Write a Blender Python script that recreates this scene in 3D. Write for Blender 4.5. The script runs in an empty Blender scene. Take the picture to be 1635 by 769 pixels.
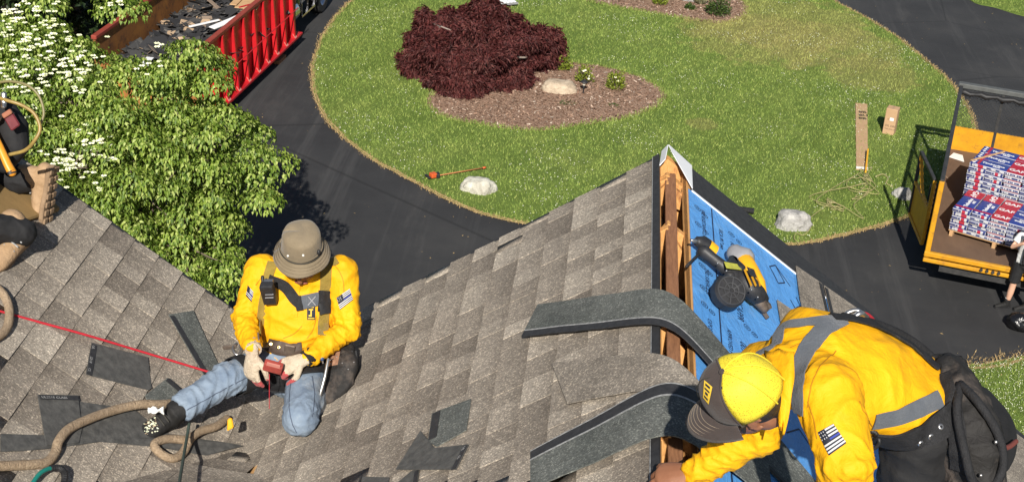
import bpy, bmesh, math, random
import numpy as np
from mathutils import Vector, Matrix, noise
random.seed(7); RNG = np.random.default_rng(7)
scene = bpy.context.scene
COL = scene.collection

# ---------------------------------------------------------------- camera
CAM_Z = 12.3
R_ = np.array([0.99427116, 0.08676218, 0.06242747])
D_ = np.array([0.09449447, -0.44052295, -0.89275435])
F_ = np.array([-0.04995658, 0.89353895, -0.44619781])
FPX, PW, PH = 2400.0, 1635.0, 769.0
cam_d = bpy.data.cameras.new('camera'); cam = bpy.data.objects.new('camera', cam_d); COL.objects.link(cam)
cam_d.sensor_fit = 'HORIZONTAL'; cam_d.sensor_width = 36; cam_d.lens = FPX/PW*36
cam_d.clip_start = 0.05; cam_d.clip_end = 2000
cam.matrix_world = Matrix(((R_[0], -D_[0], -F_[0], 0), (R_[1], -D_[1], -F_[1], 0), (R_[2], -D_[2], -F_[2], CAM_Z), (0, 0, 0, 1)))
scene.camera = cam

# ---------------------------------------------------------------- sky, sun, exposure
SUN_DIR = Vector((-0.01553, 0.81029, -0.58582))
SUN_EL = math.asin(0.58582)
world = bpy.data.worlds.new('World'); scene.world = world; world.use_nodes = True
wn = world.node_tree.nodes; wn.clear()
sky = wn.new('ShaderNodeTexSky'); sky.sky_type = 'NISHITA'; sky.sun_disc = False
sky.sun_elevation = SUN_EL; sky.sun_rotation = math.pi; sky.altitude = 50; sky.air_density = 1.0; sky.dust_density = 0.8
bg = wn.new('ShaderNodeBackground'); bg.inputs['Strength'].default_value = 0.056
wo = wn.new('ShaderNodeOutputWorld')
world.node_tree.links.new(sky.outputs[0], bg.inputs[0]); world.node_tree.links.new(bg.outputs[0], wo.inputs[0])
sun_d = bpy.data.lights.new('sun', 'SUN'); sun_d.energy = 5.0; sun_d.angle = math.radians(0.53); sun_d.color = (1, 0.945, 0.86)
sun = bpy.data.objects.new('sun', sun_d); COL.objects.link(sun)
sun.rotation_euler = SUN_DIR.to_track_quat('-Z', 'Y').to_euler(); sun.location = (0, -30, 40)
vs = scene.view_settings; vs.view_transform = 'Standard'; vs.look = 'None'; vs.gamma = 1; vs.exposure = 0.5
scene.render.engine = 'CYCLES'
# ---------------------------------------------------------------- helpers: geometry
def V(a): return np.array(a, float)
CAM = V((0, 0, CAM_Z))
def ray(u, v): return R_*(u-PW/2) + D_*(v-PH/2) + F_*FPX
def on_plane(u, v, pt, n):                       # the point of a plane seen at (u, v) of the survey photo
    r = ray(u, v); pt = V(pt); n = V(n)
    return CAM + r*(((pt-CAM) @ n)/(r @ n))
def ground(u, v, z=0.0): return on_plane(u, v, (0, 0, z), (0, 0, 1))
def depth(u, v, d): return CAM + ray(u, v)*(d/FPX)
SL = 0.705
RX, RZ, RY = 0.337, CAM_Z-2.748, 6.592           # ridge
VX, VZ = -1.4875, CAM_Z-4.0344                   # valley
NA, NB, NR = V((-SL, 0, 1)), V((SL, 0, 1)), V((SL, 0, 1))
NA_, NB_ = NA/np.linalg.norm(NA), NB/np.linalg.norm(NB)
V2 = V((VX, 5.684, VZ)); NM = V((0.03, 0.35, 1.0)); NM_ = NM/np.linalg.norm(NM)
def onA(u, v, h=0.0): return on_plane(u, v, V((RX, 0, RZ))+NA_*h, NA)
def onB(u, v, h=0.0): return on_plane(u, v, V((VX, 0, VZ))+NB_*h, NB)
def onR(u, v, h=0.0): return on_plane(u, v, V((RX, 0, RZ))+NB_*h, NR)
def on_roof(u, v, h=0.0):                      # first roof surface the eye meets left of the ridge
    return min((onA(u, v, h), onB(u, v, h), onM(u, v, h)), key=lambda p: np.linalg.norm(p-CAM))
def onM(u, v, h=0.0): return on_plane(u, v, V2+NM_*h, NM)

def tag(o, label=None, cat=None, group=None, kind=None):
    if label: o['label'] = label
    if cat: o['category'] = cat
    if group: o['group'] = group
    if kind: o['kind'] = kind
    return o
def link(name, data, parent=None, mat=None):
    o = bpy.data.objects.new(name, data); COL.objects.link(o)
    if parent is not None:
        o.parent = parent
        o.matrix_parent_inverse = parent.matrix_world.inverted() if parent.type != 'EMPTY' or True else Matrix()
    return o
def empty(name, loc, label, cat, group=None):
    o = bpy.data.objects.new(name, None); COL.objects.link(o); o.location = Vector(loc); o.empty_display_size = 0.1
    o.matrix_world = Matrix.Translation(Vector(loc))
    return tag(o, label, cat, group)
def raw(name, verts, faces, mat, parent=None, smooth=False):
    me = bpy.data.meshes.new(name); me.from_pydata([tuple(map(float, p)) for p in verts], [], [tuple(int(i) for i in f) for f in faces])
    if mat is not None:
        for x in (mat if isinstance(mat, (list, tuple)) else [mat]): me.materials.append(x)
    if smooth: me.polygons.foreach_set('use_smooth', [True]*len(me.polygons))
    me.update()
    return link(name, me, parent)
def npmesh(name, verts, faces, mat, parent=None, smooth=False):
    """fast path: verts (n,3), faces (m,k) arrays of one k"""
    me = bpy.data.meshes.new(name); nv, (nf, k) = len(verts), faces.shape
    me.vertices.add(nv); me.vertices.foreach_set('co', np.asarray(verts, np.float32).ravel())
    me.loops.add(nf*k); me.loops.foreach_set('vertex_index', faces.astype(np.int32).ravel())
    me.polygons.add(nf); me.polygons.foreach_set('loop_start', np.arange(0, nf*k, k, dtype=np.int32))
    me.polygons.foreach_set('loop_total', np.full(nf, k, np.int32))
    if smooth: me.polygons.foreach_set('use_smooth', np.ones(nf, bool))
    me.update(calc_edges=True); me.materials.append(mat)
    return link(name, me, parent)
def frame(d, up=(0, 0, 1)):
    d = Vector(d).normalized(); up = Vector(up)
    if abs(d.dot(up)) > 0.98: up = Vector((0, 1, 0)) if abs(d.y) < .9 else Vector((1, 0, 0))
    x = up.cross(d).normalized(); y = d.cross(x)
    return x, y, d
class MB:
    def __init__(s): s.v = []; s.f = []; s.m = []
    def add(s, vs, fs, mi=0):
        b = len(s.v); s.v += [tuple(p) for p in vs]; s.f += [tuple(i+b for i in f) for f in fs]; s.m += [mi]*len(fs); return s
    def box(s, c, size, X=(1, 0, 0), Y=(0, 1, 0), mi=0):
        X = V(X)/np.linalg.norm(X); Y = V(Y)/np.linalg.norm(Y); Z = np.cross(X, Y); c = V(c); a, b, h = [q/2 for q in size]
        P = [c+X*a*i+Y*b*j+Z*h*k for k in (-1, 1) for j in (-1, 1) for i in (-1, 1)]
        return s.add(P, [(0, 2, 3, 1), (4, 5, 7, 6), (0, 1, 5, 4), (2, 6, 7, 3), (0, 4, 6, 2), (1, 3, 7, 5)], mi)
    def bar(s, a, b, w, h, up=(0, 0, 1), mi=0):
        a = V(a); b = V(b); d = b-a; L = np.linalg.norm(d); x, y, z = frame(d, up)
        return s.box((a+b)/2, (w, h, L), x, y, mi)
    def tube(s, pts, rad, n=8, cap=True, mi=0, up=(0, 0, 1), round_=False):
        pts = [Vector(p) for p in pts]; N = len(pts)
        rad = [rad]*N if not hasattr(rad, '__len__') else list(rad)
        rad = [r if hasattr(r, '__len__') else (r, r) for r in rad]
        t0 = (pts[1]-pts[0]).normalized(); x, y, _ = frame(t0, up)
        rings = []
        pt = t0
        for i in range(N):
            t = (pts[min(i+1, N-1)]-pts[max(i-1, 0)]).normalized()
            q = pt.rotation_difference(t); x = q @ x; y = q @ y; pt = t
            rings.append((pts[i], x.copy(), y.copy(), rad[i], t))
        if round_:
            def capr(r0, sgn):
                out = []
                for a in (30, 60, 82):
                    c, sn = math.cos(math.radians(a)), math.sin(math.radians(a)); k = (r0[3][0]+r0[3][1])/2
                    out.append((r0[0]+r0[4]*sgn*k*sn, r0[1], r0[2], (r0[3][0]*c, r0[3][1]*c), r0[4]))
                return out
            rings = capr(rings[0], -1)[::-1]+rings+capr(rings[-1], 1)
        b = []
        for p, x, y, r, _ in rings:
            for k in range(n):
                a = 2*math.pi*k/n; b.append(p+x*(r[0]*math.cos(a))+y*(r[1]*math.sin(a)))
        fs = []; M = len(rings)
        for i in range(M-1):
            for k in range(n):
                k2 = (k+1) % n; fs.append((i*n+k, i*n+k2, (i+1)*n+k2, (i+1)*n+k))
        if cap: fs.append(tuple(range(n))[::-1]); fs.append(tuple((M-1)*n+k for k in range(n)))
        return s.add(b, fs, mi)
    def ball(s, c, r, n=14, m=9, X=(1, 0, 0), Y=(0, 1, 0), mi=0):
        X = V(X)/np.linalg.norm(X); Y = V(Y)/np.linalg.norm(Y); Z = np.cross(X, Y); c = V(c); r = (r, r, r) if not hasattr(r, '__len__') else r
        P = [c-Z*r[2]]; fs = []
        for j in range(1, m):
            ph = math.pi*j/m-math.pi/2
            for k in range(n):
                a = 2*math.pi*k/n; P.append(c+X*r[0]*math.cos(ph)*math.cos(a)+Y*r[1]*math.cos(ph)*math.sin(a)+Z*r[2]*math.sin(ph))
        P.append(c+Z*r[2]); T = len(P)-1
        for k in range(n):
            k2 = (k+1) % n; fs.append((0, 1+k2, 1+k)); fs.append((T, 1+(m-2)*n+k, 1+(m-2)*n+k2))
            for j in range(m-2): a = 1+j*n; fs.append((a+k, a+k2, a+n+k2, a+n+k))
        return s.add(P, fs, mi)
    def lathe(s, prof, c, axis=(0, 0, 1), n=20, mi=0, closed=False, sx=1, sy=1, up=(0, 1, 0)):
        x, y, z = frame(axis, up); c = Vector(c); P = []; fs = []
        for r, h in prof:
            for k in range(n):
                a = 2*math.pi*k/n; P.append(c+x*(r*sx*math.cos(a))+y*(r*sy*math.sin(a))+z*h)
        for i in range(len(prof)-1):
            for k in range(n):
                k2 = (k+1) % n; fs.append((i*n+k, i*n+k2, (i+1)*n+k2, (i+1)*n+k))
        if closed: fs.append(tuple(range(n))[::-1]); fs.append(tuple((len(prof)-1)*n+k for k in range(n)))
        return s.add(P, fs, mi)
    def slab(s, poly, n, t, mi=0):                # polygon (3-D points) thickened along n
        n = V(n)/np.linalg.norm(n); k = len(poly); lo = [V(p) for p in poly]; hi = [p+n*t for p in lo]
        a = sum(np.cross(lo[i]-lo[0], lo[(i+1) % k]-lo[0]) for i in range(k)) @ n
        if a < 0: lo = lo[::-1]; hi = hi[::-1]
        fs = [tuple(range(k, 2*k)), tuple(range(k))[::-1]]+[(i, (i+1) % k, (i+1) % k+k, i+k) for i in range(k)]
        return s.add(lo+hi, fs, mi)
    def grid(s, P, mi=0, close_u=False):          # P[i][j] points
        a, b = len(P), len(P[0]); fs = []
        for i in range(a-1 if not close_u else a):
            for j in range(b-1):
                i2 = (i+1) % a; fs.append((i*b+j, i2*b+j, i2*b+j+1, i*b+j+1))
        return s.add([p for r in P for p in r], fs, mi)
    def sheet(s, P, t, mi=0):                     # thick grid: P[i][j], thickened along its own normals
        a, b = len(P), len(P[0]); P = [[Vector(p) for p in r] for r in P]; Q = []
        for i in range(a):
            r = []
            for j in range(b):
                du = P[min(i+1, a-1)][j]-P[max(i-1, 0)][j]; dv = P[i][min(j+1, b-1)]-P[i][max(j-1, 0)]
                r.append(P[i][j]+du.cross(dv).normalized()*t)
            Q.append(r)
        o = len(s.v); s.grid(Q, mi); k = a*b
        s.add([p for r in P for p in r], [], mi)
        fs = []
        for i in range(a-1):
            for j in range(b-1): fs.append((o+k+i*b+j, o+k+i*b+j+1, o+k+(i+1)*b+j+1, o+k+(i+1)*b+j))
        def edge(l):
            for p, q in zip(l, l[1:]): fs.append((o+p, o+k+p, o+k+q, o+q))
        edge([j for j in range(b)][::-1]); edge([(a-1)*b+j for j in range(b)]); edge([i*b for i in range(a)]); edge([i*b+b-1 for i in range(a)][::-1])
        s.f += fs; s.m += [mi]*len(fs); return s
    def build(s, name, mat, parent=None, smooth=False, bevel=0, seg=1, auto=None):
        me = bpy.data.meshes.new(name); me.from_pydata([tuple(map(float, p)) for p in s.v], [], s.f)
        for x in (mat if isinstance(mat, (list, tuple)) else [mat]): me.materials.append(x)
        me.polygons.foreach_set('material_index', s.m)
        bm = bmesh.new(); bm.from_mesh(me)
        bmesh.ops.recalc_face_normals(bm, faces=bm.faces)
        if bevel: bmesh.ops.bevel(bm, geom=[e for e in bm.edges if e.is_manifold and e.calc_face_angle(0) > 0.6], offset=bevel, segments=seg, profile=0.6, affect='EDGES', clamp_overlap=True)
        bm.to_mesh(me); bm.free()
        if smooth:
            me.polygons.foreach_set('use_smooth', [True]*len(me.polygons))
            if auto: 
                try: me.set_sharp_from_angle(angle=math.radians(auto))
                except Exception: pass
        me.update()
        return link(name, me, parent)
def spline(pts, n=8):                             # Catmull-Rom through points
    pts = [V(p) for p in pts]; P = [2*pts[0]-pts[1]]+pts+[2*pts[-1]-pts[-2]]; out = []
    for i in range(1, len(P)-2):
        for k in range(n):
            t = k/n; a, b, c, d = P[i-1:i+3]
            out.append(0.5*((2*b)+(c-a)*t+(2*a-5*b+4*c-d)*t*t+(3*b-a-3*c+d)*t**3))
    return out+[pts[-1]]
def inpoly(xy, poly):
    x, y = xy[:, 0], xy[:, 1]; r = np.zeros(len(xy), bool); p = np.asarray(poly)[:, :2]; j = len(p)-1
    for i in range(len(p)):
        c = ((p[i, 1] > y) != (p[j, 1] > y)) & (x < (p[j, 0]-p[i, 0])*(y-p[i, 1])/(p[j, 1]-p[i, 1]+1e-12)+p[i, 0]); r ^= c; j = i
    return r
def text_mesh(name, s, size, origin, right, up, mat, parent=None, lift=0.0008, sx=1.0, align='LEFT', bold=0.0):
    """flat lettering as a thin mesh on a surface"""
    cu = bpy.data.curves.new('txt', 'FONT'); cu.body = s; cu.size = size; cu.align_x = align; cu.resolution_u = 2; cu.offset = bold; cu.extrude = 0.0002
    t = bpy.data.objects.new('txt', cu); me = bpy.data.meshes.new_from_object(t)
    bpy.data.objects.remove(t); bpy.data.curves.remove(cu)
    r = Vector(right).normalized(); u = Vector(up); u = (u-r*u.dot(r)).normalized(); n = r.cross(u)
    M = Matrix(((r.x*sx, u.x, n.x, 0), (r.y*sx, u.y, n.y, 0), (r.z*sx, u.z, n.z, 0), (0, 0, 0, 1))); M.translation = Vector(origin)+n*lift
    me.transform(M); me.name = name; me.materials.clear(); me.materials.append(mat)
    return link(name, me, parent)

# ---------------------------------------------------------------- helpers: materials
def nodes(name):
    m = bpy.data.materials.new(name); m.use_nodes = True; nt = m.node_tree; return m, nt, nt.nodes['Principled BSDF']
def N(nt, kind, **kw):
    n = nt.nodes.new(kind)
    for k, v in kw.items():
        if k in n.inputs.keys() if isinstance(k, str) else False: n.inputs[k].default_value = v
        else: setattr(n, k, v)
    return n
def ramp(nt, fac, stops, interp='LINEAR'):
    r = nt.nodes.new('ShaderNodeValToRGB'); r.color_ramp.interpolation = interp; e = r.color_ramp.elements
    while len(e) < len(stops): e.new(0.5)
    for q, (p, c) in zip(e, stops): q.position = p; q.color = (*c, 1) if len(c) == 3 else c
    nt.links.new(fac, r.inputs[0]); return r.outputs[0]
def mixc(nt, fac, a, b, mode='MIX'):
    x = nt.nodes.new('ShaderNodeMix'); x.data_type = 'RGBA'; x.blend_type = mode
    for s, val in ((0, fac), (6, a), (7, b)):
        if hasattr(val, 'links'): nt.links.new(val, x.inputs[s])
        else: x.inputs[s].default_value = val if s == 0 else ((*val, 1) if len(val) == 3 else val)
    return x.outputs[2]
def noise_tex(nt, scale, detail=3, rough=0.6, vec=None, dist=0.0):
    t = nt.nodes.new('ShaderNodeTexNoise'); t.inputs['Scale'].default_value = scale; t.inputs['Detail'].default_value = detail
    t.inputs['Roughness'].default_value = rough; t.inputs['Distortion'].default_value = dist
    if vec is not None: nt.links.new(vec, t.inputs['Vector'])
    return t.outputs['Fac']
def worldpos(nt): return nt.nodes.new('ShaderNodeNewGeometry').outputs['Position']
def mapped(nt, vec, scale=(1, 1, 1), rot=(0, 0, 0), loc=(0, 0, 0)):
    mp = nt.nodes.new('ShaderNodeMapping'); mp.inputs['Scale'].default_value = scale; mp.inputs['Rotation'].default_value = rot; mp.inputs['Location'].default_value = loc
    nt.links.new(vec, mp.inputs['Vector']); return mp.outputs[0]
def bump(nt, bsdf, h, strength=0.4, dist=0.01):
    b = nt.nodes.new('ShaderNodeBump'); b.inputs['Strength'].default_value = strength; b.inputs['Distance'].default_value = dist
    nt.links.new(h, b.inputs['Height']); nt.links.new(b.outputs[0], bsdf.inputs['Normal'])
def mat(name, c, c2=None, scale=8, rough=0.75, metal=0.0, bmp=0.0, bscale=None, bdist=0.004, spec=0.4, wear=None, wscale=3, wlo=.55, whi=.7, stretch=None, detail=4, sheen=0):
    m, nt, b = nodes(name); p = worldpos(nt)
    if stretch: p = mapped(nt, p, stretch)
    col = None
    b.inputs['Base Color'].default_value = (*c, 1)
    if c2 is not None:
        col = ramp(nt, noise_tex(nt, scale, detail, .65, p), [(.3, c), (.7, c2)])
    if wear is not None:
        f = ramp(nt, noise_tex(nt, wscale, 6, .7, p), [(wlo, (0, 0, 0)), (whi, (1, 1, 1))])
        col = mixc(nt, f, col if col is not None else c, wear)
    if col is not None: nt.links.new(col, b.inputs['Base Color'])
    b.inputs['Roughness'].default_value = rough; b.inputs['Metallic'].default_value = metal; b.inputs['Specular IOR Level'].default_value = spec
    if sheen: b.inputs['Sheen Weight'].default_value = sheen
    if bmp: bump(nt, b, noise_tex(nt, bscale or scale*4, 3, .6, p), bmp, bdist)
    return m
# ================================================================ the ground
def wob(poly, amp, seed=0, n=6):
    """closed outline, splined and made a little uneven"""
    P = [V(p) for p in poly]; out = []; k = len(P)
    for i in range(k):
        a, b, c, d = P[i-1], P[i], P[(i+1) % k], P[(i+2) % k]
        for j in range(n):
            t = j/n; q = 0.5*((2*b)+(c-a)*t+(2*a-5*b+4*c-d)*t*t+(3*b-a-3*c+d)*t**3)
            w = noise.noise_vector(Vector((q[0]*1.7+seed, q[1]*1.7, seed)))*amp+noise.noise_vector(Vector((q[0]*6+seed, q[1]*6, seed)))*amp*.5
            out.append(V((q[0]+w.x, q[1]+w.y, q[2])))
    return out
def flat(name, poly, z, m, drop=0.0):
    me = bpy.data.meshes.new(name); bm = bmesh.new()
    vs_ = [bm.verts.new((p[0], p[1], z)) for p in poly]
    f = bm.faces.new(vs_)
    if f.calc_area() and f.normal.z < 0: f.normal_flip()
    bmesh.ops.recalc_face_normals(bm, faces=bm.faces); bm.normal_update()
    if f.normal.z < 0: bmesh.ops.reverse_faces(bm, faces=[f])
    if drop:
        ret = bmesh.ops.extrude_face_region(bm, geom=[f]); nv = [g for g in ret['geom'] if isinstance(g, bmesh.types.BMVert)]
        for q in nv: q.co.z -= drop
        bmesh.ops.recalc_face_normals(bm, faces=bm.faces)
    bmesh.ops.triangulate(bm, faces=bm.faces[:], ngon_method='EAR_CLIP')
    bm.to_mesh(me); bm.free(); me.materials.append(m); return link(name, me)
GP = lambda L, z=0: [ground(u, v, z) for u, v in L]
ISLAND = wob(GP([(563, 0), (532, 33), (511, 68), (500, 102), (499, 132), (506, 162), (525, 195), (560, 230), (602, 259), (650, 285), (700, 312), (750, 335), (800, 350), (842, 358), (960, 376), (1100, 388), (1242, 391), (1300, 386), (1360, 372), (1420, 357), (1480, 335), (1535, 300), (1562, 250), (1556, 200), (1540, 165), (1512, 127), (1480, 99), (1430, 59), (1380, 28), (1325, -2), (1260, -50), (1150, -110), (960, -140), (760, -110), (640, -60)]), .035, 3)
BED1 = wob(GP([(682, 163), (692, 180), (718, 191), (757, 198), (802, 207), (852, 210), (905, 206), (955, 198), (1003, 188), (1040, 177), (1061, 160), (1056, 145), (1034, 131), (1000, 118), (960, 108), (900, 100), (850, 96), (760, 104), (700, 134)]), .05, 9)
BED2 = wob(GP([(925, -4), (980, 12), (1040, 22), (1100, 33), (1150, 39), (1186, 31), (1196, 16), (1185, 2), (1160, -22), (1080, -40), (980, -30)]), .05, 5)
LAWN2 = wob(GP([(1518, 594), (1578, 581), (1640, 568), (1760, 545), (1900, 600), (1900, 900), (1650, 980), (1480, 900), (1470, 700)]), .04, 1)
LAWN3 = wob(GP([(1545, -2), (1590, 13), (1640, 28), (1720, 50), (1900, 60), (2100, -60), (1900, -160), (1600, -120), (1490, -60)]), .04, 2)

# materials of the ground
def grass_mat(name, blade=False):
    m, nt, b = nodes(name); p = worldpos(nt)
    big = noise_tex(nt, 0.55, 3, .6, p); mid = noise_tex(nt, 3.2, 4, .65, p)
    c = ramp(nt, big, [(.3, (.15, .225, .042)), (.5, (.185, .265, .055)), (.7, (.235, .30, .072))])
    c = mixc(nt, ramp(nt, mid, [(.35, (0, 0, 0)), (.7, (.6, .6, .6))]), c, (.125, .185, .032))
    # dry sunburnt patches that the lawn has at its far right corner
    for (px, py), r in (((1215, 62), 2.2), ((1325, 75), 2.0), ((1180, 48), 1.3), ((1120, 200), .35), ((1260, 40), 2.4), ((1390, 120), 1.3)):
        q = ground(px, py); d = nt.nodes.new('ShaderNodeVectorMath'); d.operation = 'DISTANCE'; d.inputs[1].default_value = (q[0], q[1], 0); nt.links.new(p, d.inputs[0])
        ad = N(nt, 'ShaderNodeMath', operation='MULTIPLY_ADD'); nt.links.new(noise_tex(nt, 1.6, 5, .7, p), ad.inputs[0]); ad.inputs[1].default_value = -2.6*r/1.5; nt.links.new(d.outputs['Value'], ad.inputs[2])
        fac = ramp(nt, ad.outputs[0], [(0.0, (.5, .5, .5)), (min(.99, .05+r*.12), (0, 0, 0))])
        c = mixc(nt, fac, c, (.34, .29, .11))
    wv = nt.nodes.new('ShaderNodeTexWave'); wv.inputs['Scale'].default_value = .33; wv.inputs['Distortion'].default_value = 1.6; wv.inputs['Detail'].default_value = 2; nt.links.new(mapped(nt, p, (1, 1, 1), (0, 0, .55)), wv.inputs['Vector'])   # mowing swaths
    c = mixc(nt, .5, c, ramp(nt, wv.outputs['Fac'], [(.3, (.86, .88, .86)), (.7, (1.12, 1.1, 1.08))]), 'MULTIPLY')
    c = mixc(nt, ramp(nt, noise_tex(nt, 1.3, 5, .7, p), [(.6, (0, 0, 0)), (.75, (.4, .4, .4))]), c, (.28, .29, .10))
    fine = noise_tex(nt, 60, 2, .5, p)
    c = mixc(nt, ramp(nt, fine, [(.35, (0, 0, 0)), (.65, (.55, .55, .55))]), c, (.075, .12, .02))
    if blade:
        g = nt.nodes.new('ShaderNodeNewGeometry')
        c = mixc(nt, ramp(nt, g.outputs['Random Per Island'], [(0, (.0, .0, .0)), (.75, (.25, .25, .25)), (1, (.9, .9, .9))]), c, (.29, .32, .09))
        c = mixc(nt, .25, c, mixc(nt, g.outputs['Random Per Island'], (.75, .75, .75), (1.6, 1.6, 1.6)), 'MULTIPLY')
        b.inputs['Subsurface Weight'].default_value = 0
    else: bump(nt, b, noise_tex(nt, 45, 3, .7, p), .9, .05)
    nt.links.new(c, b.inputs['Base Color']); b.inputs['Roughness'].default_value = .8; b.inputs['Specular IOR Level'].default_value = .2
    return m
def asphalt_mat():
    m, nt, b = nodes('asphalt'); p = worldpos(nt)
    c = ramp(nt, noise_tex(nt, .5, 5, .65, p), [(.3, (.022, .022, .023)), (.5, (.03, .03, .031)), (.72, (.043, .042, .041))])
    st = noise_tex(nt, 1.1, 6, .7, mapped(nt, p, (1, .25, 1), (0, 0, .5)))
    c = mixc(nt, ramp(nt, st, [(.58, (0, 0, 0)), (.75, (.5, .5, .5))]), c, (.075, .072, .068))
    sc = noise_tex(nt, 5, 8, .8, mapped(nt, p, (.35, 2.2, 1), (0, 0, .35)))
    tr_ = noise_tex(nt, .9, 5, .7, mapped(nt, p, (2.4, .10, 1), (0, 0, -.12)))
    c = mixc(nt, ramp(nt, tr_, [(.52, (0, 0, 0)), (.68, (.55, .55, .55))]), c, (.062, .061, .06))
    vc = nt.nodes.new('ShaderNodeTexVoronoi'); vc.feature = 'DISTANCE_TO_EDGE'; vc.inputs['Scale'].default_value = .13; nt.links.new(mixc(nt, .06, p, nt.nodes.new('ShaderNodeTexNoise').outputs['Color'], 'ADD'), vc.inputs['Vector'])
    c = mixc(nt, ramp(nt, vc.outputs['Distance'], [(.0008, (.6, .6, .6)), (.0022, (0, 0, 0))]), c, (.012, .012, .012))
    c = mixc(nt, ramp(nt, sc, [(.66, (0, 0, 0)), (.74, (.55, .55, .55))]), c, (.11, .105, .1))
    sp = nt.nodes.new('ShaderNodeTexVoronoi'); sp.inputs['Scale'].default_value = 90; nt.links.new(p, sp.inputs['Vector'])
    c = mixc(nt, ramp(nt, sp.outputs['Distance'], [(.05, (.35, .35, .35)), (.2, (0, 0, 0))]), c, (.12, .12, .115))
    nt.links.new(c, b.inputs['Base Color']); b.inputs['Roughness'].default_value = .82; b.inputs['Specular IOR Level'].default_value = .35
    bump(nt, b, noise_tex(nt, 110, 2, .7, p), .5, .006); return m
def mulch_mat(name, island=False):
    m, nt, b = nodes(name); p = worldpos(nt)
    c = ramp(nt, noise_tex(nt, 26, 6, .75, p), [(.3, (.17, .10, .066)), (.48, (.32, .20, .138)), (.6, (.42, .285, .205)), (.75, (.52, .385, .29))])
    c = mixc(nt, ramp(nt, noise_tex(nt, 1.4, 3, .6, p), [(.4, (0, 0, 0)), (.7, (.5, .5, .5))]), c, (.30, .20, .14))
    if island:
        g = nt.nodes.new('ShaderNodeNewGeometry')
        c = ramp(nt, g.outputs['Random Per Island'], [(0, (.14, .082, .052)), (.45, (.31, .19, .132)), (.8, (.42, .285, .205)), (.93, (.54, .4, .31)), (1, (.68, .57, .46))])
    nt.links.new(c, b.inputs['Base Color']); b.inputs['Roughness'].default_value = .9; b.inputs['Specular IOR Level'].default_value = .15
    bump(nt, b, noise_tex(nt, 40, 4, .7, p), 1.0, .04); return m
M_GRASS, M_BLADE, M_ASPH, M_MULCH, M_CHIP = grass_mat('lawn_grass'), grass_mat('grass_blade', True), asphalt_mat(), mulch_mat('mulch'), mulch_mat('mulch_chip', True)
M_STRAW = mat('dry_grass', (.30, .20, .085), (.42, .31, .15), 14, .9, bmp=.8, bscale=60, bdist=.02)
M_CLOVER = mat('clover_white', (.8, .8, .66), (.62, .66, .42), 30, .7)
M_FAR = mat('far_ground', (.02, .03, .009), (.04, .05, .016), .8, .9)

big = 900
tag(raw('ground', [(-big, -big, -.012), (big, -big, -.012), (big, big, -.012), (-big, big, -.012)], [(0, 1, 2, 3)], M_FAR), kind='structure')
tag(flat('driveway', [V(p+(0,)) for p in [(-11.4, 8), (14, 8), (17, 20), (18, 60), (4, 66), (-5.5, 60), (-8, 50), (-11.2, 42)]], -.004, M_ASPH), kind='structure')
tag(flat('lawn', ISLAND, .022, M_GRASS, .03), kind='structure')
tag(flat('side_lawn', LAWN2, .022, M_GRASS, .03), kind='structure')
tag(flat('far_lawn', LAWN3, .022, M_GRASS, .03), kind='structure')
tag(flat('mulch_bed', BED1, .034, M_MULCH, .01), kind='structure')
tag(flat('back_mulch_bed', BED2, .034, M_MULCH, .01), kind='structure')
def ribbon(name, line, w0, w1, z, m, closed=True):
    k = len(line); C = sum(line)/k; P = []
    for i in range(k):
        t = line[(i+1) % k]-line[i-1]; n_ = V((t[1], -t[0], 0)); n_ /= np.linalg.norm(n_)+1e-9
        if n_ @ (line[i]-C) < 0: n_ = -n_
        a = noise.noise(Vector((line[i][0]*3, line[i][1]*3, 4)))*.5+.6; P.append([line[i]+n_*w1*(a+.3)+V((0, 0, z-.02)), line[i]-n_*w0*(a+.2)+V((0, 0, z))])
    if closed: P.append(P[0])
    return MB().grid(P).build(name, m)
edge_pts = wob(GP([(563, 0), (532, 33), (511, 68), (500, 102), (499, 132), (506, 162), (525, 195), (560, 230), (602, 259), (650, 285), (700, 312), (750, 335), (800, 350), (842, 358), (960, 376), (1100, 388), (1242, 391), (1300, 386), (1360, 372), (1420, 357)]), .035, 3)[:-6]
tag(ribbon('lawn_edge', ISLAND, .05, .025, .03, M_STRAW), kind='structure')
tag(ribbon('side_lawn_edge', LAWN2, .16, .05, .03, M_STRAW), kind='structure')

def scatter(poly, dens, cond=None, holes=()):
    p = np.asarray(poly)[:, :2]; lo, hi = p.min(0), p.max(0); n = int((hi-lo).prod()*dens)
    q = lo+RNG.random((n, 2))*(hi-lo); ok = inpoly(q, poly)
    for h in holes: ok &= ~inpoly(q, h)
    d = q[ok]
    # what the lens can see, with a margin
    w = np.c_[d, np.zeros(len(d))]-CAM; z = w @ F_; u = w @ R_/z*FPX+PW/2; v = w @ D_/z*FPX+PH/2
    d = d[(u > -150) & (u < PW+150) & (v > -90) & (v < PH+120)]
    return d
def nfield(q, s, seed):
    return np.array([noise.noise(Vector((x*s, y*s, seed))) for x, y in q])
def blades(name, q, z, hmin, hmax, w, m, lean=.6, label=None):
    n = len(q); a = RNG.random(n)*6.283; h = hmin+RNG.random(n)*(hmax-hmin); l = lean*h*(RNG.random(n)+.2); b = a+RNG.normal(0, .7, n)+1.57
    base = np.c_[q, np.full(n, z)]; dx = np.c_[np.cos(b), np.sin(b), np.zeros(n)]*(w*(0.6+RNG.random(n)*.8))[:, None]
    tip = base+np.c_[np.cos(a)*l, np.sin(a)*l, h]
    vs_ = np.stack([base-dx, base+dx, tip], 1).reshape(-1, 3); fs = np.arange(3*n).reshape(n, 3)
    o = npmesh(name, vs_, fs, m); tag(o, label, None, None, 'stuff'); return o
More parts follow.
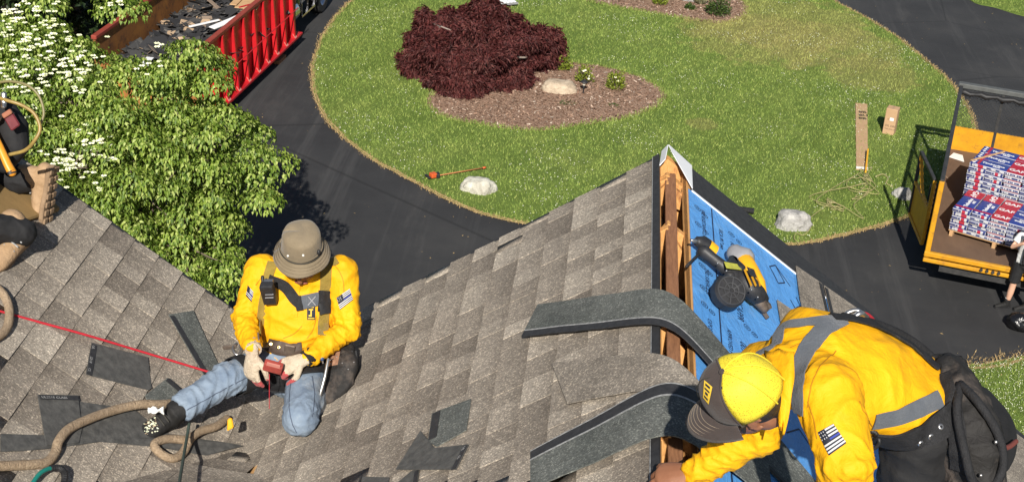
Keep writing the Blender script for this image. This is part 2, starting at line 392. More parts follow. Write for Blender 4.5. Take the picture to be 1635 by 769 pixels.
q = scatter(ISLAND, 620, holes=(BED1, BED2)); blades('grass', q, .02, .025, .065, .009, M_BLADE, 1.0, 'short green lawn grass of the island inside the driveway loop')
q = scatter(LAWN2, 900); blades('side_grass', q, .02, .03, .06, .007, M_BLADE, 1.0, 'short green grass strip beside the house at right')
q = scatter(LAWN3, 500); blades('far_grass', q, .02, .03, .06, .009, M_BLADE, 1.0, 'short grass beyond the far driveway corner')
# straw fringe along the edges
E0 = np.array(ISLAND)[:, :2]; L_ = []
for i in range(len(E0)):
    a, b = E0[i-1], E0[i]; k = int(np.linalg.norm(b-a)*220); t = RNG.random((k, 1)); nrm = V((-(b-a)[1], (b-a)[0]))/(np.linalg.norm(b-a)+1e-9)
    L_.append(a+(b-a)*t+nrm*RNG.normal(0.0, .04, (k, 1)))
for i in range(len(LAWN2)):
    a, b = LAWN2[i-1][:2], LAWN2[i][:2]; k = int(np.linalg.norm(b-a)*300); t = RNG.random((k, 1)); nrm = V((-(b-a)[1], (b-a)[0]))/(np.linalg.norm(b-a)+1e-9)
    L_.append(a+(b-a)*t+nrm*RNG.normal(0.0, .12, (k, 1)))
blades('dry_grass_fringe', np.concatenate(L_), .012, .02, .06, .008, M_STRAW, 1.3, 'dry straw coloured grass fringe along the driveway edges')
# edge of the mulch: grass tufts leaning in
L_ = []
for B_ in (BED1, BED2):
    for i in range(len(B_)):
        a, b = B_[i-1][:2], B_[i][:2]; k = int(np.linalg.norm(b-a)*260); t = RNG.random((k, 1)); nrm = V((-(b-a)[1], (b-a)[0]))/(np.linalg.norm(b-a)+1e-9)
        L_.append(a+(b-a)*t+nrm*RNG.normal(0.0, .06, (k, 1)))
blades('bed_edge_grass', np.concatenate(L_), .02, .04, .10, .010, M_BLADE, .9, 'longer grass fringe around the mulch beds')
# white clover
q = scatter(ISLAND, 60, holes=(BED1, BED2)); k = nfield(q, .6, 2.)+.6*nfield(q, 2.0, 5.); q = q[(k > -.05+.5*RNG.random(len(q)))]
n = len(q); r = .0055+RNG.random(n)**2*.0085
oc = np.array([(1, 0, 0), (0, 1, 0), (-1, 0, 0), (0, -1, 0), (0, 0, 1.1), (0, 0, -.8)]); of = np.array([(0, 1, 4), (1, 2, 4), (2, 3, 4), (3, 0, 4), (1, 0, 5), (2, 1, 5), (3, 2, 5), (0, 3, 5)])
vs_ = (np.c_[q, .05+RNG.random(n)*.03][:, None, :]+oc[None]*r[:, None, None]).reshape(-1, 3); fs = (of[None]+(np.arange(n)*6)[:, None, None]).reshape(-1, 3)
tag(npmesh('clover_flowers', vs_, fs, M_CLOVER), 'small white clover flowers scattered through the lawn', None, None, 'stuff')
q = scatter(LAWN2, 260); n = len(q); r = .005+RNG.random(n)*.005
vs_ = (np.c_[q, .045+RNG.random(n)*.02][:, None, :]+oc[None]*r[:, None, None]).reshape(-1, 3); fs = (of[None]+(np.arange(n)*6)[:, None, None]).reshape(-1, 3)
tag(npmesh('side_clover_flowers', vs_, fs, M_CLOVER), 'tiny pale clover heads in the grass strip beside the house', None, None, 'stuff')
# pale specks of grit and leaf litter on the asphalt
q = np.array([V((-11+26*a, 12+34*b)) for a, b in RNG.random((1500, 2))]); q = q[~inpoly(q, ISLAND) & ~inpoly(q, LAWN2)]; n = len(q); a = RNG.random(n)*6.283; l = .006+RNG.random(n)**4*.03
d1 = np.c_[np.cos(a), np.sin(a), np.zeros(n)]*l[:, None]; d2 = np.c_[-np.sin(a), np.cos(a), np.zeros(n)]*(l*.5)[:, None]; c_ = np.c_[q, np.full(n, .003)]
tag(npmesh('driveway_litter', np.stack([c_-d1, c_-d2+V((0, 0, .006)), c_+d1, c_+d2+V((0, 0, .004))], 1).reshape(-1, 3), np.arange(4*n).reshape(n, 4), M_STRAW), 'tiny pale grit and leaf litter on the asphalt driveway', None, None, 'stuff')
# mulch chips
L_ = np.concatenate([scatter(BED1, 420), scatter(BED2, 420)]); n = len(L_); a = RNG.random(n)*6.283; l = .012+RNG.random(n)**2*.035; w = .006+RNG.random(n)*.008
d1 = np.c_[np.cos(a), np.sin(a), RNG.normal(0, .3, n)]*l[:, None]; d2 = np.c_[-np.sin(a), np.cos(a), RNG.normal(0, .4, n)]*w[:, None]; c_ = np.c_[L_, .043+RNG.random(n)*.012]
vs_ = np.stack([c_-d1-d2, c_+d1-d2, c_+d1+d2, c_-d1+d2], 1).reshape(-1, 3)
tag(npmesh('mulch_chips', vs_, np.arange(4*n).reshape(n, 4), M_CHIP), 'loose brown bark chips covering the planting beds', None, None, 'stuff')
# ================================================================ the house
def shingle_mat(name, source):
    m, nt, b = nodes(name); p = worldpos(nt)
    if source == 'attr':
        a = nt.nodes.new('ShaderNodeAttribute'); a.attribute_name = 'tone'; tone = a.outputs['Fac']
    elif source == 'object':
        oi = nt.nodes.new('ShaderNodeObjectInfo'); s_ = nt.nodes.new('ShaderNodeSeparateColor'); nt.links.new(oi.outputs['Color'], s_.inputs[0]); tone = s_.outputs[0]
    else: tone = None
    if tone is not None:
        c = ramp(nt, tone, [(0, (.17, .146, .122)), (.35, (.225, .196, .163)), (.65, (.29, .255, .213)), (1, (.365, .325, .272))])
    if tone is not None:
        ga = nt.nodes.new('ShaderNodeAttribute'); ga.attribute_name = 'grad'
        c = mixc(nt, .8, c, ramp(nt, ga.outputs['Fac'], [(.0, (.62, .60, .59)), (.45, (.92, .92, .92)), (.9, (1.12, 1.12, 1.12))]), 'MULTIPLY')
    else: c = ramp(nt, noise_tex(nt, 6, 2, .5, p), [(.3, source[0]), (.7, source[1])])
    # blended granules: coarse clumps and single bright grains
    cl = noise_tex(nt, 34, 3, .7, p)
    c = mixc(nt, .5, c, ramp(nt, cl, [(.32, (.68, .67, .66)), (.7, (1.3, 1.29, 1.27))]), 'MULTIPLY')
    v1 = nt.nodes.new('ShaderNodeTexVoronoi'); v1.inputs['Scale'].default_value = 190; nt.links.new(p, v1.inputs['Vector'])
    sp = nt.nodes.new('ShaderNodeSeparateColor'); nt.links.new(v1.outputs['Color'], sp.inputs[0])
    c = mixc(nt, .58, c, ramp(nt, sp.outputs[0], [(0, (.45, .44, .43)), (.5, (.9, .9, .9)), (.8, (1.1, 1.09, 1.06)), (.9, (1.9, 1.86, 1.78)), (1, (2.5, 2.45, 2.3))]), 'MULTIPLY')
    # long weather stains
    w = noise_tex(nt, 2.2, 4, .6, p); c = mixc(nt, .35, c, ramp(nt, w, [(.35, (.75, .74, .73)), (.65, (1.15, 1.14, 1.12))]), 'MULTIPLY')
    nt.links.new(c, b.inputs['Base Color']); b.inputs['Roughness'].default_value = .92; b.inputs['Specular IOR Level'].default_value = .25
    bump(nt, b, sp.outputs[1], .45, .003); return m
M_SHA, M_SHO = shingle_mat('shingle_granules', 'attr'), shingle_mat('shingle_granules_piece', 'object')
M_SHG = shingle_mat('shingle_strip_granules', [(.085, .093, .088), (.135, .143, .134)])
M_SHF = shingle_mat('shingle_ridge_granules', [(.2, .176, .148), (.285, .252, .212)])
M_TAR = mat('shingle_black_band', (.018, .018, .02), (.035, .035, .037), 40, .7, bmp=.4, bscale=160)
M_UNDER = mat('shingle_underside', (.045, .045, .043), (.10, .098, .092), 30, .85, bmp=.6, bscale=120, wear=(.17, .16, .145), wscale=9, wlo=.6, whi=.8)
M_WLINE = mat('release_line_white', (.42, .42, .41), (.16, .16, .16), 60, .6)
M_WOODN = mat('raw_lumber', (.50, .235, .07), (.66, .36, .13), 30, .7, bmp=.3, bscale=90, stretch=(6, .5, 2), wear=(.26, .10, .035), wscale=5, wlo=.56, whi=.72)
M_WOODD = mat('old_ridge_lumber', (.17, .075, .035), (.30, .14, .065), 22, .75, bmp=.5, bscale=90, stretch=(6, .6, 2))
M_PLY = mat('sheathing_ply', (.36, .19, .075), (.5, .3, .13), 26, .8, stretch=(1, .3, 1))
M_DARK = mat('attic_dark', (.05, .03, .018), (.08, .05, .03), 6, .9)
M_WHITE = mat('white_aluminium', (.78, .79, .8), (.7, .71, .73), 6, .35, spec=.5)
M_SIDING = mat('house_siding', (.55, .53, .48), (.6, .58, .53), 5, .7)
def blue_mat():
    m, nt, b = nodes('blue_underlayment'); p = worldpos(nt)
    c = ramp(nt, noise_tex(nt, 9, 5, .7, p, .6), [(.3, (.075, .26, .60)), (.55, (.095, .31, .68)), (.75, (.14, .37, .72))])
    c = mixc(nt, ramp(nt, noise_tex(nt, 13, 7, .75, p), [(.56, (0, 0, 0)), (.76, (.45, .45, .45))]), c, (.26, .36, .48)); c = mixc(nt, ramp(nt, noise_tex(nt, 150, 2, .6, p), [(.66, (0, 0, 0)), (.72, (.6, .6, .6))]), c, (.08, .09, .10))
    nt.links.new(c, b.inputs['Base Color']); b.inputs['Roughness'].default_value = .5; b.inputs['Specular IOR Level'].default_value = .4
    bump(nt, b, noise_tex(nt, 6, 5, .7, mapped(nt, p, (1, .45, 1), (0, 0, .4)), 1.4), .55, .03); return m
M_BLUE = blue_mat()
M_INK = mat('print_ink_navy', (.012, .02, .06), None, rough=.6)

house = empty('house', (RX, 4.6, 0), 'house with grey brown shingled gable roofs under repair', 'house')
Y0, Y1 = 2.2, RY
cosA = 1/math.sqrt(1+SL*SL); EXP = .143
dnA, dnB = V((-1, 0, -SL))*cosA, V((1, 0, -SL))*cosA
SLOT_L, SLOT_R = onA(1050, 480)[0], onR(1103, 480)[0]
def slope_pt(base, dn, s, y): q = V(base)+dn*s; q[1] = y; return q
# roof decks (each slope its own part)
def deck(name, base, dn, n_, s0, s1, y0, y1, m=M_PLY, t=.02):
    P = [slope_pt(base, dn, s0, y0), slope_pt(base, dn, s1, y0), slope_pt(base, dn, s1, y1), slope_pt(base, dn, s0, y1)]
    return MB().slab([p-n_*t for p in P], n_, t).build(name, m, house)
rb = V((RX, 0, RZ)); vb = V((VX, 0, VZ))
LA = (RX-VX)/cosA; SLL = (RX-SLOT_L)/cosA; SLR = (SLOT_R-RX)/cosA
roofA = deck('roof_slope', rb, dnA, NA_, SLL+.008, LA+.1, Y0, Y1-.012)
roofB = deck('roof_slope', vb, dnB, NB_, -3.4, .08, 2.6, Y1-.02)
roofR = deck('roof_slope', rb, dnB, NB_, SLR, 3.1, Y0, Y1-.012)
NMx = np.cross(NM_, V((0, 0, 1))); HM = NMx/np.linalg.norm(NMx)   # level line of the main slope
if HM[0] < 0: HM = -HM
dnM = np.cross(HM, NM_); dnM = dnM if dnM[2] < 0 else -dnM
def mpt(a, s): return V2+HM*a+dnM*s
roofM = MB().slab([mpt(-3.2, -3.2)-NM_*.045, mpt(3.4, -3.2)-NM_*.045, mpt(3.4, .02)-NM_*.045, mpt(-3.2, .02)-NM_*.045], NM_, .01).build('roof_slope', M_PLY, house)
# ---- shingles: unit wedge (down-slope x, across y, up z)
WEDGE_V = [(0, 0, 0), (1, 0, 0), (1, 1, 0), (0, 1, 0), (0, 0, .25), (1, 0, 1), (1, 1, 1), (0, 1, .25)]
WEDGE_F = [(0, 3, 2, 1), (4, 5, 6, 7), (0, 1, 5, 4), (1, 2, 6, 5), (2, 3, 7, 6), (3, 0, 4, 7)]
wedge_me = bpy.data.meshes.new('shingle'); wedge_me.from_pydata(WEDGE_V, [], WEDGE_F); wedge_me.materials.append(M_SHO); wedge_me.update()
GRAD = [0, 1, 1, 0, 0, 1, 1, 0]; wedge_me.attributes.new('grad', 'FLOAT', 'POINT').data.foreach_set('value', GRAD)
tabs = []                                            # (matrix columns, origin, tone, slope object)
def lay(slope, base_fn, dn, ac, nn, s_list, y0f, y1f, seed, wmin=.085, wmax=.24, keep=None, s_thick=.0085):
    rnd = random.Random(seed)
    for ci, s in enumerate(s_list):
        y = y0f(s)-rnd.random()*.07; yend = y1f(s); prev = None
        while y < yend:
            w = rnd.uniform(wmin, wmax); raised = (prev is None or not prev) if rnd.random() < .8 else rnd.random() < .5; prev = raised
            a, b_ = max(y, y0f(s)), min(y+w, yend); y += w
            if yend-b_ < .06: b_ = yend; y = yend+1
            tone = min(1, max(0, rnd.gauss(.68 if raised else .4, .15)))
            th = s_thick*(1 if raised else .66)*rnd.uniform(.92, 1.08)
            L = EXP+.022; o = base_fn(s, a)
            mid = o+dn*EXP*.5+ac*(b_-a)*.5
            if keep and not keep(mid): continue
            tabs.append((dn*L, ac*(b_-a-.0015), nn*th, o, tone, slope))
# slope A: 'across' runs toward the camera (-y) so that the wedge keeps its handedness
lay(roofA, lambda s, a: V((RX, 0, RZ))+dnA*s+V((0, Y1-a, 0)), dnA, V((0, -1, 0)), NA_, [SLL+i*EXP for i in range(-0, 16)], lambda s: 0., lambda s: Y1-2.9, 11,
    keep=lambda p: (p-V2) @ NM_ > -.03)
lay(roofB, lambda s, a: V((VX, 0, VZ))-dnB*s+V((0, a, 0)), dnB, V((0, 1, 0)), NB_, [EXP*(i+1)-.03 for i in range(0, 17)], lambda s: 3.4, lambda s: Y1, 23,
    keep=lambda p: (p-V2) @ NM_ > -.03, s_thick=.0095)
lay(roofM, lambda s, a: mpt(-a, -s)-NM_*.002, dnM, -HM, NM_, [EXP*(i+1)-.04 for i in range(0, 16)], lambda s: -2.6, lambda s: 1.6, 31,
    keep=lambda p: (p-rb) @ NA_ > -.03 and (p-vb) @ NB_ > -.03, s_thick=.0055)
def shows(t):
    dn, ac, nn, o = t[:4]; P = [o, o+dn, o+dn+ac, o+ac]; uv = []
    for p in P:
        w = p-CAM; z = w @ F_; uv.append((w @ R_/z*FPX+PW/2, w @ D_/z*FPX+PH/2))
    uv = np.array(uv); c = uv.mean(0)
    if not (-10 < c[0] < PW+10 and -10 < c[1] < PH+10): return 0
    x, y = uv[:, 0], uv[:, 1]; return abs(np.dot(x, np.roll(y, 1))-np.dot(y, np.roll(x, 1)))/2
tabs.sort(key=shows, reverse=True)
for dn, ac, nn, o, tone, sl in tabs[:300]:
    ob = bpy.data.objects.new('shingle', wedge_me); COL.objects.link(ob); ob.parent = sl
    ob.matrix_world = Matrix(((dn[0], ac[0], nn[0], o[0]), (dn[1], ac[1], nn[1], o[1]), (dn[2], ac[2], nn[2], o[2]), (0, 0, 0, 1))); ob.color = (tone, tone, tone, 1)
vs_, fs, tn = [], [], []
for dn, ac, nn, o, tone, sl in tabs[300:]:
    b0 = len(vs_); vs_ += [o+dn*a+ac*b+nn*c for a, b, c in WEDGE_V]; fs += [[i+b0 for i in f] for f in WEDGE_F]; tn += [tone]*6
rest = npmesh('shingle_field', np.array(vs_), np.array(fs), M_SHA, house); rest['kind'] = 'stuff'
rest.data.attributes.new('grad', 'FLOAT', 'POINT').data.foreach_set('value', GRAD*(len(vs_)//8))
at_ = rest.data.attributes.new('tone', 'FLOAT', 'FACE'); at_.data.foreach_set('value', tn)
# black starter edge beside the open slot and the rakes
MB().slab([slope_pt(rb, dnA, SLL-.012, Y0), slope_pt(rb, dnA, SLL+.02, Y0), slope_pt(rb, dnA, SLL+.02, Y1+.01), slope_pt(rb, dnA, SLL-.012, Y1+.01)], NA_, .0105).build('slot_edge_strip', M_TAR, house)
MB().slab([slope_pt(rb, dnA, SLL+.02, Y0), slope_pt(rb, dnA, SLL+.024, Y0), slope_pt(rb, dnA, SLL+.024, Y1+.01), slope_pt(rb, dnA, SLL+.02, Y1+.01)], NA_, .0098).build('release_line', M_WLINE, house)
for base, dn, n_, s0, s1 in ((rb, dnA, NA_, SLL, LA), (vb, dnB, NB_, -3.4, 0), (rb, dnB, NB_, .1, 3.1)):
    P = lambda s, y: slope_pt(base, dn, s, y)
    MB().slab([P(s0, Y1-.03)-n_*.11, P(s1, Y1-.03)-n_*.11, P(s1, Y1-.005)-n_*.11, P(s0, Y1-.005)-n_*.11], n_, .09).build('rake_board', M_WHITE, house)
    MB().slab([P(s0, Y1-.012)-n_*.0, P(s1, Y1-.012)-n_*.0, P(s1, Y1+.008)-n_*.0, P(s0, Y1+.008)-n_*.0], n_, .004).build('drip_edge', M_TAR if n_ is not NA_ else M_TAR, house)
# gable walls under the roofs (seen only from beyond)
MB().add([(VX+.1, Y1-.3, 0), (RX+2.0, Y1-.3, 0), (RX+2.0, Y1-.3, RZ-2.0*SL-.2), (RX, Y1-.3, RZ-.2), (VX+.1, Y1-.3, VZ-.2)], [(0, 1, 2, 3, 4)]).add([(RX+2.0, Y1-.3, 0), (RX+2.0, -6, 0), (RX+2.0, -6, RZ-2.0*SL-.2), (RX+2.0, Y1-.3, RZ-2.0*SL-.2)], [(0, 1, 2, 3)]).build('wall', M_SIDING, house)
MB().add([(VX-3.0, Y1-.32, 0), (VX+.1, Y1-.32, 0), (VX+.1, Y1-.32, VZ-.2), (VX-2.7, Y1-.32, VZ+2.7*SL-.2), (VX-3.0, Y1-.32, VZ+2.7*SL-.2)], [(0, 1, 2, 3, 4)]).build('wall', M_SIDING, house)
# ---- the open ridge: beam, rafter pairs, cut deck edges
MB().box((RX+.016, (Y0+Y1)/2-.1, RZ-.14), (.05, Y1-Y0-.1, .2)).build('ridge_beam', M_WOODD, house, bevel=.003)
for side, nm, dn, n_, s_, x0 in ((-1, 'rafter', dnA, NA_, SLL, SLOT_L), (1, 'rafter', dnB, NB_, SLR, SLOT_R)):
    for k, yv in enumerate([onR(1075, q_, -.05)[1] for q_ in (300, 378, 530, 618, 706)]):
        a = V((RX+side*.016, yv+(.043 if side > 0 else 0), RZ-.012))-n_*.185; b = a+dn*.55
        MB().bar(a-dn*.0, b, .04, .32, up=n_).build(nm, M_WOODN, house, bevel=.002)
    # blocking / inner lit face under the deck edge
    MB().slab([slope_pt(rb, dn, s_+.0, Y0)-n_*.03, slope_pt(rb, dn, s_+.009, Y0)-n_*.03, slope_pt(rb, dn, s_+.009, Y1-.05)-n_*.03, slope_pt(rb, dn, s_+.0, Y1-.05)-n_*.03], n_, .031).build('deck_edge', M_WOODN, house)
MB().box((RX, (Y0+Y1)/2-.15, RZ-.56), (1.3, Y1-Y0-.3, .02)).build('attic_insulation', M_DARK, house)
MB().slab([V((RX-.0, Y1-.2, RZ-.03)), V((RX-.55, Y1-.2, RZ-.03-.55*SL)), V((RX-.55, Y1-.2, RZ-.8)), V((RX+.55, Y1-.2, RZ-.8)), V((RX+.55, Y1-.2, RZ-.03-.55*SL))], (0, 1, 0), .02).build('gable_sheathing', M_WOODN, house)
# lookout pieces at the tip of the gable
for k, (yy, dz, wd) in enumerate(((Y1-.06, -.02, .05), (Y1-.28, -.045, .03))):
    MB().slab([V((RX, yy, RZ+dz+.01)), V((SLOT_L-.01, yy, RZ+dz-.06)), V((SLOT_L-.01, yy, RZ+dz-.13)), V((RX, yy, RZ+dz-.1)), V((SLOT_R+.01, yy, RZ+dz-.13)), V((SLOT_R+.01, yy, RZ+dz-.06))], (0, 1, 0), wd).build('lookout_block', M_WOODN, house, bevel=.002)
# white bent flashing at the tip
tip = V((RX, Y1+.015, RZ+.03))
fl = MB(); 
a0, a1 = onR(1103, 303, .012), onR(1102, 270, .012)
fl.slab([tip, slope_pt(rb, dnB, .135, Y1+.012)+NB_*.016, slope_pt(rb, dnB, .135, Y1-.25)+NB_*.014, slope_pt(rb, dnB, .085, Y1-.17)+NB_*.018, tip+V((.02, -.07, -.012))], NB_, .004)
fl.slab([tip, tip+V((-.012, -.14, -.015)), tip+V((-.035, -.14, -.05)), tip+V((-.025, 0, -.035))], V((-.8, 0, .6)), .004)
fl.build('ridge_flashing', M_WHITE, house)
# ---- right slope: blue sheet, white drip line, black starter along the rake, shingles
w_in = Y1-.245
MB().slab([slope_pt(rb, dnB, SLR+.012, Y0), slope_pt(rb, dnB, 3.0, Y0), slope_pt(rb, dnB, 3.0, w_in), slope_pt(rb, dnB, SLR+.012, w_in)], NB_, .003).build('underlayment', M_BLUE, house)
MB().slab([slope_pt(rb, dnB, SLR+.03, w_in-.004), slope_pt(rb, dnB, 3.0, w_in-.004), slope_pt(rb, dnB, 3.0, w_in+.008), slope_pt(rb, dnB, SLR+.03, w_in+.008)], NB_, .0075).build('white_drip_line', M_WHITE, house)
MB().slab([slope_pt(rb, dnB, .136, w_in+.008), slope_pt(rb, dnB, 3.0, w_in+.008), slope_pt(rb, dnB, 3.0, Y1+.012), slope_pt(rb, dnB, .136, Y1+.012)], NB_, .009).build('rake_starter', M_TAR, house)
# ================================================================ things lying on the roof
def drape(x, y, extra=0.0):
    dx = x-RX; r = .085
    return RZ+SL*r*.5-SL*math.sqrt(dx*dx+r*r)+.014+.018*math.exp(-(dx/.22)**2)+extra
def strip(name, label, L0, L1, R0, R1, m_top, band, lift=0.0, group=None, thick=.004, bm_=None):
    """a flexible shingle bent over the ridge: near edge L0->R0, far edge L1->R1 (plan points)"""
    o = empty(name, (RX, L0[1], drape(RX, 0)), label, 'shingle strip', group)
    def surf(f0, f1, up_):
        P = []
        for i in range(49):
            t = i/48; row = []
            for j in range(5):
                f = f0+(f1-f0)*j/4; f += (.012*noise.noise(Vector((t*26, f*3, 2)))+.008*noise.noise(Vector((t*70, f*3, 5)))) if f in (0, 1) else 0; a = V(L0)*(1-f)+V(L1)*f; b = V(R0)*(1-f)+V(R1)*f; q = a*(1-t)+b*t
                row.append((q[0], q[1], drape(q[0], q[1], lift+up_+.007*noise.noise(Vector((q[0]*5, q[1]*5, 7))))))
            P.append(row)
        return P
    bands = sorted(band); cur = 0; k = 0
    for f0, f1, mm, nm in band:
        MB().sheet(surf(f0, f1, 0), thick*(1 if nm != 'release_line' else 1.15)).build(nm, mm, o, smooth=False)
    return o
xy = lambda p: V((p[0], p[1], 0))
def two(a, b, ridge_a, ridge_b, ext):
    """plan ends: left ends a (near), b (far); crossing points on the ridge; extended by ext on the right"""
    A0, B0 = xy(onA(*a)), xy(onA(*b)); Ar = V((RX, onA(*ridge_a)[1], 0)); Br = V((RX, onA(*ridge_b)[1], 0))
    return A0, B0, Ar+(Ar-A0)/np.linalg.norm(Ar-A0)*ext, Br+(Br-B0)/np.linalg.norm(Br-B0)*ext
L0, L1, R0, R1 = two((905, 655), (880, 590), (1060, 632), (1060, 574), .34)
strip('ridge_shingle', 'brown grey shingle already bent over the ridge beside the cap of the worker', L0, L1, R0, R1, M_SHF, [(0, 1, M_SHF, 'granule_face')], lift=-.009, thick=.003)
L0, L1, R0, R1 = two((832, 551), (858, 499), (1060, 532), (1060, 474), .36)
strip('ridge_shingle', 'grey green shingle strip arched across the open ridge slot below the nail gun', L0, L1, R0, R1, M_SHG, [(0, .17, M_TAR, 'black_band'), (.17, .2, M_WLINE, 'release_line'), (.2, 1, M_SHG, 'granule_face')], lift=0.0)
L0, L1, R0, R1 = two((846, 800), (846, 738), (1060, 706), (1060, 622), .36)
strip('ridge_shingle', 'long grey green shingle strip with black band slanting up to the ridge near the bottom', L0, L1, R0, R1, M_SHG, [(0, .74, M_SHG, 'granule_face'), (.74, .77, M_WLINE, 'release_line'), (.77, .98, M_TAR, 'black_band'), (.98, 1, M_WLINE, 'release_line')], lift=.008)

def scrap(label, pts, plane, n_, m=M_UNDER, band=None, t=.004, h=.012, curl=.012, group=None, text=None):
    """an offcut of shingle: corners on a roof plane, corners curled a little"""
    P = [plane(u, v, h) for u, v in pts]; c = sum(P)/len(P)
    o = empty('shingle_offcut', c, label, 'shingle scrap', group)
    mb = MB(); k = len(P); rim = []
    for i in range(k):
        a, b = P[i], P[(i+1) % k]
        for j in range(5):
            q = a+(b-a)*j/5; rim.append(q+n_*curl*(np.linalg.norm(q-c)/.2)**2*.35*(.5+noise.noise(Vector(q*5))))
    mid = [c+(q-c)*.55 for q in rim]
    top = rim+mid+[c]; N_ = len(rim); off = [q-n_*t for q in top]; M_ = len(top)
    fs = []
    for i in range(N_):
        j = (i+1) % N_
        fs += [(i, j, N_+j, N_+i), (N_+i, N_+j, 2*N_), (M_+i, M_+N_+i, M_+N_+j, M_+j), (M_+N_+i, M_+2*N_, M_+N_+j), (i, M_+i, M_+j, j)]
    mb.add(top+off, fs); mb.build('sheet', m, o)
    if band:
        a, b, w, mm = band; A_, B_ = plane(*pts[a], h+.003), plane(*pts[b], h+.003); d = c-(A_+B_)/2; d -= (B_-A_)*((d @ (B_-A_))/((B_-A_) @ (B_-A_))); d /= np.linalg.norm(d)
        e = (B_-A_)*.02
        MB().slab([A_+e+d*.003, B_-e+d*.003, B_-e+d*w, A_+e+d*w], n_, .0022).build('adhesive_band', mm, o)
        if text:
            r_ = (B_-A_)/np.linalg.norm(B_-A_); up_ = np.cross(n_, r_)
            for k_, tx in enumerate(text): text_mesh('printed_mark', tx, w*.62, A_+r_*np.linalg.norm(B_-A_)*(.06+.36*k_)+(d*w*.8 if up_ @ d < 0 else d*w*.2)+n_*.0024, r_, up_, M_WLINE, o, sx=1.25)
    return o
scrap('black shingle offcut with a printed edge lying under the red line', [(146, 547), (236, 570), (242, 619), (238, 622), (137, 597)], onB, NB_, band=(0, 4, .028, M_TAR), text=['UL', '2218', 'CL'])
scrap('black shingle offcut lying beside the tan rope, lettered along its top edge', [(60, 629), (124, 631), (131, 683), (126, 706), (74, 711)], onB, NB_, h=.016, band=(0, 1, .026, M_TAR), text=['UL2218', 'CLASS'])
scrap('wide dark membrane piece under the boot and rope in the roof valley', [(122, 640), (212, 652), (262, 690), (388, 713), (330, 726), (245, 712), (160, 704), (74, 716), (0, 722), (0, 694), (70, 702)], on_roof, V((.3, .1, .94)), h=.010, t=.003, curl=.004)
scrap('grey green starter piece with black edge beside the red line at left', [(269, 502), (308, 496), (353, 590), (326, 599)], onB, NB_, m=M_SHG, h=.017, band=(0, 3, .036, M_TAR))
scrap('small grey green shingle corner by the toe of the black boot', [(232, 630), (268, 602), (304, 632), (282, 650), (238, 648)], onB, NB_, m=M_SHG, h=.02, band=(1, 2, .03, M_TAR))
scrap('grey green shingle offcut with black strip on the middle slope above the dark arrow piece', [(683, 704), (690, 660), (706, 653), (752, 636), (745, 686), (697, 712)], onA, NA_, m=M_SHG, h=.014, band=(0, 1, .04, M_TAR))
scrap('dark arrow shaped shingle offcut in the middle of the slope', [(672, 688), (694, 714), (748, 709), (728, 748), (632, 748)], onA, NA_, h=.022, band=(2, 3, .024, M_TAR), text=['UL', 'CL'])
scrap('dark shingle offcut cut off by the bottom edge, left of the arrow piece', [(574, 760), (621, 761), (617, 790), (568, 790)], onA, NA_, h=.014, band=(0, 3, .012, M_TAR))
scrap('narrow dark shingle offcut poking out below the arrow piece', [(636, 768), (658, 750), (669, 748), (663, 790), (630, 785)], onA, NA_, h=.012, band=(2, 3, .02, M_TAR))
# right slope pieces
scrap('grey shingle piece on the blue sheet beside the collar of the bent worker', [(1241, 478), (1305, 522), (1330, 600), (1262, 600)], onR, NB_, m=M_SHF, h=.014, band=(1, 2, .03, M_TAR), curl=.004)
scrap('grey shingle at the rake edge behind the shoulder of the bent worker', [(1271, 424), (1312, 452), (1335, 545), (1300, 560), (1278, 476)], onR, NB_, m=M_SHF, h=.016, band=(1, 2, .02, M_TAR), curl=.002)
scrap('grey shingle near the steel clip at the rake edge', [(1316, 455), (1398, 512), (1440, 600), (1350, 600)], onR, NB_, m=M_SHF, h=.014, band=(0, 3, .02, M_TAR), curl=.002)
scrap('dark shingle strip lying across the blue sheet under the face of the bent worker', [(1150, 672), (1195, 640), (1330, 800), (1280, 800)], onR, NB_, m=M_SHG, h=.012, band=(0, 3, .03, M_TAR), curl=.004)
scrap('brown grey shingle at the lower right rake behind the tool bag', [(1560, 648), (1640, 705), (1760, 900), (1600, 900)], onR, NB_, m=M_SHF, h=.012, band=(0, 3, .01, M_TAR), curl=.002)

# ---- printing on the blue sheet
def ring(mb, c, r, w, n=22):
    X_, Y_ = dnB, V((0, 1, 0)); P = []
    for k in range(n):
        a = 2*math.pi*k/n; d = X_*math.cos(a)+Y_*math.sin(a); P.append([c+d*r, c+d*(r-w)])
    P.append(P[0]); mb.grid(P)
ul = bpy.data.objects.get('underlayment')
for (u, v) in [(1119, 338), (1120, 364), (1122, 388), (1173, 380), (1126, 430), (1128, 465), (1130, 492), (1198, 528), (1225, 560)]:
    mb = MB(); c1, c2 = onR(u-5, v-6, .0042), onR(u+7, v+6, .0042)
    ring(mb, c1, .019, .0035); ring(mb, c1, .008, .003); ring(mb, c2, .017, .0035); ring(mb, c2, .007, .003)
    mb.build('printed_ring_mark', M_INK, ul)
def rline(p, q, w, nm='printed_line'):
    a, b = onR(*p, .0042), onR(*q, .0042); d = np.cross(b-a, NB_); d = d/np.linalg.norm(d)*w/2
    raw(nm, [a-d, b-d, b+d, a+d], [(0, 1, 2, 3)], M_INK, ul)
x_line = onR(1136, 345)[0]
def ly(x, y, h=.0042): p = V((x, y, RZ-SL*(x-RX))); return p+NB_*h
def yline(x, y0, y1, w): raw('printed_line', [ly(x-w/2, y0), ly(x+w/2, y0), ly(x+w/2, y1), ly(x-w/2, y1)], [(0, 1, 2, 3)], M_INK, ul)
yline(x_line, 2.6, w_in-.02, .006); yline(x_line+.42, 2.6, w_in-.5, .006)
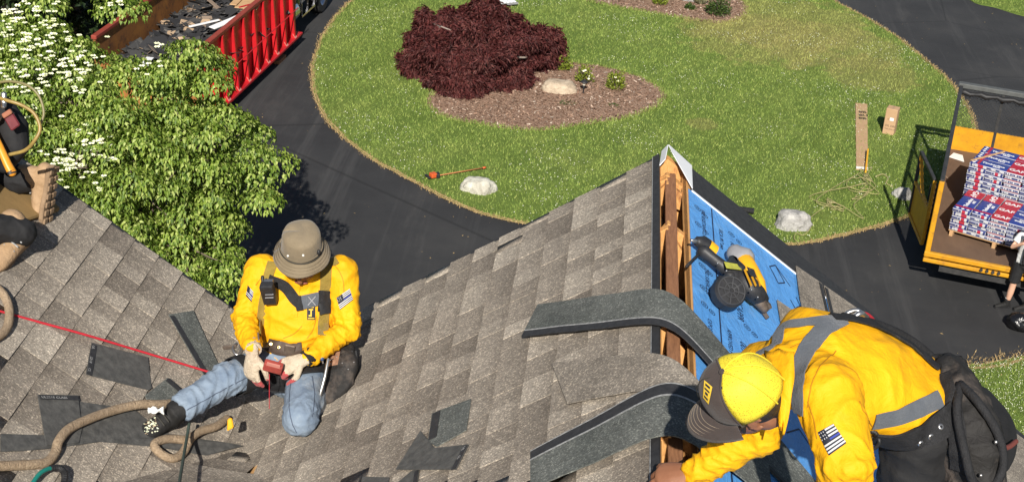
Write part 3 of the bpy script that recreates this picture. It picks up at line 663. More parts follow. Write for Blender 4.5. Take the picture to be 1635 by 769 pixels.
ink_rows = [(-.055, .032, ['FIRE RESISTANT CLASS 4', 'THIS SURFACE UP', 'EXPOSED AREA', 'NAIL HERE  THIS SIDE UP']), (.03, .034, ['RICA 99.7 uwn', '009 ASTM D226 and', 'APPROVED FOR USE', 'ASTM D226 and ICC']), (.085, .052, ['ICC ES 31706', 'RICAPPR', '009 MAC227', 'ICC Approved', 'ASTM D226'])]
for dx_, sz, words in ink_rows:
    y = w_in-.16-dx_*.7
    for w_ in words:
        text_mesh('printed_lettering', w_, sz, ly(x_line+dx_, y, .0046), (0, -1, 0), dnB, M_INK, ul, lift=0, sx=.95)
        y -= len(w_)*sz*.62+.14
for dx_, sz, words in ((.45, .03, ['THIS SIDE UP', 'ASTM D226', 'ICC Approved']), (.50, .048, ['ICC Approved', 'MAC227'])):
    y = w_in-.75
    for w_ in words:
        text_mesh('printed_lettering', w_, sz, ly(x_line+dx_, y, .0046), (0, -1, 0), dnB, M_INK, ul, lift=0, sx=.95); y -= len(w_)*sz*.62+.3
for pts in ([(1229, 425), (1243, 452), (1253, 451), (1238, 423), (1229, 425)], [(1238, 423), (1262, 457)], [(1262, 478), (1270, 492), (1278, 488), (1271, 474)], [(1190, 700), (1215, 690), (1245, 735)], [(1256, 690), (1276, 684), (1300, 720)]):
    for p_, q_ in zip(pts, pts[1:]): rline(p_, q_, .007)

# ---- ropes and cords
M_ROPE = mat('tan_rope', (.24, .17, .105), (.40, .30, .20), 60, .9, bmp=1.0, bscale=130, bdist=.01)
M_RED = mat('red_line', (.50, .02, .035), (.36, .015, .025), 50, .7)
M_TEAL = mat('teal_hose', (.012, .16, .13), None, rough=.35)
M_CORD = mat('dark_green_cord', (.035, .055, .045), (.055, .075, .06), 40, .7)
M_BLK = mat('black_rubber', (.012, .012, .013), (.02, .02, .021), 30, .55)
def rope(name, label, pts, r, m, cat='rope', n=7, plane=on_roof, twist=True):
    P = spline([plane(u, v, h) if len(q) else None for (u, v, h) in pts for q in [(1,)]], 9)
    mb = MB(); mb.tube(P, r, n, round_=True)
    o = mb.build(name, m, None, smooth=True); tag(o, label, cat); return o
rope('safety_line', 'thin red line stretched across the left slope to the leg of the kneeling worker', [(-30, 488, .008), (60, 513, .008), (140, 535, .022), (240, 565, .022), (300, 583, .03), (352, 599, .05)], .0058, M_RED)
rope('fall_rope', 'thick tan rope running along the valley to the black boot', [(-20, 744, .02), (30, 742, .02), (72, 738, .02), (88, 722, .02), (94, 703, .03), (112, 683, .03), (150, 665, .03), (190, 652, .03), (225, 645, .045), (258, 645, .05), (285, 642, .04)], .0205, M_ROPE, n=10)
rope('fall_rope', 'loop of thick tan rope under the shin of the kneeling worker', [(362, 668, .02), (345, 680, .03), (320, 688, .03), (304, 700, .03), (292, 722, .022), (275, 731, .021), (255, 722, .021), (247, 708, .021), (268, 700, .025), (300, 702, .03)], .0195, M_ROPE, n=10)
rope('fall_rope', 'loop of thick tan rope at the left edge of the slope', [(-25, 452, .02), (-2, 462, .02), (11, 480, .02), (15, 504, .02), (8, 528, .02), (-20, 548, .02)], .0195, M_ROPE, n=10)
rope('green_cord', 'thin dark green cord hanging from the shin down to the bottom edge', [(302, 676, .09), (298, 700, .10), (292, 735, .10), (283, 790, .10)], .0068, M_CORD, 'cord')
th = empty('air_hose', on_roof(80, 760), 'teal and black hose end looping up at the bottom left', 'hose')
MB().tube(spline([on_roof(u, v, h) for u, v, h in [(45, 785, .02), (54, 768, .03), (64, 755, .04), (76, 748, .045), (82, 747, .045)]], 6), .0095, 8).build('teal_hose', M_TEAL, th, smooth=True)
sp_ = spline([on_roof(u, v, h) for u, v, h in [(80, 747, .045), (92, 746, .045), (101, 752, .04), (103, 765, .03), (96, 785, .02)]], 8)
MB().tube(sp_, [.0125+.002*(i % 2) for i in range(len(sp_))], 8).build('strain_relief', M_BLK, th)

# ---- coil nail gun on the blue sheet
M_YEL = mat('tool_yellow', (.78, .40, .015), (.66, .33, .012), 18, .45, wear=(.28, .17, .03), wscale=16, wlo=.6, whi=.75)
M_TBLK = mat('tool_black', (.014, .014, .016), (.028, .028, .03), 26, .5, bmp=.2)
M_TGRY = mat('tool_grey', (.28, .28, .29), (.2, .2, .21), 14, .5)
M_STEEL = mat('steel', (.5, .5, .5), (.35, .34, .33), 30, .35, metal=.9)
M_DIRTY = mat('nose_steel', (.10, .075, .06), (.18, .14, .11), 40, .55, metal=.5)
M_LABEL = mat('yellow_label', (.6, .6, .06), (.4, .36, .06), 40, .5)
M_SCREW = mat('screw', (.3, .3, .3), None, rough=.4, metal=.8)
gun = empty('nail_gun', onR(1166, 463), 'black and yellow coil nail gun lying on the blue sheet', 'nail gun')
G_ = lambda u, v, h: onR(u, v, h)
AXD = -F_*.75+NB_*.5; AXD /= np.linalg.norm(AXD); AXX = np.cross(V((0, 1, 0)), AXD); AXX /= np.linalg.norm(AXX); AXY = np.cross(AXD, AXX)
mg = MB(); c0 = G_(1167, 464, .10)-AXD*.055
mg.lathe([(0, 0), (.06, 0), (.068, .006), (.068, .05), (.062, .058), (0.0, .058)], c0, AXD, 28).build('magazine', M_TBLK, gun, smooth=True, auto=35)
cv = MB(); ct = c0+AXD*.058
for rr in (.058, .031, .012):
    P = []
    for k in range(29):
        a = 2*math.pi*k/28; d = AXX*math.cos(a)+AXY*math.sin(a); P.append(ct+d*rr+AXD*.003)
    cv.tube(P, .0035, 5)
for k in range(8):
    a = 2*math.pi*k/8+.2; d = AXX*math.cos(a)+AXY*math.sin(a); cv.bar(ct+d*.012+AXD*.002, ct+d*.058+AXD*.002, .006, .006, AXD)
cv.build('magazine_ribs', mat('tool_black_rib', (.05, .05, .052), (.03, .03, .032), 20, .45), gun)
bd = MB(); bd.tube([G_(1185, 412, .07), G_(1193, 432, .075), G_(1206, 455, .07), G_(1214, 474, .05)], [(.04, .044), (.049, .05), (.046, .045), (.03, .034)], 16, round_=True)
bd.build('motor_housing', M_YEL, gun, smooth=True)
bd = MB(); bd.tube([G_(1175, 405, .066), G_(1184, 413, .07)], [.042, .058], 16, round_=True); bd.build('exhaust_cap', M_TGRY, gun, smooth=True)
for du in (-9, -2, 5): MB().bar(G_(1198+du, 430, .126), G_(1209+du, 456, .116), .003, .008, NB_).build('housing_rib', mat('rib_dark_yellow', (.5, .25, .01), None, rough=.5), gun)
bd = MB(); bd.tube([G_(1124, 402, .05), G_(1137, 412, .055), G_(1152, 424, .06), G_(1168, 436, .062), G_(1188, 448, .06)], [(.027, .03), (.022, .026), (.024, .028), (.036, .032), (.04, .034)], 14, round_=True); bd.build('handle', M_TBLK, gun, smooth=True)
bd = MB(); bd.tube([G_(1140, 402, .055), G_(1128, 393, .055)], [.031, .034], 16); bd.build('handle_ring', M_YEL, gun, smooth=True, auto=40)
bd = MB(); bd.tube([G_(1128, 393, .055), G_(1121, 388, .055), G_(1116, 386, .055)], [.033, .033, .024], 16, round_=True); bd.build('handle_cap', M_TBLK, gun, smooth=True)
bd = MB(); bd.tube([G_(1117, 387, .055), G_(1110, 385, .055), G_(1103, 383, .055)], [.011, .009, .006], 10); bd.build('air_fitting', M_STEEL, gun, smooth=True)
MB().bar(G_(1119, 402, .03), G_(1097, 424, .028), .012, .02, NB_).build('belt_hook', M_TBLK, gun, bevel=.003)
MB().tube([G_(1165, 440, .055), G_(1172, 418, .07), G_(1180, 430, .085)], [.028, .032, .03], 10, round_=True).build('trigger_guard', M_TBLK, gun, smooth=True)
MB().slab([G_(1156, 418, .095), G_(1178, 422, .098), G_(1184, 431, .1), G_(1160, 428, .097)], NB_, .002).build('warning_label', M_LABEL, gun)
MB().tube([G_(1206, 468, .06), G_(1214, 482, .05), G_(1220, 492, .04)], [(.036, .03), (.03, .026), (.02, .02)], 12, round_=True).build('nose_block', M_DIRTY, gun, smooth=True)
MB().bar(G_(1204, 474, .03), G_(1226, 508, .018), .012, .016, NB_).bar(G_(1214, 474, .045), G_(1229, 490, .03), .03, .02, NB_).build('contact_tip', M_DIRTY, gun, bevel=.002)
MB().tube([G_(1180, 440, .07), G_(1196, 458, .075), G_(1208, 470, .07), G_(1218, 476, .06)], [.036, .046, .042, .026], 12, round_=True).build('driver_housing', M_TBLK, gun, smooth=True)
for u, v, h in ((1146, 420, .085), (1160, 432, .095), (1178, 446, .105), (1200, 462, .115), (1210, 474, .1)): MB().ball(G_(u, v, h), .0045, 8, 5).build('screw', M_SCREW, gun, smooth=True)
MB().slab([G_(1192, 426, .128), G_(1203, 430, .128), G_(1208, 443, .124), G_(1198, 440, .126)], NB_, .002).build('model_plate', M_TBLK, gun)
MB().tube([G_(1150, 446, .05), G_(1146, 462, .05), G_(1150, 478, .05)], [.018, .022, .016], 8, round_=True).build('magazine_latch', M_TBLK, gun, smooth=True)
# ================================================================ trees, shrubs, stones and loose things in the yard
def leaf_mat(name, stops, trans=.3, rough=.5, tcol=None):
    m, nt, b = nodes(name); p = worldpos(nt); g = nt.nodes.new('ShaderNodeNewGeometry')
    c = ramp(nt, g.outputs['Random Per Island'], stops)
    c = mixc(nt, .5, c, ramp(nt, noise_tex(nt, 2.2, 3, .6, p), [(.3, (.65, .7, .6)), (.7, (1.35, 1.3, 1.25))]), 'MULTIPLY')
    nt.links.new(c, b.inputs['Base Color']); b.inputs['Roughness'].default_value = rough; b.inputs['Specular IOR Level'].default_value = .35
    if trans:
        t = nt.nodes.new('ShaderNodeBsdfTranslucent'); nt.links.new(mixc(nt, 1, c, (1.3, 1.3, .6), 'MULTIPLY') if tcol is None else c, t.inputs[0])
        mx = nt.nodes.new('ShaderNodeMixShader'); mx.inputs[0].default_value = trans
        nt.links.new(b.outputs[0], mx.inputs[1]); nt.links.new(t.outputs[0], mx.inputs[2]); nt.links.new(mx.outputs[0], nt.nodes['Material Output'].inputs[0])
    return m
M_DOG = leaf_mat('dogwood_leaf', [(0, (.065, .12, .018)), (.35, (.15, .235, .032)), (.7, (.265, .355, .06)), (1, (.45, .51, .17))])
M_DARKLEAF = leaf_mat('woods_leaf_painted_shade', [(0, (.008, .018, .005)), (.6, (.016, .032, .008)), (1, (.03, .05, .014))], .1)  # shade of the woods is put into this near-black leaf colour
M_MAPLE = leaf_mat('maple_leaf', [(0, (.055, .013, .015)), (.5, (.115, .028, .028)), (.85, (.17, .045, .042)), (1, (.25, .10, .085))], .2, .55, tcol=1)
M_SHRUB = leaf_mat('shrub_leaf', [(0, (.09, .13, .012)), (.6, (.2, .25, .025)), (1, (.34, .36, .08))], .25)
M_SHRUB2 = leaf_mat('box_leaf', [(0, (.025, .05, .012)), (.6, (.05, .09, .018)), (1, (.09, .13, .03))], .2)
M_PETAL = leaf_mat('bract', [(0, (.62, .66, .40)), (.6, (.78, .78, .60)), (1, (.85, .85, .74))], .15, .6)
M_BARK = mat('bark', (.10, .075, .055), (.19, .15, .115), 14, .9, bmp=.8, bscale=40)
M_BARKP = mat('pale_bark', (.2, .16, .13), (.33, .28, .24), 14, .9, bmp=.8, bscale=40)
def leaves(name, pos, dirs, nrm, L, W, m, parent, fold=.25, curl=.25):
    n = len(pos); d = dirs/np.linalg.norm(dirs, axis=1)[:, None]; s = np.cross(d, nrm); s /= np.linalg.norm(s, axis=1)[:, None]+1e-9; u = np.cross(s, d)
    L = np.broadcast_to(L, n)[:, None]; W = np.broadcast_to(W, n)[:, None]
    a = pos; t = pos+d*L-u*L*curl; mid = pos+d*L*.45+u*L*.05
    l = mid-s*W+u*W*fold; r = mid+s*W+u*W*fold
    vs_ = np.stack([a, l, t, r], 1).reshape(-1, 3); i = np.arange(n)*4
    fs = np.concatenate([np.stack([i, i+3, i+2], 1), np.stack([i, i+2, i+1], 1)])
    o = npmesh(name, vs_, fs, m, parent); o['kind'] = 'stuff'; return o
def unit(n): q = RNG.normal(size=(n, 3)); return q/np.linalg.norm(q, axis=1)[:, None]
def limb(mb, a, b, r0, r1, k=5, wob_=.12):
    P = []; a, b = V(a), V(b); L = np.linalg.norm(b-a)
    for i in range(k+1):
        t = i/k; q = a+(b-a)*t; q = q+V(noise.noise_vector(Vector(q*1.3)))*wob_*L*math.sin(math.pi*t)*.6; P.append(q)
    mb.tube(P, [r0+(r1-r0)*i/k for i in range(k+1)], 6)
# ---- kousa dogwood in front of the driveway
def ell(u, v, d, rx, ry, rz): return depth(u, v, d), V((rx, ry, rz))
E_ = [ell(205, 275, 22.2, 1.75, 1.6, 1.4), ell(55, 165, 22.6, 1.25, 1.4, 1.15), ell(330, 232, 22.0, .85, 1.1, .75), ell(292, 395, 21.8, .75, 1.0, .8), ell(110, 300, 22.2, 1.6, 1.4, 1.3), ell(40, 65, 22.8, .55, .6, .5), ell(170, 130, 22.6, .5, .6, .5), ell(290, 120, 22.3, .75, .8, .6)]
base = ground(205, 560); base = V((depth(215, 275, 22.2)[0], depth(215, 275, 22.2)[1]+.1, 0))
dog = empty('dogwood_tree', base, 'large green dogwood with white blossoms between the roof and the red dumpster', 'tree')
pads = []
for (c, r), k in zip(E_, (190, 110, 80, 70, 90, 36, 20, 30)):
    q = unit(k); rad = RNG.random(k)**.35; P = c+q*r*rad[:, None]; pads += list(P)
pads += [depth(u, v, d) for u, v, d in [(415, 240, 21.9), (428, 250, 21.8), (395, 268, 21.8), (380, 222, 22), (418, 312, 21.6), (385, 330, 21.5), (362, 420, 21.3), (335, 445, 21.3), (325, 405, 21.4), (300, 425, 21.3), (378, 196, 22.2), (350, 190, 22.2), (328, 100, 22.4), (338, 92, 22.4), (296, 82, 22.4), (310, 110, 22.4), (355, 212, 22.1), (192, 6, 22.6), (186, 36, 22.6), (60, 30, 22.8), (72, 2, 22.8), (18, 50, 22.8), (110, 62, 22.7), (100, 100, 22.7), (150, 90, 22.6), (205, 158, 22.5), (238, 150, 22.5), (272, 152, 22.4), (300, 158, 22.4), (326, 150, 22.4), (250, 175, 22.4), (180, 140, 22.5)]]
pads = np.array(pads); pads = pads[pads[:, 2] > 1.2]; keep_ = []
def seen(p): w = p-CAM; z = w @ F_; return w @ R_/z*FPX+PW/2, w @ D_/z*FPX+PH/2
clear = [(205, -60), (214, 40), (198, 92), (232, 104), (268, 88), (302, 48), (335, 46), (352, 20), (372, 60), (352, 120), (345, 168), (372, 182), (480, 190), (520, -60)]   # this side of the crown is thin: the dumpster shows past it
for p_ in pads:
    if all(np.linalg.norm((p_-k_)*V((1, 1, 1.35))) > .43 for k_ in keep_) and not inpoly(np.array([seen(p_)]), clear)[0]: keep_.append(p_)
pads = np.array(keep_)
mb = MB(); hub = V((base[0], base[1], 2.6)); limb(mb, base+V((0, 0, -.05)), hub, .16, .12, 6, .1); mb.build('trunk', M_BARK, dog, smooth=True)
for k, (c, r) in enumerate(E_):
    mb = MB(); limb(mb, hub+V((0, 0, -.4+.1*k)), c, .07, .025, 6)
    if k == 7: c = c+V((-.3, 0, -.6))
    near = pads[np.linalg.norm((pads-c)/r, axis=1) < 1.15][:26]
    for p in near: limb(mb, c+(p-c)*.08, p, .018, .006, 3)
    mb.build('branch', M_BARK, dog, smooth=True)
nl = 470; pc = np.repeat(pads, nl, 0); n = len(pc); sc = np.repeat(.75+RNG.random(len(pads))*.5, nl)
ang = RNG.random(n)*6.283; rr = np.sqrt(RNG.random(n)); hh = RNG.normal(0, .04, n)-.15*rr**2
off = np.c_[np.cos(ang)*rr*.37*sc, np.sin(ang)*rr*.37*sc, hh+.05]
cl = np.round(off*7)/7; off = off*.72+cl*.28                       # leaves gather in whorls
pos = pc+off; out = np.c_[np.cos(ang), np.sin(ang), np.zeros(n)]
dirs = out*.55+np.c_[RNG.normal(0, .35, (n, 2)), -.75+RNG.normal(0, .25, n)]
nrm = np.c_[np.cos(ang)*.6, np.sin(ang)*.6, np.full(n, .8)]+RNG.normal(0, .25, (n, 3))
leaves('crown', pos, dirs, nrm, .074*(.55+RNG.random(n)*.75), .0215*(.6+RNG.random(n)*.7), M_DOG, dog, .3, .3)
fl = []
for (u, v, du, dv, k) in [(40, 75, 40, 40, 110), (100, 85, 35, 40, 110), (60, 140, 50, 30, 60), (110, 258, 28, 22, 80), (140, 245, 22, 18, 50), (25, 25, 22, 25, 50), (120, 115, 25, 20, 50), (185, 12, 12, 14, 16), (235, 118, 22, 10, 12), (160, 300, 12, 8, 8), (250, 75, 14, 8, 6)]:
    for _ in range(int(k*.6)):
        uu, vv = u+RNG.normal(0, du*.8), v+RNG.normal(0, dv*.8); r_ = ray(uu, vv); r_ /= np.linalg.norm(r_)
        t = (pads-CAM) @ r_; dd = np.linalg.norm(pads-CAM-t[:, None]*r_, axis=1); ok = np.where(dd < .33)[0]
        if len(ok): j = ok[np.argmin(t[ok])]; fl.append(CAM+r_*(t[j]-.16)+V((0, 0, .05)))
fl = np.array(fl); k = len(fl); fp, fd, fn = [], [], []
for j in range(4):
    a = 1.571*j+RNG.random(k)*.6; nn = np.c_[RNG.normal(0, .45, (k, 2)), np.ones(k)]; nn[:, 1] -= 1.0
    fp.append(fl); fd.append(np.c_[np.cos(a), np.sin(a), np.full(k, .15)]); fn.append(nn)
leaves('blossoms', np.concatenate(fp), np.concatenate(fd), np.concatenate(fn), .044, .019, M_PETAL, dog, .15, .1)

# ---- dark woods behind the dumpster
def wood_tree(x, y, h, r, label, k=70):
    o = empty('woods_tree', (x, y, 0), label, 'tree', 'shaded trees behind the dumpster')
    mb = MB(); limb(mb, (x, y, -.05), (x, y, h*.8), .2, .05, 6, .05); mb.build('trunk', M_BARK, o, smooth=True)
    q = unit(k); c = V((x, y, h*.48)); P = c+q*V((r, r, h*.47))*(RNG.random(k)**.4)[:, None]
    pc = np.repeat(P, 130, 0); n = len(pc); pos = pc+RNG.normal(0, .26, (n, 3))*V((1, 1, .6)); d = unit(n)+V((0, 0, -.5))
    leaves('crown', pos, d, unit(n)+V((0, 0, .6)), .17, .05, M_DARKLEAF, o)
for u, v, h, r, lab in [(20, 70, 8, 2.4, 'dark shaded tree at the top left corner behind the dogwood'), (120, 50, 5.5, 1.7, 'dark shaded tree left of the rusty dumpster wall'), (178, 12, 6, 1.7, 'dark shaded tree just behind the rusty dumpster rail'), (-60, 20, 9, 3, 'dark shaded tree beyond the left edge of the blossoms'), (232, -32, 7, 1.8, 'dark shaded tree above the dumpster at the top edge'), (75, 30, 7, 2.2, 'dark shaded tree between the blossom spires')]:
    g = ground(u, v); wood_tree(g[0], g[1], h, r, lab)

# ---- laceleaf maple
mb0 = ground(775, 138); mp = empty('maple_tree', mb0, 'dark red laceleaf maple spreading over the mulch bed', 'tree')
domes = [(ground(742, 128), 1.2, 1.1, 1.5), (ground(795, 108), 1.3, 1.1, 1.62), (ground(850, 104), .75, .7, 1.05), (ground(690, 108), .85, .8, .95), (ground(815, 138), .5, .4, .62), (ground(732, 150), .6, .4, .75), (ground(700, 76), .8, .7, 1.15), (ground(868, 84), .5, .5, .85), (ground(668, 118), .45, .5, .62), (ground(770, 66), 1.0, .8, 1.35)]
mb = MB(); limb(mb, mb0+V((0, 0, -.05)), mb0+V((-.1, 0, .7)), .09, .07, 4); mb.build('trunk', M_BARKP, mp, smooth=True)
for k in range(7):
    dm = domes[k % len(domes)]; a = RNG.random()*6.283
    mb = MB(); e = dm[0]+V((math.cos(a)*dm[1]*.55, math.sin(a)*dm[2]*.55, dm[3]*.62)); limb(mb, mb0+V((-.1, 0, .6)), e, .032, .008, 8, .45); mb.build('branch', M_BARKP, mp, smooth=True)
LP, LD, LN = [], [], []
for c, rx, ry, h in domes:
    k = int(6200*rx*ry+1200); q = unit(k); q[:, 2] = np.abs(q[:, 2])**.8; lump = np.array([noise.noise(Vector((x*2.9+c[0], y*2.9, z*4.2))) for x, y, z in q])
    rad = (.84+.46*lump)*(1-.2*RNG.random(k)**1.6); P = c+q*np.c_[np.full(k, rx), np.full(k, ry), np.full(k, h*.9)]*rad[:, None]
    LP.append(P); o_ = q*V((1, 1, .3)); LD.append(o_*.8+np.c_[RNG.normal(0, .5, (k, 2)), -.55+RNG.normal(0, .3, k)]); LN.append(q+RNG.normal(0, .4, (k, 3)))
LP, LD, LN = map(np.concatenate, (LP, LD, LN)); ok = LP[:, 2] > .05; LP, LD, LN = LP[ok], LD[ok], LN[ok]
# each lace leaf is three narrow fingers
P3 = np.repeat(LP, 3, 0)+RNG.normal(0, .012, (len(LP)*3, 3)); D3 = np.repeat(LD, 3, 0)+RNG.normal(0, .35, (len(LP)*3, 3)); N3 = np.repeat(LN, 3, 0)
leaves('crown', P3, D3, N3, .115*(.5+RNG.random(len(P3))**1.5*1.1), .0075, M_MAPLE, mp, .3, .35)

# ---- small shrubs
def shrub(name, label, g, r, h, n, m, group=None, L=.06, W=.018, up=.6, flowers=0):
    o = empty(name, g, label, 'shrub', group)
    mb = MB()
    for k in range(7): a = k*.9; limb(mb, g, g+V((math.cos(a)*r*.6, math.sin(a)*r*.6, h*.7)), .012, .004, 3)
    mb.build('stems', M_BARK, o)
    q = unit(n); q[:, 2] = np.abs(q[:, 2]); lump = np.array([noise.noise(Vector(x*3.1+V((g[0], 0, 0)))) for x in q]); rad = (.8+.45*lump)*(RNG.random(n)**.3)
    P = g+V((0, 0, h*.12))+q*V((r, r, h*.85))*rad[:, None]
    leaves('foliage', P, q*V((1, 1, .5))+np.c_[RNG.normal(0, .4, (n, 2)), up+RNG.normal(0, .3, n)], q+RNG.normal(0, .5, (n, 3)), L, W, m, o)
    for k in range(flowers):
        c = g+V((RNG.normal(0, r*.4), -r*.5+RNG.normal(0, .05), h*.55+RNG.normal(0, .06))); MB().ball(c, (.035, .035, .025), 8, 5).build('bloom', M_PETAL, o, smooth=True)
    return o
shrub('shrub', 'round yellow green shrub touching the red maple', ground(899, 113), .21, .42, 420, M_SHRUB)
shrub('shrub', 'yellow green shrub with white blooms behind the path light', ground(932, 133), .24, .52, 380, M_SHRUB, up=.9, flowers=4)
shrub('shrub', 'yellow green shrub at the right end of the maple bed', ground(982, 144), .27, .52, 480, M_SHRUB, up=.8, flowers=2)
shrub('shrub', 'bright round shrub at the top edge of the back bed', ground(1054, 9), .24, .45, 420, M_SHRUB)
shrub('shrub', 'small blue green plant left of the biggest shrub in the back bed', ground(1101, 16), .16, .2, 200, M_SHRUB2)
shrub('shrub', 'biggest dark green round shrub in the back bed', ground(1145, 25), .42, .62, 1100, M_SHRUB2, up=.3, L=.05)
shrub('shrub', 'dark twiggy shrub cut off by the top edge of the back bed', ground(1025, -2), .22, .3, 200, M_SHRUB2)
shrub('ground_plant', 'low sprawling weed in the mulch below the tan boulder', ground(905, 167), .26, .07, 130, M_SHRUB2, L=.05, W=.006)
shrub('ground_plant', 'low grey green weed in the mulch at right', ground(979, 171), .15, .07, 90, M_SHRUB2, L=.045, W=.008)
g = ground(1118, 8); o = empty('ornamental_grass', g, 'pale tuft of ornamental grass beside the biggest shrub', 'grass clump')
n = 260; a = RNG.random(n)*6.283; P = g+np.c_[np.cos(a)*.1*RNG.random(n), np.sin(a)*.1*RNG.random(n), np.zeros(n)]
leaves('blades', P, np.c_[np.cos(a)*.5, np.sin(a)*.5, np.ones(n)], np.c_[np.cos(a), np.sin(a), np.zeros(n)], .5, .007, leaf_mat('pale_grass', [(0, (.25, .25, .14)), (1, (.5, .48, .34))], .2), o)

# ---- boulders
def rock_mat(name, a, b, c):
    m, nt, bs = nodes(name); p = worldpos(nt)
    col = ramp(nt, noise_tex(nt, 3.5, 7, .7, p, .8), [(.3, a), (.5, b), (.68, c)])
    col = mixc(nt, ramp(nt, noise_tex(nt, 9, 6, .75, p), [(.55, (0, 0, 0)), (.7, (.7, .7, .7))]), col, tuple(x*.42 for x in a))
    nt.links.new(col, bs.inputs['Base Color']); bs.inputs['Roughness'].default_value = .9; bump(nt, bs, noise_tex(nt, 14, 6, .75, p), .7, .05); return m
M_RK1 = rock_mat('boulder_tan', (.30, .235, .165), (.45, .36, .26), (.56, .46, .34)); M_RK2 = rock_mat('boulder_pale', (.3, .275, .22), (.52, .5, .42), (.72, .7, .6)); M_RK3 = rock_mat('boulder_grey', (.2, .19, .175), (.34, .33, .31), (.55, .53, .49))
def boulder(label, g, r, m, seed, rot=0, sink=.31, blocky=.0):
    bm = bmesh.new(); bmesh.ops.create_icosphere(bm, subdivisions=4, radius=1)
    for v in bm.verts:
        d = v.co.copy(); k = 1+.22*noise.noise(d*1.2+Vector((seed, 0, 0)))+.11*noise.noise(d*2.9+Vector((0, seed, 0)))+.07*noise.noise(d*6+Vector((0, 0, seed)))-.10*abs(noise.noise(d*2.1+Vector((seed, seed, 0))))+.025*noise.noise(d*15)
        d = d*k
        if blocky: d = Vector([math.copysign(abs(x)**(1-blocky), x) for x in d])
        c, s_ = math.cos(rot), math.sin(rot); x, y = d.x*r[0], d.y*r[1]; v.co = Vector((x*c-y*s_, x*s_+y*c, max(d.z*r[2], -r[2]*.5)))+Vector(g)+Vector((0, 0, r[2]*(1-sink*2)*.75))
    me = bpy.data.meshes.new('boulder'); bm.to_mesh(me); bm.free(); me.polygons.foreach_set('use_smooth', [True]*len(me.polygons)); me.materials.append(m)
    return tag(link('boulder', me), label, 'rock')
boulder('flat tan boulder in the mulch beside the maple', ground(891, 146), (.40, .27, .22), M_RK1, 2.3, .1, blocky=.25)
boulder('pale lichened boulder on the lawn near the orange handled tool', ground(763, 304), (.35, .24, .2), M_RK2, 5.1, -.15, blocky=.2)
boulder('grey rounded boulder on the lawn by the rope end', ground(1266, 361), (.36, .3, .27), M_RK3, 9.4, .3)
boulder('small grey boulder in the shadow of the yellow trailer', ground(1440, 315), (.2, .19, .17), M_RK3, 12.1)
boulder('grey boulder at the top edge behind the ornamental grass', ground(1104, 2), (.3, .24, .24), M_RK3, 15.7, .2)

# ---- path light
g = ground(931, 150.5); lm = empty('path_light', g, 'black mushroom path light in front of the blooming shrub', 'path light')
MB().tube([g, g+V((0, 0, .28))], .014, 10).build('post', M_TBLK, lm, smooth=True)
MB().lathe([(.0, .35), (.03, .345), (.055, .33), (.09, .305), (.092, .298), (.05, .30)], g, (0, 0, 1), 18).build('cap', M_TBLK, lm, smooth=True)
MB().lathe([(.03, .22), (.034, .24), (.034, .3)], g, (0, 0, 1), 12).build('lamp_glass', mat('lamp_glass', (.5, .48, .4), None, rough=.2), lm, smooth=True)
MB().lathe([(.03, 0), (.03, .05), (.016, .06)], g, (0, 0, 1), 10).build('stake_collar', M_TBLK, lm)

# ---- long-handled tool on the grass
M_ORG = mat('orange_plastic', (.60, .11, .03), (.46, .085, .02), 20, .45); M_ORGW = mat('orange_shaft', (.48, .19, .07), (.34, .13, .05), 25, .7)
a, b = ground(694, 281, .07), ground(771, 268, .08); tl = empty('long_handled_tool', ground(694, 282), 'orange shafted tool with a red orange head lying on the lawn above the pale boulder', 'garden tool')
MB().tube([a, b], .012, 8).build('shaft', M_ORGW, tl, smooth=True)
MB().tube([b, b+(b-a)*.06], .021, 8).build('grip', M_ORG, tl, smooth=True)
MB().box(a+V((-.03, 0, .02)), (.13, .13, .09), (.8, .6, 0), (-.6, .8, 0)).build('head', M_ORG, tl, bevel=.02, seg=2)
MB().box(a+V((.06, .03, .015)), (.07, .15, .08), (.95, .2, 0), (-.2, .95, 0)).box(a+V((-.13, -.05, .0)), (.06, .2, .03), (.8, .6, 0), (-.6, .8, 0)).build('head_bracket', M_TBLK, tl, bevel=.01)

# ---- stacked white ribbed panels at the top of the maple
a, b = ground(812, 6, .12), ground(735, -45, .12); d = (b-a)/np.linalg.norm(b-a); s_ = V((d[1], -d[0], 0))
wp = empty('ribbed_panels', (a+b)/2, 'stack of white ribbed metal panels poking out behind the maple at the top edge', 'metal panels')
for k in range(5): MB().bar(a+s_*(.1*k-.2)+V((0, 0, .012*(k % 2))), b+s_*(.1*k-.2), .07, .09).build('panel', M_WHITE, wp, bevel=.012)
MB().bar(a-d*.03-s_*.26, a-d*.03+s_*.26, .03, .05).build('end_cap', M_TGRY, wp)

# ---- black drain pipe behind the rake
a, b = ground(1204, 337, .1), ground(1158, 331, .1); o = MB()
P = [a+(b-a)*t/24 for t in range(25)]; o.tube(P, [.062 if i % 2 else .052 for i in range(25)], 12); tag(o.build('drain_pipe', M_BLK, None), 'black ribbed pipe on the lawn just past the black rake edge', 'pipe')

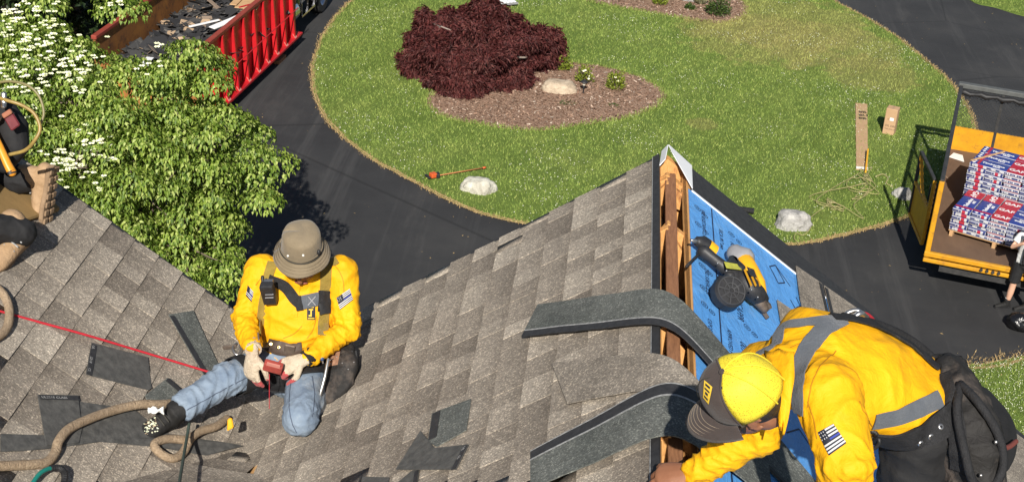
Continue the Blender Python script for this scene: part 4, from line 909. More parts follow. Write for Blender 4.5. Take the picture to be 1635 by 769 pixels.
# ---- cartons
M_CARD = mat('cardboard', (.46, .30, .17), (.40, .255, .14), 4, .85, bmp=.15, bscale=30); M_CARDD = mat('cardboard_print', (.05, .035, .025), None, rough=.8)
M_TAPE = mat('paper_label', (.75, .75, .72), None, rough=.5)
fc = empty('flat_carton', ground(1376, 220), 'long narrow flat cardboard carton lying on the lawn', 'carton')
Q = [ground(u, v, .05) for u, v in ((1367, 269), (1386, 271), (1385, 166), (1366, 164))]
MB().slab([p-V((0, 0, .05)) for p in Q], (0, 0, 1), .05).build('box', M_CARD, fc, bevel=.006)
MB().slab([Q[0]*.97+Q[3]*.03+V((0, 0, .001)), Q[1]*.97+Q[2]*.03+V((0, 0, .001)), Q[1]*1.0+V((0, 0, .001)), Q[0]+V((0, 0, .001))], (0, 0, 1), .003).build('white_end', M_TAPE, fc)
for k, tx in enumerate(('8B', 'BU', '8B')): text_mesh('printed_mark', tx, .17, ground(1371.5, 190-k*5, .0525), (1, .05, 0), (0, 1, 0), M_CARDD, fc, bold=.006)
cb = empty('carton', ground(1420, 217), 'upright cardboard carton standing on the lawn near the trailer', 'carton')
c0, c1 = ground(1408, 214), ground(1426, 218); ux = c1-c0; w_ = np.linalg.norm(ux); ux /= w_; uy = V((-ux[1], ux[0], 0)); hC = .62; dp = .24
cc = (c0+c1)/2+uy*dp/2
MB().box(cc+V((0, 0, hC/2)), (w_, dp, hC), ux, uy).build('box', M_CARD, cb, bevel=.006)
MB().box(cc+V((0, 0, hC+.001)), (.05, dp-.01, .003), ux, uy).build('packing_tape', mat('brown_tape', (.38, .24, .13), None, rough=.35), cb)
MB().box(c0+ux*w_*.62+V((0, 0, hC*.62))-uy*.001, (.085, .004, .07), ux, uy).build('shipping_label', M_TAPE, cb)
text_mesh('printed_mark', 'OIL DRI', .065, c0+ux*.03+V((0, 0, hC*.33))-uy*.001, ux, (0, 0, 1), M_CARDD, cb, lift=.002); text_mesh('printed_mark', 'THIS SIDE UP', .04, c0+ux*.03+V((0, 0, hC*.22))-uy*.001, ux, (0, 0, 1), M_CARDD, cb, lift=.002)
text_mesh('printed_mark', 'A', .05, c0+ux*.06+V((0, 0, hC*.58))-uy*.001, ux, (0, 0, 1), M_CARDD, cb, lift=.002)

# ---- tangled pale rope on the lawn and the yellow bar beside the flat carton
M_PALE = mat('pale_rope', (.30, .26, .11), (.42, .37, .18), 40, .9)
rp = []
for (u, v, du, dv, k) in [(1376, 292, 12, 12, 20), (1328, 322, 18, 8, 14), (1388, 282, 10, 8, 10), (1352, 316, 22, 10, 6)]:
    for i in range(k): rp.append(ground(u+RNG.normal(0, du), v+RNG.normal(0, dv), .05+RNG.random()*.05))
rp += [ground(u, v, .05) for u, v in ((1310, 335), (1290, 352), (1295, 362), (1283, 375), (1272, 372), (1268, 380), (1275, 388))]
tag(MB().tube(spline(rp, 7), .0065, 5).build('tangled_rope', M_PALE, None, smooth=True), 'tangled pale yellow rope strewn over the lawn below the flat carton', 'rope')
tag(MB().tube(spline([ground(u, v, .04) for u, v in ((1398, 282), (1410, 278), (1418, 285), (1415, 292), (1425, 298))], 7), .012, 5).build('rope_end', M_PALE, None, smooth=True), 'short pale rope end beside the small grey boulder', 'rope')
a, b = ground(1382, 275, .1), ground(1386, 238, .16); tag(MB().bar(a, b, .035, .035).build('yellow_bar', M_YEL, None, bevel=.008), 'short yellow bar leaning on the flat carton', 'bar')
# ================================================================ dumpster, truck, trailer, shingle bundles
M_REDP = mat('dumpster_red', (.50, .012, .018), (.38, .010, .014), 3, .38, spec=.5, wear=(.2, .02, .015), wscale=5, wlo=.62, whi=.75)
M_RUST = mat('rusty_inside', (.36, .15, .03), (.20, .075, .022), 2.5, .85, bmp=.3, wear=(.07, .035, .02), wscale=4, wlo=.5, whi=.7)
M_RAIL = mat('dumpster_rail', (.30, .05, .03), (.22, .04, .025), 8, .6)
dY = V((.112, .9937, 0)); dX = V((.9937, -.112, 0)); UP = V((0, 0, 1))
DO = V((-7.97, 30.0, 0)); DW, DH, DB = 2.26, 1.74, .28
dP = lambda x, y, z: DO+dX*x+dY*y+UP*z               # x: 0 at right wall, negative to the left
dump = empty('dumpster', dP(-DW/2, 1.2, 0), 'open red dumpster full of torn off shingles on the driveway', 'dumpster')
ya, yb = -1.75, 4.1
MB().box(dP(-.03, (ya+yb)/2, (DB+DH)/2), (.05, yb-ya, DH-DB), dX, dY).build('side_wall', M_REDP, dump)
MB().box(dP(-.062, (ya+yb)/2, (DB+DH)/2), (.01, yb-ya-.02, DH-DB-.02), dX, dY).build('wall_lining', M_RUST, dump)
MB().box(dP(-DW, (ya+yb)/2, (DB+DH)/2), (.05, yb-ya, DH-DB), dX, dY).build('side_wall', M_RUST, dump)
MB().box(dP(-DW/2, yb, (DB+DH)/2), (DW, .05, DH-DB), dX, dY).build('front_wall', M_RUST, dump)
MB().box(dP(-DW/2, ya, (DB+DH)/2-.25), (DW, .05, DH-DB-.5), dX, dY).build('rear_door', M_RUST, dump)
MB().box(dP(-DW/2, (ya+yb)/2, DB), (DW, yb-ya, .05), dX, dY).build('floor', M_RUST, dump)
for x, nm in ((-.02, M_RAIL), (-DW, M_RAIL)):
    MB().box(dP(x, (ya+yb)/2, DH+.04), (.12, yb-ya+.06, .09), dX, dY).build('top_rail', nm, dump, bevel=.015)
MB().box(dP(-DW/2, yb+.02, DH+.04), (DW+.1, .1, .09), dX, dY).build('top_rail', M_RAIL, dump, bevel=.015)
MB().box(dP(.085, (ya+yb)/2+.35, DB-.02), (.2, yb-ya-.4, .06), dX, dY).build('bottom_flange', M_REDP, dump, bevel=.008)
MB().box(dP(.0, ya+.3, .8), (.06, .34, 1.02), dX, dY).build('door_post', M_REDP, dump, bevel=.01)
for k in range(9):
    y = -1.15+k*.62
    if y > yb-.1: break
    P = [dP(-.0, y-.05, DB), dP(.155, y-.05, DB), dP(.05, y-.05, DH-.02), dP(0, y-.05, DH-.02)]
    MB().slab(P, dY, .085).build('side_rib', M_REDP, dump, bevel=.008)
    MB().slab([dP(.165, y-.07, DB+.012), dP(.165, y+.06, DB+.012), dP(.1, y+.06, DB+.11), dP(.1, y-.07, DB+.11)], dX, .006).build('rib_gusset', mat('gusset_worn%d' % k, (.6, .25, .2), None, rough=.5) if k == 0 else bpy.data.materials['gusset_worn0'], dump)
MB().box(dP(.0, yb-.03, (DB+DH)/2), (.1, .1, DH-DB), dX, dY).build('corner_post', M_RAIL, dump)
MB().tube([dP(.17, -1.35, .95), dP(.15, yb-.1, .97)], .012, 6).build('tarp_bar', M_REDP, dump)
MB().tube(spline([dP(.03, ya+.2, .62), dP(.11, ya+.2, .62), dP(.11, ya+.32, .62), dP(.11, ya+.32, .78), dP(.11, ya+.2, .78), dP(.03, ya+.2, .78)], 3), .016, 6).build('door_latch', mat('latch_red', (.7, .05, .04), None, rough=.4), dump)
tag(MB().box(V(ground(447, 97)), (.5, .14, .16), dY, -dX).build('wood_block', M_WOODD, None, bevel=.01), 'weathered timber block under the red dumpster', 'timber')
# torn-off shingles heaped inside
M_DEB = mat('torn_shingle', (.022, .022, .023), (.075, .073, .07), 5, .9, bmp=.3); 
def debris_mat():
    m, nt, b = nodes('debris'); g = nt.nodes.new('ShaderNodeNewGeometry')
    c = ramp(nt, g.outputs['Random Per Island'], [(0, (.018, .018, .02)), (.5, (.045, .044, .043)), (.8, (.085, .08, .074)), (.9, (.2, .15, .11)), (.96, (.38, .27, .17)), (1, (.6, .58, .55))], 'CONSTANT')
    nt.links.new(c, b.inputs['Base Color']); b.inputs['Roughness'].default_value = .9; return m
n = 1500; mb = MB()
for i in range(n):
    x = -DW*(.06+.88*RNG.random()); y = ya+.15+(yb-ya-.3)*RNG.random()
    h = .95+.45*math.sin((x/-DW)*math.pi)*(.6+.4*math.sin((y+2)*1.1))+.25*noise.noise(Vector((x*1.3, y*1.3, 3)))
    h = min(h, DH-.05+.25*math.sin((x/-DW)*math.pi)); a = RNG.random()*6.283; tl_ = V((RNG.normal(0, .35), RNG.normal(0, .35), 1)); tl_ /= np.linalg.norm(tl_)
    X = np.cross(V((math.cos(a), math.sin(a), 0)), tl_); X /= np.linalg.norm(X); Y = np.cross(tl_, X); l, w = .06+.24*RNG.random()**1.5, .04+.13*RNG.random()
    c = dP(x, y, h); k = RNG.random(4)*.5+.7
    mb.add([c-X*l*k[0]-Y*w, c+X*l-Y*w*k[1], c+X*l*k[2]+Y*w+tl_*.03, c-X*l+Y*w*k[3], c-X*l*k[0]-Y*w-tl_*.006, c+X*l-Y*w*k[1]-tl_*.006, c+X*l*k[2]+Y*w+tl_*.024, c-X*l+Y*w*k[3]-tl_*.006], [(0, 1, 2, 3), (7, 6, 5, 4), (0, 4, 5, 1), (1, 5, 6, 2), (2, 6, 7, 3), (3, 7, 4, 0)])
tag(mb.build('shingle_debris', debris_mat(), None), 'heap of torn black shingles and splinters filling the dumpster', None, None, 'stuff')
MB().grid([[dP(-DW*i/12, ya+(yb-ya)*j/20, .82+.4*math.sin(i/12*math.pi)*(.6+.4*math.sin((ya+(yb-ya)*j/20+2)*1.1))) for j in range(21)] for i in range(13)]).build('debris_bed', M_DEB, bpy.data.objects['shingle_debris'])
M_PLANKW = mat('white_board', (.78, .78, .77), (.66, .66, .65), 6, .5); M_PLANKB = mat('raw_board', (.52, .33, .17), (.42, .25, .12), 5, .75, stretch=(1, 6, 1))
def dump_board(label, p, q, z0, z1, w, m, t=.02, nm='board'):
    a, b = ground(*p, z0), ground(*q, z1); tag(MB().bar(a, b, w, t).build(nm, m, None, bevel=.003), label, 'board')
dump_board('long slim white trim board lying on the debris', (302, 43), (350, 32), 1.62, 1.66, .07, M_PLANKW)
dump_board('broad white board sticking over the red dumpster rail', (338, 45), (384, 26), 1.62, 1.7, .18, M_PLANKW)
dump_board('short white board lying among leaves at the near end of the dumpster', (214, 120), (240, 92), 1.5, 1.55, .15, M_PLANKW)
dump_board('small white board crossing another at the near end of the dumpster', (226, 103), (243, 106), 1.58, 1.58, .06, M_PLANKW)
dump_board('white board scrap at the lower left end of the debris', (209, 124), (226, 120), 1.45, 1.45, .12, M_PLANKW)
dump_board('tan plywood sheet lying at the far end of the debris', (392, 14), (408, -8), 1.66, 1.7, .5, M_PLANKB)
dump_board('tan plywood offcut beside the upper rail of the dumpster', (372, 8), (388, -8), 1.7, 1.72, .16, M_PLANKB)
dump_board('reddish broken stick on the plywood in the dumpster', (382, 12), (404, 6), 1.78, 1.78, .04, M_REDP)

# ---- truck ahead of the dumpster (only its lower right corner is in view)
M_TRK = mat('truck_black_paint', (.012, .013, .015), (.018, .018, .02), 6, .25, spec=.6); M_CHROME = mat('chrome', (.7, .7, .72), (.6, .6, .62), 10, .18, metal=1)
M_TYRE = mat('tyre', (.016, .016, .016), (.028, .028, .028), 30, .85, bmp=.3)
tk = empty('truck', dP(-1, 7.2, 0), 'dark truck parked ahead of the dumpster at the top edge', 'truck')
tw = ground(517, 20); ty0 = (tw-DO) @ dY; tx0 = (tw-DO) @ dX
def wheel(parent, c, r, w, ax):
    x, y, z = frame(ax)
    MB().lathe([(r*.58, -w/2), (r*.92, -w/2), (r, -w*.36), (r, w*.36), (r*.92, w/2), (r*.58, w/2), (r*.58, -w/2)], c, ax, 28).build('tyre', M_TYRE, parent, smooth=True, auto=40)
    MB().lathe([(.0, w*.30), (r*.2, w*.34), (r*.22, w*.2), (r*.45, w*.18), (r*.6, w*.46), (r*.6, -w*.4), (0, -w*.4)], c, ax, 24).build('rim', M_CHROME, parent, smooth=True, auto=40)
    for k in range(8): a = k*.785; p = Vector(c)+x*(r*.33*math.cos(a))+y*(r*.33*math.sin(a))+z*(w*.22); MB().tube([p, p+z*.03], .016, 6).build('lug_nut', M_CHROME, parent)
tP = lambda x, y, z: DO+dX*(tx0+x)+dY*(ty0+y)+UP*z
for x, ax in ((-.16, dX), (-2.0, -dX)):
    for y in (0, -3.6): 
        wl = empty('wheel', tP(x, y, .46), None, None); wl.parent = tk; wl.matrix_parent_inverse = tk.matrix_world.inverted(); wheel(wl, tP(x, y, .46), .46, .3, ax)
MB().box(tP(-1.08, .4, 1.05), (1.7, 2.0, .75), dX, dY).box(tP(-1.08, -1.5, 1.5), (2.0, 1.9, 1.7), dX, dY).build('cab', M_TRK, tk, bevel=.08, seg=2)
MB().box(tP(-1.08, -1.4, .62), (.9, 5.4, .25), dX, dY).build('chassis', M_TBLK, tk)
fd_ = MB(); fd_.grid([[tP(x, .64*math.cos(a), .46+.62*math.sin(a)) for x in (-.45, .02)] for a in [math.pi*k/14 for k in range(15)]]); fd_.build('fender', M_TRK, tk, smooth=True)
MB().bar(tP(-.02, -.75, .42), tP(-.02, -1.75, .42), .06, .05).bar(tP(-.02, -.75, .42), tP(-.02, -.75, .95), .05, .05).bar(tP(-.02, -1.3, .42), tP(-.02, -1.3, .95), .05, .05).bar(tP(-.02, -1.75, .42), tP(-.02, -1.75, .95), .05, .05).build('side_step', M_CHROME, tk)
MB().tube([tP(-.25, -1.9, .6), tP(-.25, -2.7, .6)], .26, 16).build('fuel_tank', M_CHROME, tk, smooth=True, auto=40)
MB().box(tP(-.045, -1.5, 1.85), (.03, 1.3, .6), dX, dY).build('side_window', mat('dark_glass', (.01, .012, .014), None, rough=.08), tk)

# ---- yellow tipping trailer
M_TY = mat('trailer_yellow', (.58, .29, .010), (.44, .20, .010), 4, .5, wear=(.30, .14, .02), wscale=6, wlo=.55, whi=.7)
M_TB = mat('trailer_black', (.02, .02, .021), (.045, .044, .042), 12, .6)
M_BEDW = mat('trailer_floor', (.15, .092, .056), (.10, .06, .038), 2.2, .85, bmp=.3, wear=(.42, .32, .22), wscale=3, wlo=.66, whi=.74, stretch=(1, .4, 1))
FZ = .72
nl_, nr_, fl_ = ground(1481, 401, FZ), ground(1612, 440, FZ), ground(1523, 238, FZ)
tX = (nr_-nl_)/np.linalg.norm(nr_-nl_); tYv = (fl_-nl_); TL = np.linalg.norm(tYv); tYv /= TL
th_ = math.atan2(tYv[1], tYv[0])-math.pi/2+math.radians(1.2); tX = V((math.cos(th_), math.sin(th_), 0)); tYv = V((-tX[1], tX[0], 0))
TW = 2.1; P_ = lambda x, y, z: nl_+tX*x+tYv*y+UP*(z-FZ)
tr = empty('trailer', P_(TW/2, TL/2, 0), 'yellow tipping trailer with mesh sides and open rear gate loaded with shingle bundles', 'trailer')
MB().box(P_(TW/2, TL/2, FZ-.03), (TW, TL, .06), tX, tYv).build('floor', M_BEDW, tr)
MB().box(P_(TW/2, TL/2, FZ-.2), (TW-.5, TL, .28), tX, tYv).build('frame', M_TB, tr)
MB().box(P_(TW/2, -.03, FZ-.03), (TW+.1, .08, .09), tX, tYv).box(P_(TW/2, -.075, FZ-.13), (TW+.1, .06, .07), tX, tYv).build('rear_sill', M_TY, tr, bevel=.01)
for k in range(4): MB().tube([P_(.95+k*.1, -.1, FZ-.1), P_(.95+k*.1, -.14, FZ-.1)], .028, 8).build('hinge_pin', M_TB, tr)
def meshwall(nm, A0, dirv, L, z0, z1, cell=.055, r=.006):
    mb = MB(); H = z1-z0; k = -int(H/cell)-1
    while k*cell < L:
        for s in (1, -1):
            t0 = k*cell if s > 0 else k*cell+H; t1 = t0+s*H; za, zb = z0, z1
            if t0 < 0: za = z0+(0-t0)*s; t0 = 0
            if t1 > L: zb = z0+(L-(k*cell))*1 if s > 0 else zb; t1 = L
            if s < 0:
                t0 = k*cell+H; t1 = k*cell; za, zb = z0, z1
                if t0 > L: za = z0+(t0-L); t0 = L
                if t1 < 0: zb = z1+t1; t1 = 0
            if zb-za < .01 or za >= z1 or zb <= z0: continue
            n_ = np.cross(dirv, UP)
            mb.bar(A0+dirv*t0+UP*(za), A0+dirv*t1+UP*(zb), r, r*.8, n_)
        k += 1
    return mb.build(nm, M_TB, tr)
G0 = V((nl_[0], nl_[1], 0)); WH = 1.36
# left wall and front wall: yellow lower plates, mesh above, black rails
MB().box(P_(0, TL/2, FZ+.22), (.04, TL, .44), tX, tYv).build('side_panel', M_TY, tr); MB().box(P_(TW, TL/2, FZ+.22), (.04, TL, .44), tX, tYv).build('side_panel', M_TY, tr)
MB().box(P_(TW/2, TL, FZ+.25), (TW, .04, .5), tX, tYv).build('front_panel', M_TY, tr)
meshwall('front_mesh', G0+tYv*TL, tX, TW, FZ+.5, FZ+WH, .075, .005); meshwall('side_mesh', G0, tYv, TL, FZ+.44, FZ+WH, .085, .005); meshwall('side_mesh', G0+tX*TW, tYv, TL, FZ+.44, FZ+WH, .085, .005)
for x in (0, TW): MB().box(P_(x, TL/2, FZ+WH), (.075, TL, .06), tX, tYv).build('top_rail', M_TB, tr, bevel=.01)
MB().box(P_(TW/2, TL+.03, FZ+WH+.02), (TW+.12, .16, .1), tX, tYv).build('top_rail', mat('rail_grey', (.10, .105, .1), (.07, .072, .07), 9, .55), tr, bevel=.015)
tp = [P_(-.02+TW*1.02*i/20, TL-.08, FZ+WH-.1+.02*math.sin(i*2.1)) for i in range(21)]; MB().tube(tp, [.05+.012*math.sin(i*1.7) for i in range(21)], 9).build('rolled_tarp', M_BLK, tr, smooth=True)
for x, y in ((.0, TL), (TW*.4, TL), (TW*.8, TL), (TW, TL), (0, TL*.5), (TW, TL*.5), (0, TL*.25), (0, TL*.75), (TW, .02)): MB().box(P_(x, y, FZ+WH/2), (.055, .055, WH), tX, tYv).build('stake_post', M_TB, tr)
MB().box(P_(0, 0, FZ+WH/2-.05), (.09, .09, WH+.1), tX, tYv).build('rear_post', M_TY, tr, bevel=.01)
# open gate
h0, h1 = ground(1472, 389, FZ-.12), ground(1452, 340, FZ-.12); gd = (h1-h0)/np.linalg.norm(h1-h0); GL = np.linalg.norm(h1-h0); gn = np.cross(gd, UP)
gate = lambda t, z: h0+gd*t+UP*z
MB().slab([gate(.03, .03), gate(GL-.03, .03), gate(GL-.03, .62), gate(.03, .62)], gn, .03).build('gate_panel', M_TY, tr)
for a, b, m_ in ((gate(0, 0), gate(0, 1.25), M_TY), (gate(GL, 0), gate(GL, 1.25), M_TB), (gate(0, 0), gate(GL, 0), M_TY), (gate(0, .64), gate(GL, .64), M_TY), (gate(0, 1.25), gate(GL, 1.25), M_TB)): MB().bar(a, b, .06, .06).build('gate_bar', m_, tr, bevel=.008)
P = [gate(.06, .66+.0), gate(GL*.55, .75), gate(GL-.04, 1.2)]; sp_ = spline(P, 10); MB().tube([p+V((0, 0, 0)) for p in sp_], [.028+.009*(i % 2) for i in range(len(sp_))], 6).build('gate_chain', M_TY, tr)
sp_ = [gate(-.06, .1+1.1*i/22) for i in range(23)]; MB().tube(sp_, [.022+.009*(i % 2) for i in range(23)], 6).build('gate_chain', M_TY, tr)
for y in (TL*.42, TL*.6):
    for x, ax in ((-.1, -tX), (TW+.1, tX)):
        wl = empty('wheel', P_(x, y, .36), None, None); wl.parent = tr; wl.matrix_parent_inverse = tr.matrix_world.inverted(); c = P_(x, y, .36)
        MB().lathe([(.2, -.1), (.33, -.1), (.36, -.07), (.36, .07), (.33, .1), (.2, .1), (.2, -.1)], c, ax, 22).build('tyre', M_TYRE, wl, smooth=True, auto=40); MB().lathe([(0, .05), (.2, .07), (.2, -.07), (0, -.07)], c, ax, 18).build('rim', M_TGRY, wl)
tag(MB().slab([P_(.05, TL-.5, FZ+.002), P_(.35, TL-.62, FZ+.002), P_(.3, TL-.3, FZ+.002), P_(.12, TL-.25, FZ+.002)], UP, .015).build('torn_paper', M_TAPE, None), 'torn white paper scrap in the far left corner of the trailer floor', 'paper')

# ---- shingle bundles
def wrap_mat(name, base, alt1, alt2):
    """printed side of a bundle: white film with a red block and lines of small navy print"""
    m, nt, b = nodes(name); tc = nt.nodes.new('ShaderNodeTexCoord').outputs['Object']; sx = nt.nodes.new('ShaderNodeSeparateXYZ'); nt.links.new(tc, sx.inputs[0])
    def M2(op, a, c): n = N(nt, 'ShaderNodeMath', operation=op); (nt.links.new(a, n.inputs[0]) if hasattr(a, 'links') else setattr(n.inputs[0], 'default_value', a)); (nt.links.new(c, n.inputs[1]) if hasattr(c, 'links') else setattr(n.inputs[1], 'default_value', c)); return n.outputs[0]
    run = M2('ADD', sx.outputs[0], M2('MULTIPLY', sx.outputs[1], 1.7))
    words = noise_tex(nt, 1, 2, .5, mapped(nt, tc, (34, 34, 4))); band = M2('LESS_THAN', M2('ABSOLUTE', M2('SUBTRACT', sx.outputs[2], .036), 0), .017)
    txt = M2('MULTIPLY', M2('MULTIPLY', band, M2('GREATER_THAN', words, .46)), M2('GREATER_THAN', run, .30))
    red = M2('MULTIPLY', M2('GREATER_THAN', run, .17), M2('LESS_THAN', run, .27))
    c = mixc(nt, red, base, alt2); c = mixc(nt, txt, c, alt1); c = mixc(nt, M2('MULTIPLY', M2('LESS_THAN', run, .12), M2('GREATER_THAN', words, .5)), c, alt1)
    nt.links.new(c, b.inputs['Base Color']); b.inputs['Roughness'].default_value = .3; b.inputs['Specular IOR Level'].default_value = .5; bump(nt, b, noise_tex(nt, 14, 4, .6, worldpos(nt)), .3, .02); return m
M_BWR = mat('wrap_blue', (.018, .034, .18), (.028, .05, .24), 9, .3, spec=.55, bmp=.25, bscale=12, bdist=.02); M_RWR = mat('wrap_red', (.42, .012, .025), (.34, .01, .02), 9, .3, spec=.55, bmp=.25, bscale=12, bdist=.02)
M_SWR = wrap_mat('wrap_side', (.44, .45, .47), (.025, .035, .13), (.36, .03, .05)); M_LET = mat('wrap_lettering', (.75, .75, .75), None, rough=.35)
BL, BWd, BT = 1.0, .333, .074
def bundle_mesh():
    mb = MB(); mb.box((BL/2, BWd/2, BT/2), (BL-.012, BWd-.008, BT-.006)); return mb
bm_ = bmesh.new(); me_b = bpy.data.meshes.new('wrapper'); ob_ = bundle_mesh().build('tmp', [M_SWR, M_BWR], None, bevel=.012, seg=2); me_b = ob_.data; bpy.data.objects.remove(ob_)
for f in me_b.polygons: f.material_index = 1 if f.normal.z > .5 else 0; f.use_smooth = True
re_ = MB().box((BL-.16, BWd/2, BT-.0005), (.31, BWd-.012, .004)).build('tmp', M_RWR, None); me_r = re_.data; bpy.data.objects.remove(re_)
def tmesh(s, size, o, r=(1, 0, 0), u=(0, 1, 0), m=M_LET): t = text_mesh('t', s, size, o, r, u, m, None, bold=.004); d = t.data; bpy.data.objects.remove(t); return d
me_g = tmesh('GAF', .15, (BL-.02, BWd-.11, BT+.0035), (-1, 0, 0), (0, -1, 0)); me_g2 = tmesh('GAF', .15, (BL-.3, .11, BT+.0035)); me_g.name = 'brand_lettering'
me_t = tmesh('Timberline', .095, (.2, .13, BT-.0015)); me_t2 = tmesh('HDZ', .06, (.42, .06, BT-.0015))
def dia():
    mb = MB()
    for k in range(3):
        c = V((.07, .07+.095*k, BT-.002)); mb.slab([c+V((.035, 0, 0)), c+V((0, .035, 0)), c-V((.035, 0, 0)), c-V((0, .035, 0))], UP, .002)
    o = mb.build('t', M_LET); d = o.data; bpy.data.objects.remove(o); return d
me_d = dia(); o_ = MB().box((.155, BWd/2, BT-.001), (.05, BWd-.03, .003)).build('t', M_RWR); me_s = o_.data; bpy.data.objects.remove(o_)
def bundle(o, X, label, group, printed=False):
    Y = np.cross(UP, X); M = Matrix(((X[0], Y[0], 0, o[0]), (X[1], Y[1], 0, o[1]), (0, 0, 1, o[2]), (0, 0, 0, 1)))
    b = bpy.data.objects.new('shingle_bundle', None); COL.objects.link(b); b.matrix_world = M; b.empty_display_size = .1; tag(b, label, 'shingle bundle', group)
    for nm, d in [('wrapper', me_b), ('red_end', me_r)]+([('brand_lettering', me_g2 if X @ tX > .3 else me_g), ('product_lettering', me_t), ('product_lettering', me_t2), ('diamond_marks', me_d), ('red_stripe', me_s)] if printed else []):
        c = bpy.data.objects.new(nm, d); COL.objects.link(c); c.parent = b
    return b
def pallet(o, label, tX, tYv):
    p = empty('pallet', o, label, 'pallet')
    for k in range(6): MB().box(o+tX*.85+tYv*(.08+.17*k)+UP*.1, (1.7, .1, .02), tX, tYv).build('slat', M_PLANKB, p)
    for k in range(3): MB().box(o+tX*(.06+.78*k)+tYv*.5+UP*.045, (.06, 1.0, .09), tX, tYv).build('runner', M_PLANKB, p)
def stack(o, layers, first, where, tops, tX, tYv):
    for L in range(layers):
        z = .115+L*BT; last = L == layers-1; alt = (L+first) % 2
        jit = lambda: tX*RNG.normal(0, .006)+tYv*RNG.normal(0, .006)
        spots = []
        if alt == 0:
            for k in range(2): spots.append((o+tX*(BWd*k)+tYv*BL+UP*z+tX*0, -tYv, tops[k] if last else None))   # length towards the viewer... red end near is turned below
            for k in range(3): spots.append((o+tX*(2*BWd+.01+BL)+tYv*(BWd*(k+1))+UP*z, -tX, tops[2+k] if last else None))
        else:
            for k in range(3): spots.append((o+tYv*(BWd*k)+UP*z, tX, tops[k] if last else None))
            for k in range(2): spots.append((o+tX*(BL+BWd*(k+1)+.01)+UP*z, tYv, tops[3+k] if last else None))
        nm_ = ['left lengthwise', 'second lengthwise', 'near crosswise', 'middle crosswise', 'far crosswise'] if alt == 0 else ['near crosswise', 'middle crosswise', 'far crosswise', 'right end lengthwise', 'outermost right lengthwise']
        for si, (p, X, lab) in enumerate(spots):
            if alt == 0 and abs(X @ tYv) > .9: p, X = p-tYv*BL+tX*BWd, tYv          # red end at the far side
            bundle(p+jit(), X, lab or '%s shingle bundle, %s layer above the pallet of the %s' % (nm_[si], ['first', 'second', 'third', 'fourth', 'fifth', 'sixth', 'seventh', 'eighth', 'ninth', 'tenth', 'eleventh', 'twelfth'][L], where), 'shingle bundles in the trailer', last)
S0 = ground(1514, 366, FZ+.115); S0 = V((S0[0], S0[1], FZ)); zq = FZ+.115+6*BT; s0_, s1_ = ground(1517, 326, zq), ground(1584, 347, zq); sX = (s1_-s0_)/np.linalg.norm(s1_-s0_); sX = sX*.75+tX*.25; sX /= np.linalg.norm(sX); sY = np.cross(UP, sX); S1 = ground(1547, 258, FZ+.115+12*BT); S1 = V((S1[0], S1[1], FZ))
pallet(S0, 'wooden pallet under the nearer stack of shingle bundles', sX, sY); pallet(S1, 'wooden pallet under the farther stack of shingle bundles', sX, sY)
stack(S0, 6, 1, 'nearer low stack', ['leftmost top bundle of the low stack, lying lengthwise', 'second top bundle of the low stack, lying lengthwise', 'nearest crosswise top bundle of the low stack', 'middle crosswise top bundle of the low stack', 'farthest crosswise top bundle of the low stack'], sX, sY)
stack(S1, 12, 0, 'farther tall stack', ['nearest top bundle of the tall stack', 'middle top bundle of the tall stack under the wooden lath', 'farthest top bundle of the tall stack', 'left lengthwise top bundle at the right end of the tall stack', 'right lengthwise top bundle at the right end of the tall stack'], sX, sY)
zt = FZ+.115+12*BT+.012; a, b = ground(1551, 256, zt), ground(1604, 242, zt); tag(MB().bar(a, b, .035, .016).build('wooden_lath', M_PLANKB, None), 'thin wooden lath lying on the tall stack of bundles', 'lath')
# ---- black refuse bag
bm = bmesh.new(); bmesh.ops.create_icosphere(bm, subdivisions=4, radius=1); g = ground(1626, 524)
for v in bm.verts:
    d = v.co.copy(); k = 1+.2*noise.noise(d*1.6)+.12*abs(noise.noise(d*4))+.06*noise.noise(d*9); v.co = Vector((d.x*k*.2, d.y*k*.18, max(d.z*k*.17, -.13)))+Vector(g)+Vector((0, 0, .13))
me = bpy.data.meshes.new('refuse_bag'); bm.to_mesh(me); bm.free(); me.polygons.foreach_set('use_smooth', [True]*len(me.polygons)); me.materials.append(mat('bag_plastic', (.008, .008, .009), None, rough=.2, spec=.6, bmp=.6, bscale=22, bdist=.02)); tag(link('refuse_bag', me), 'shiny black refuse bag on the asphalt below the standing person', 'bag')
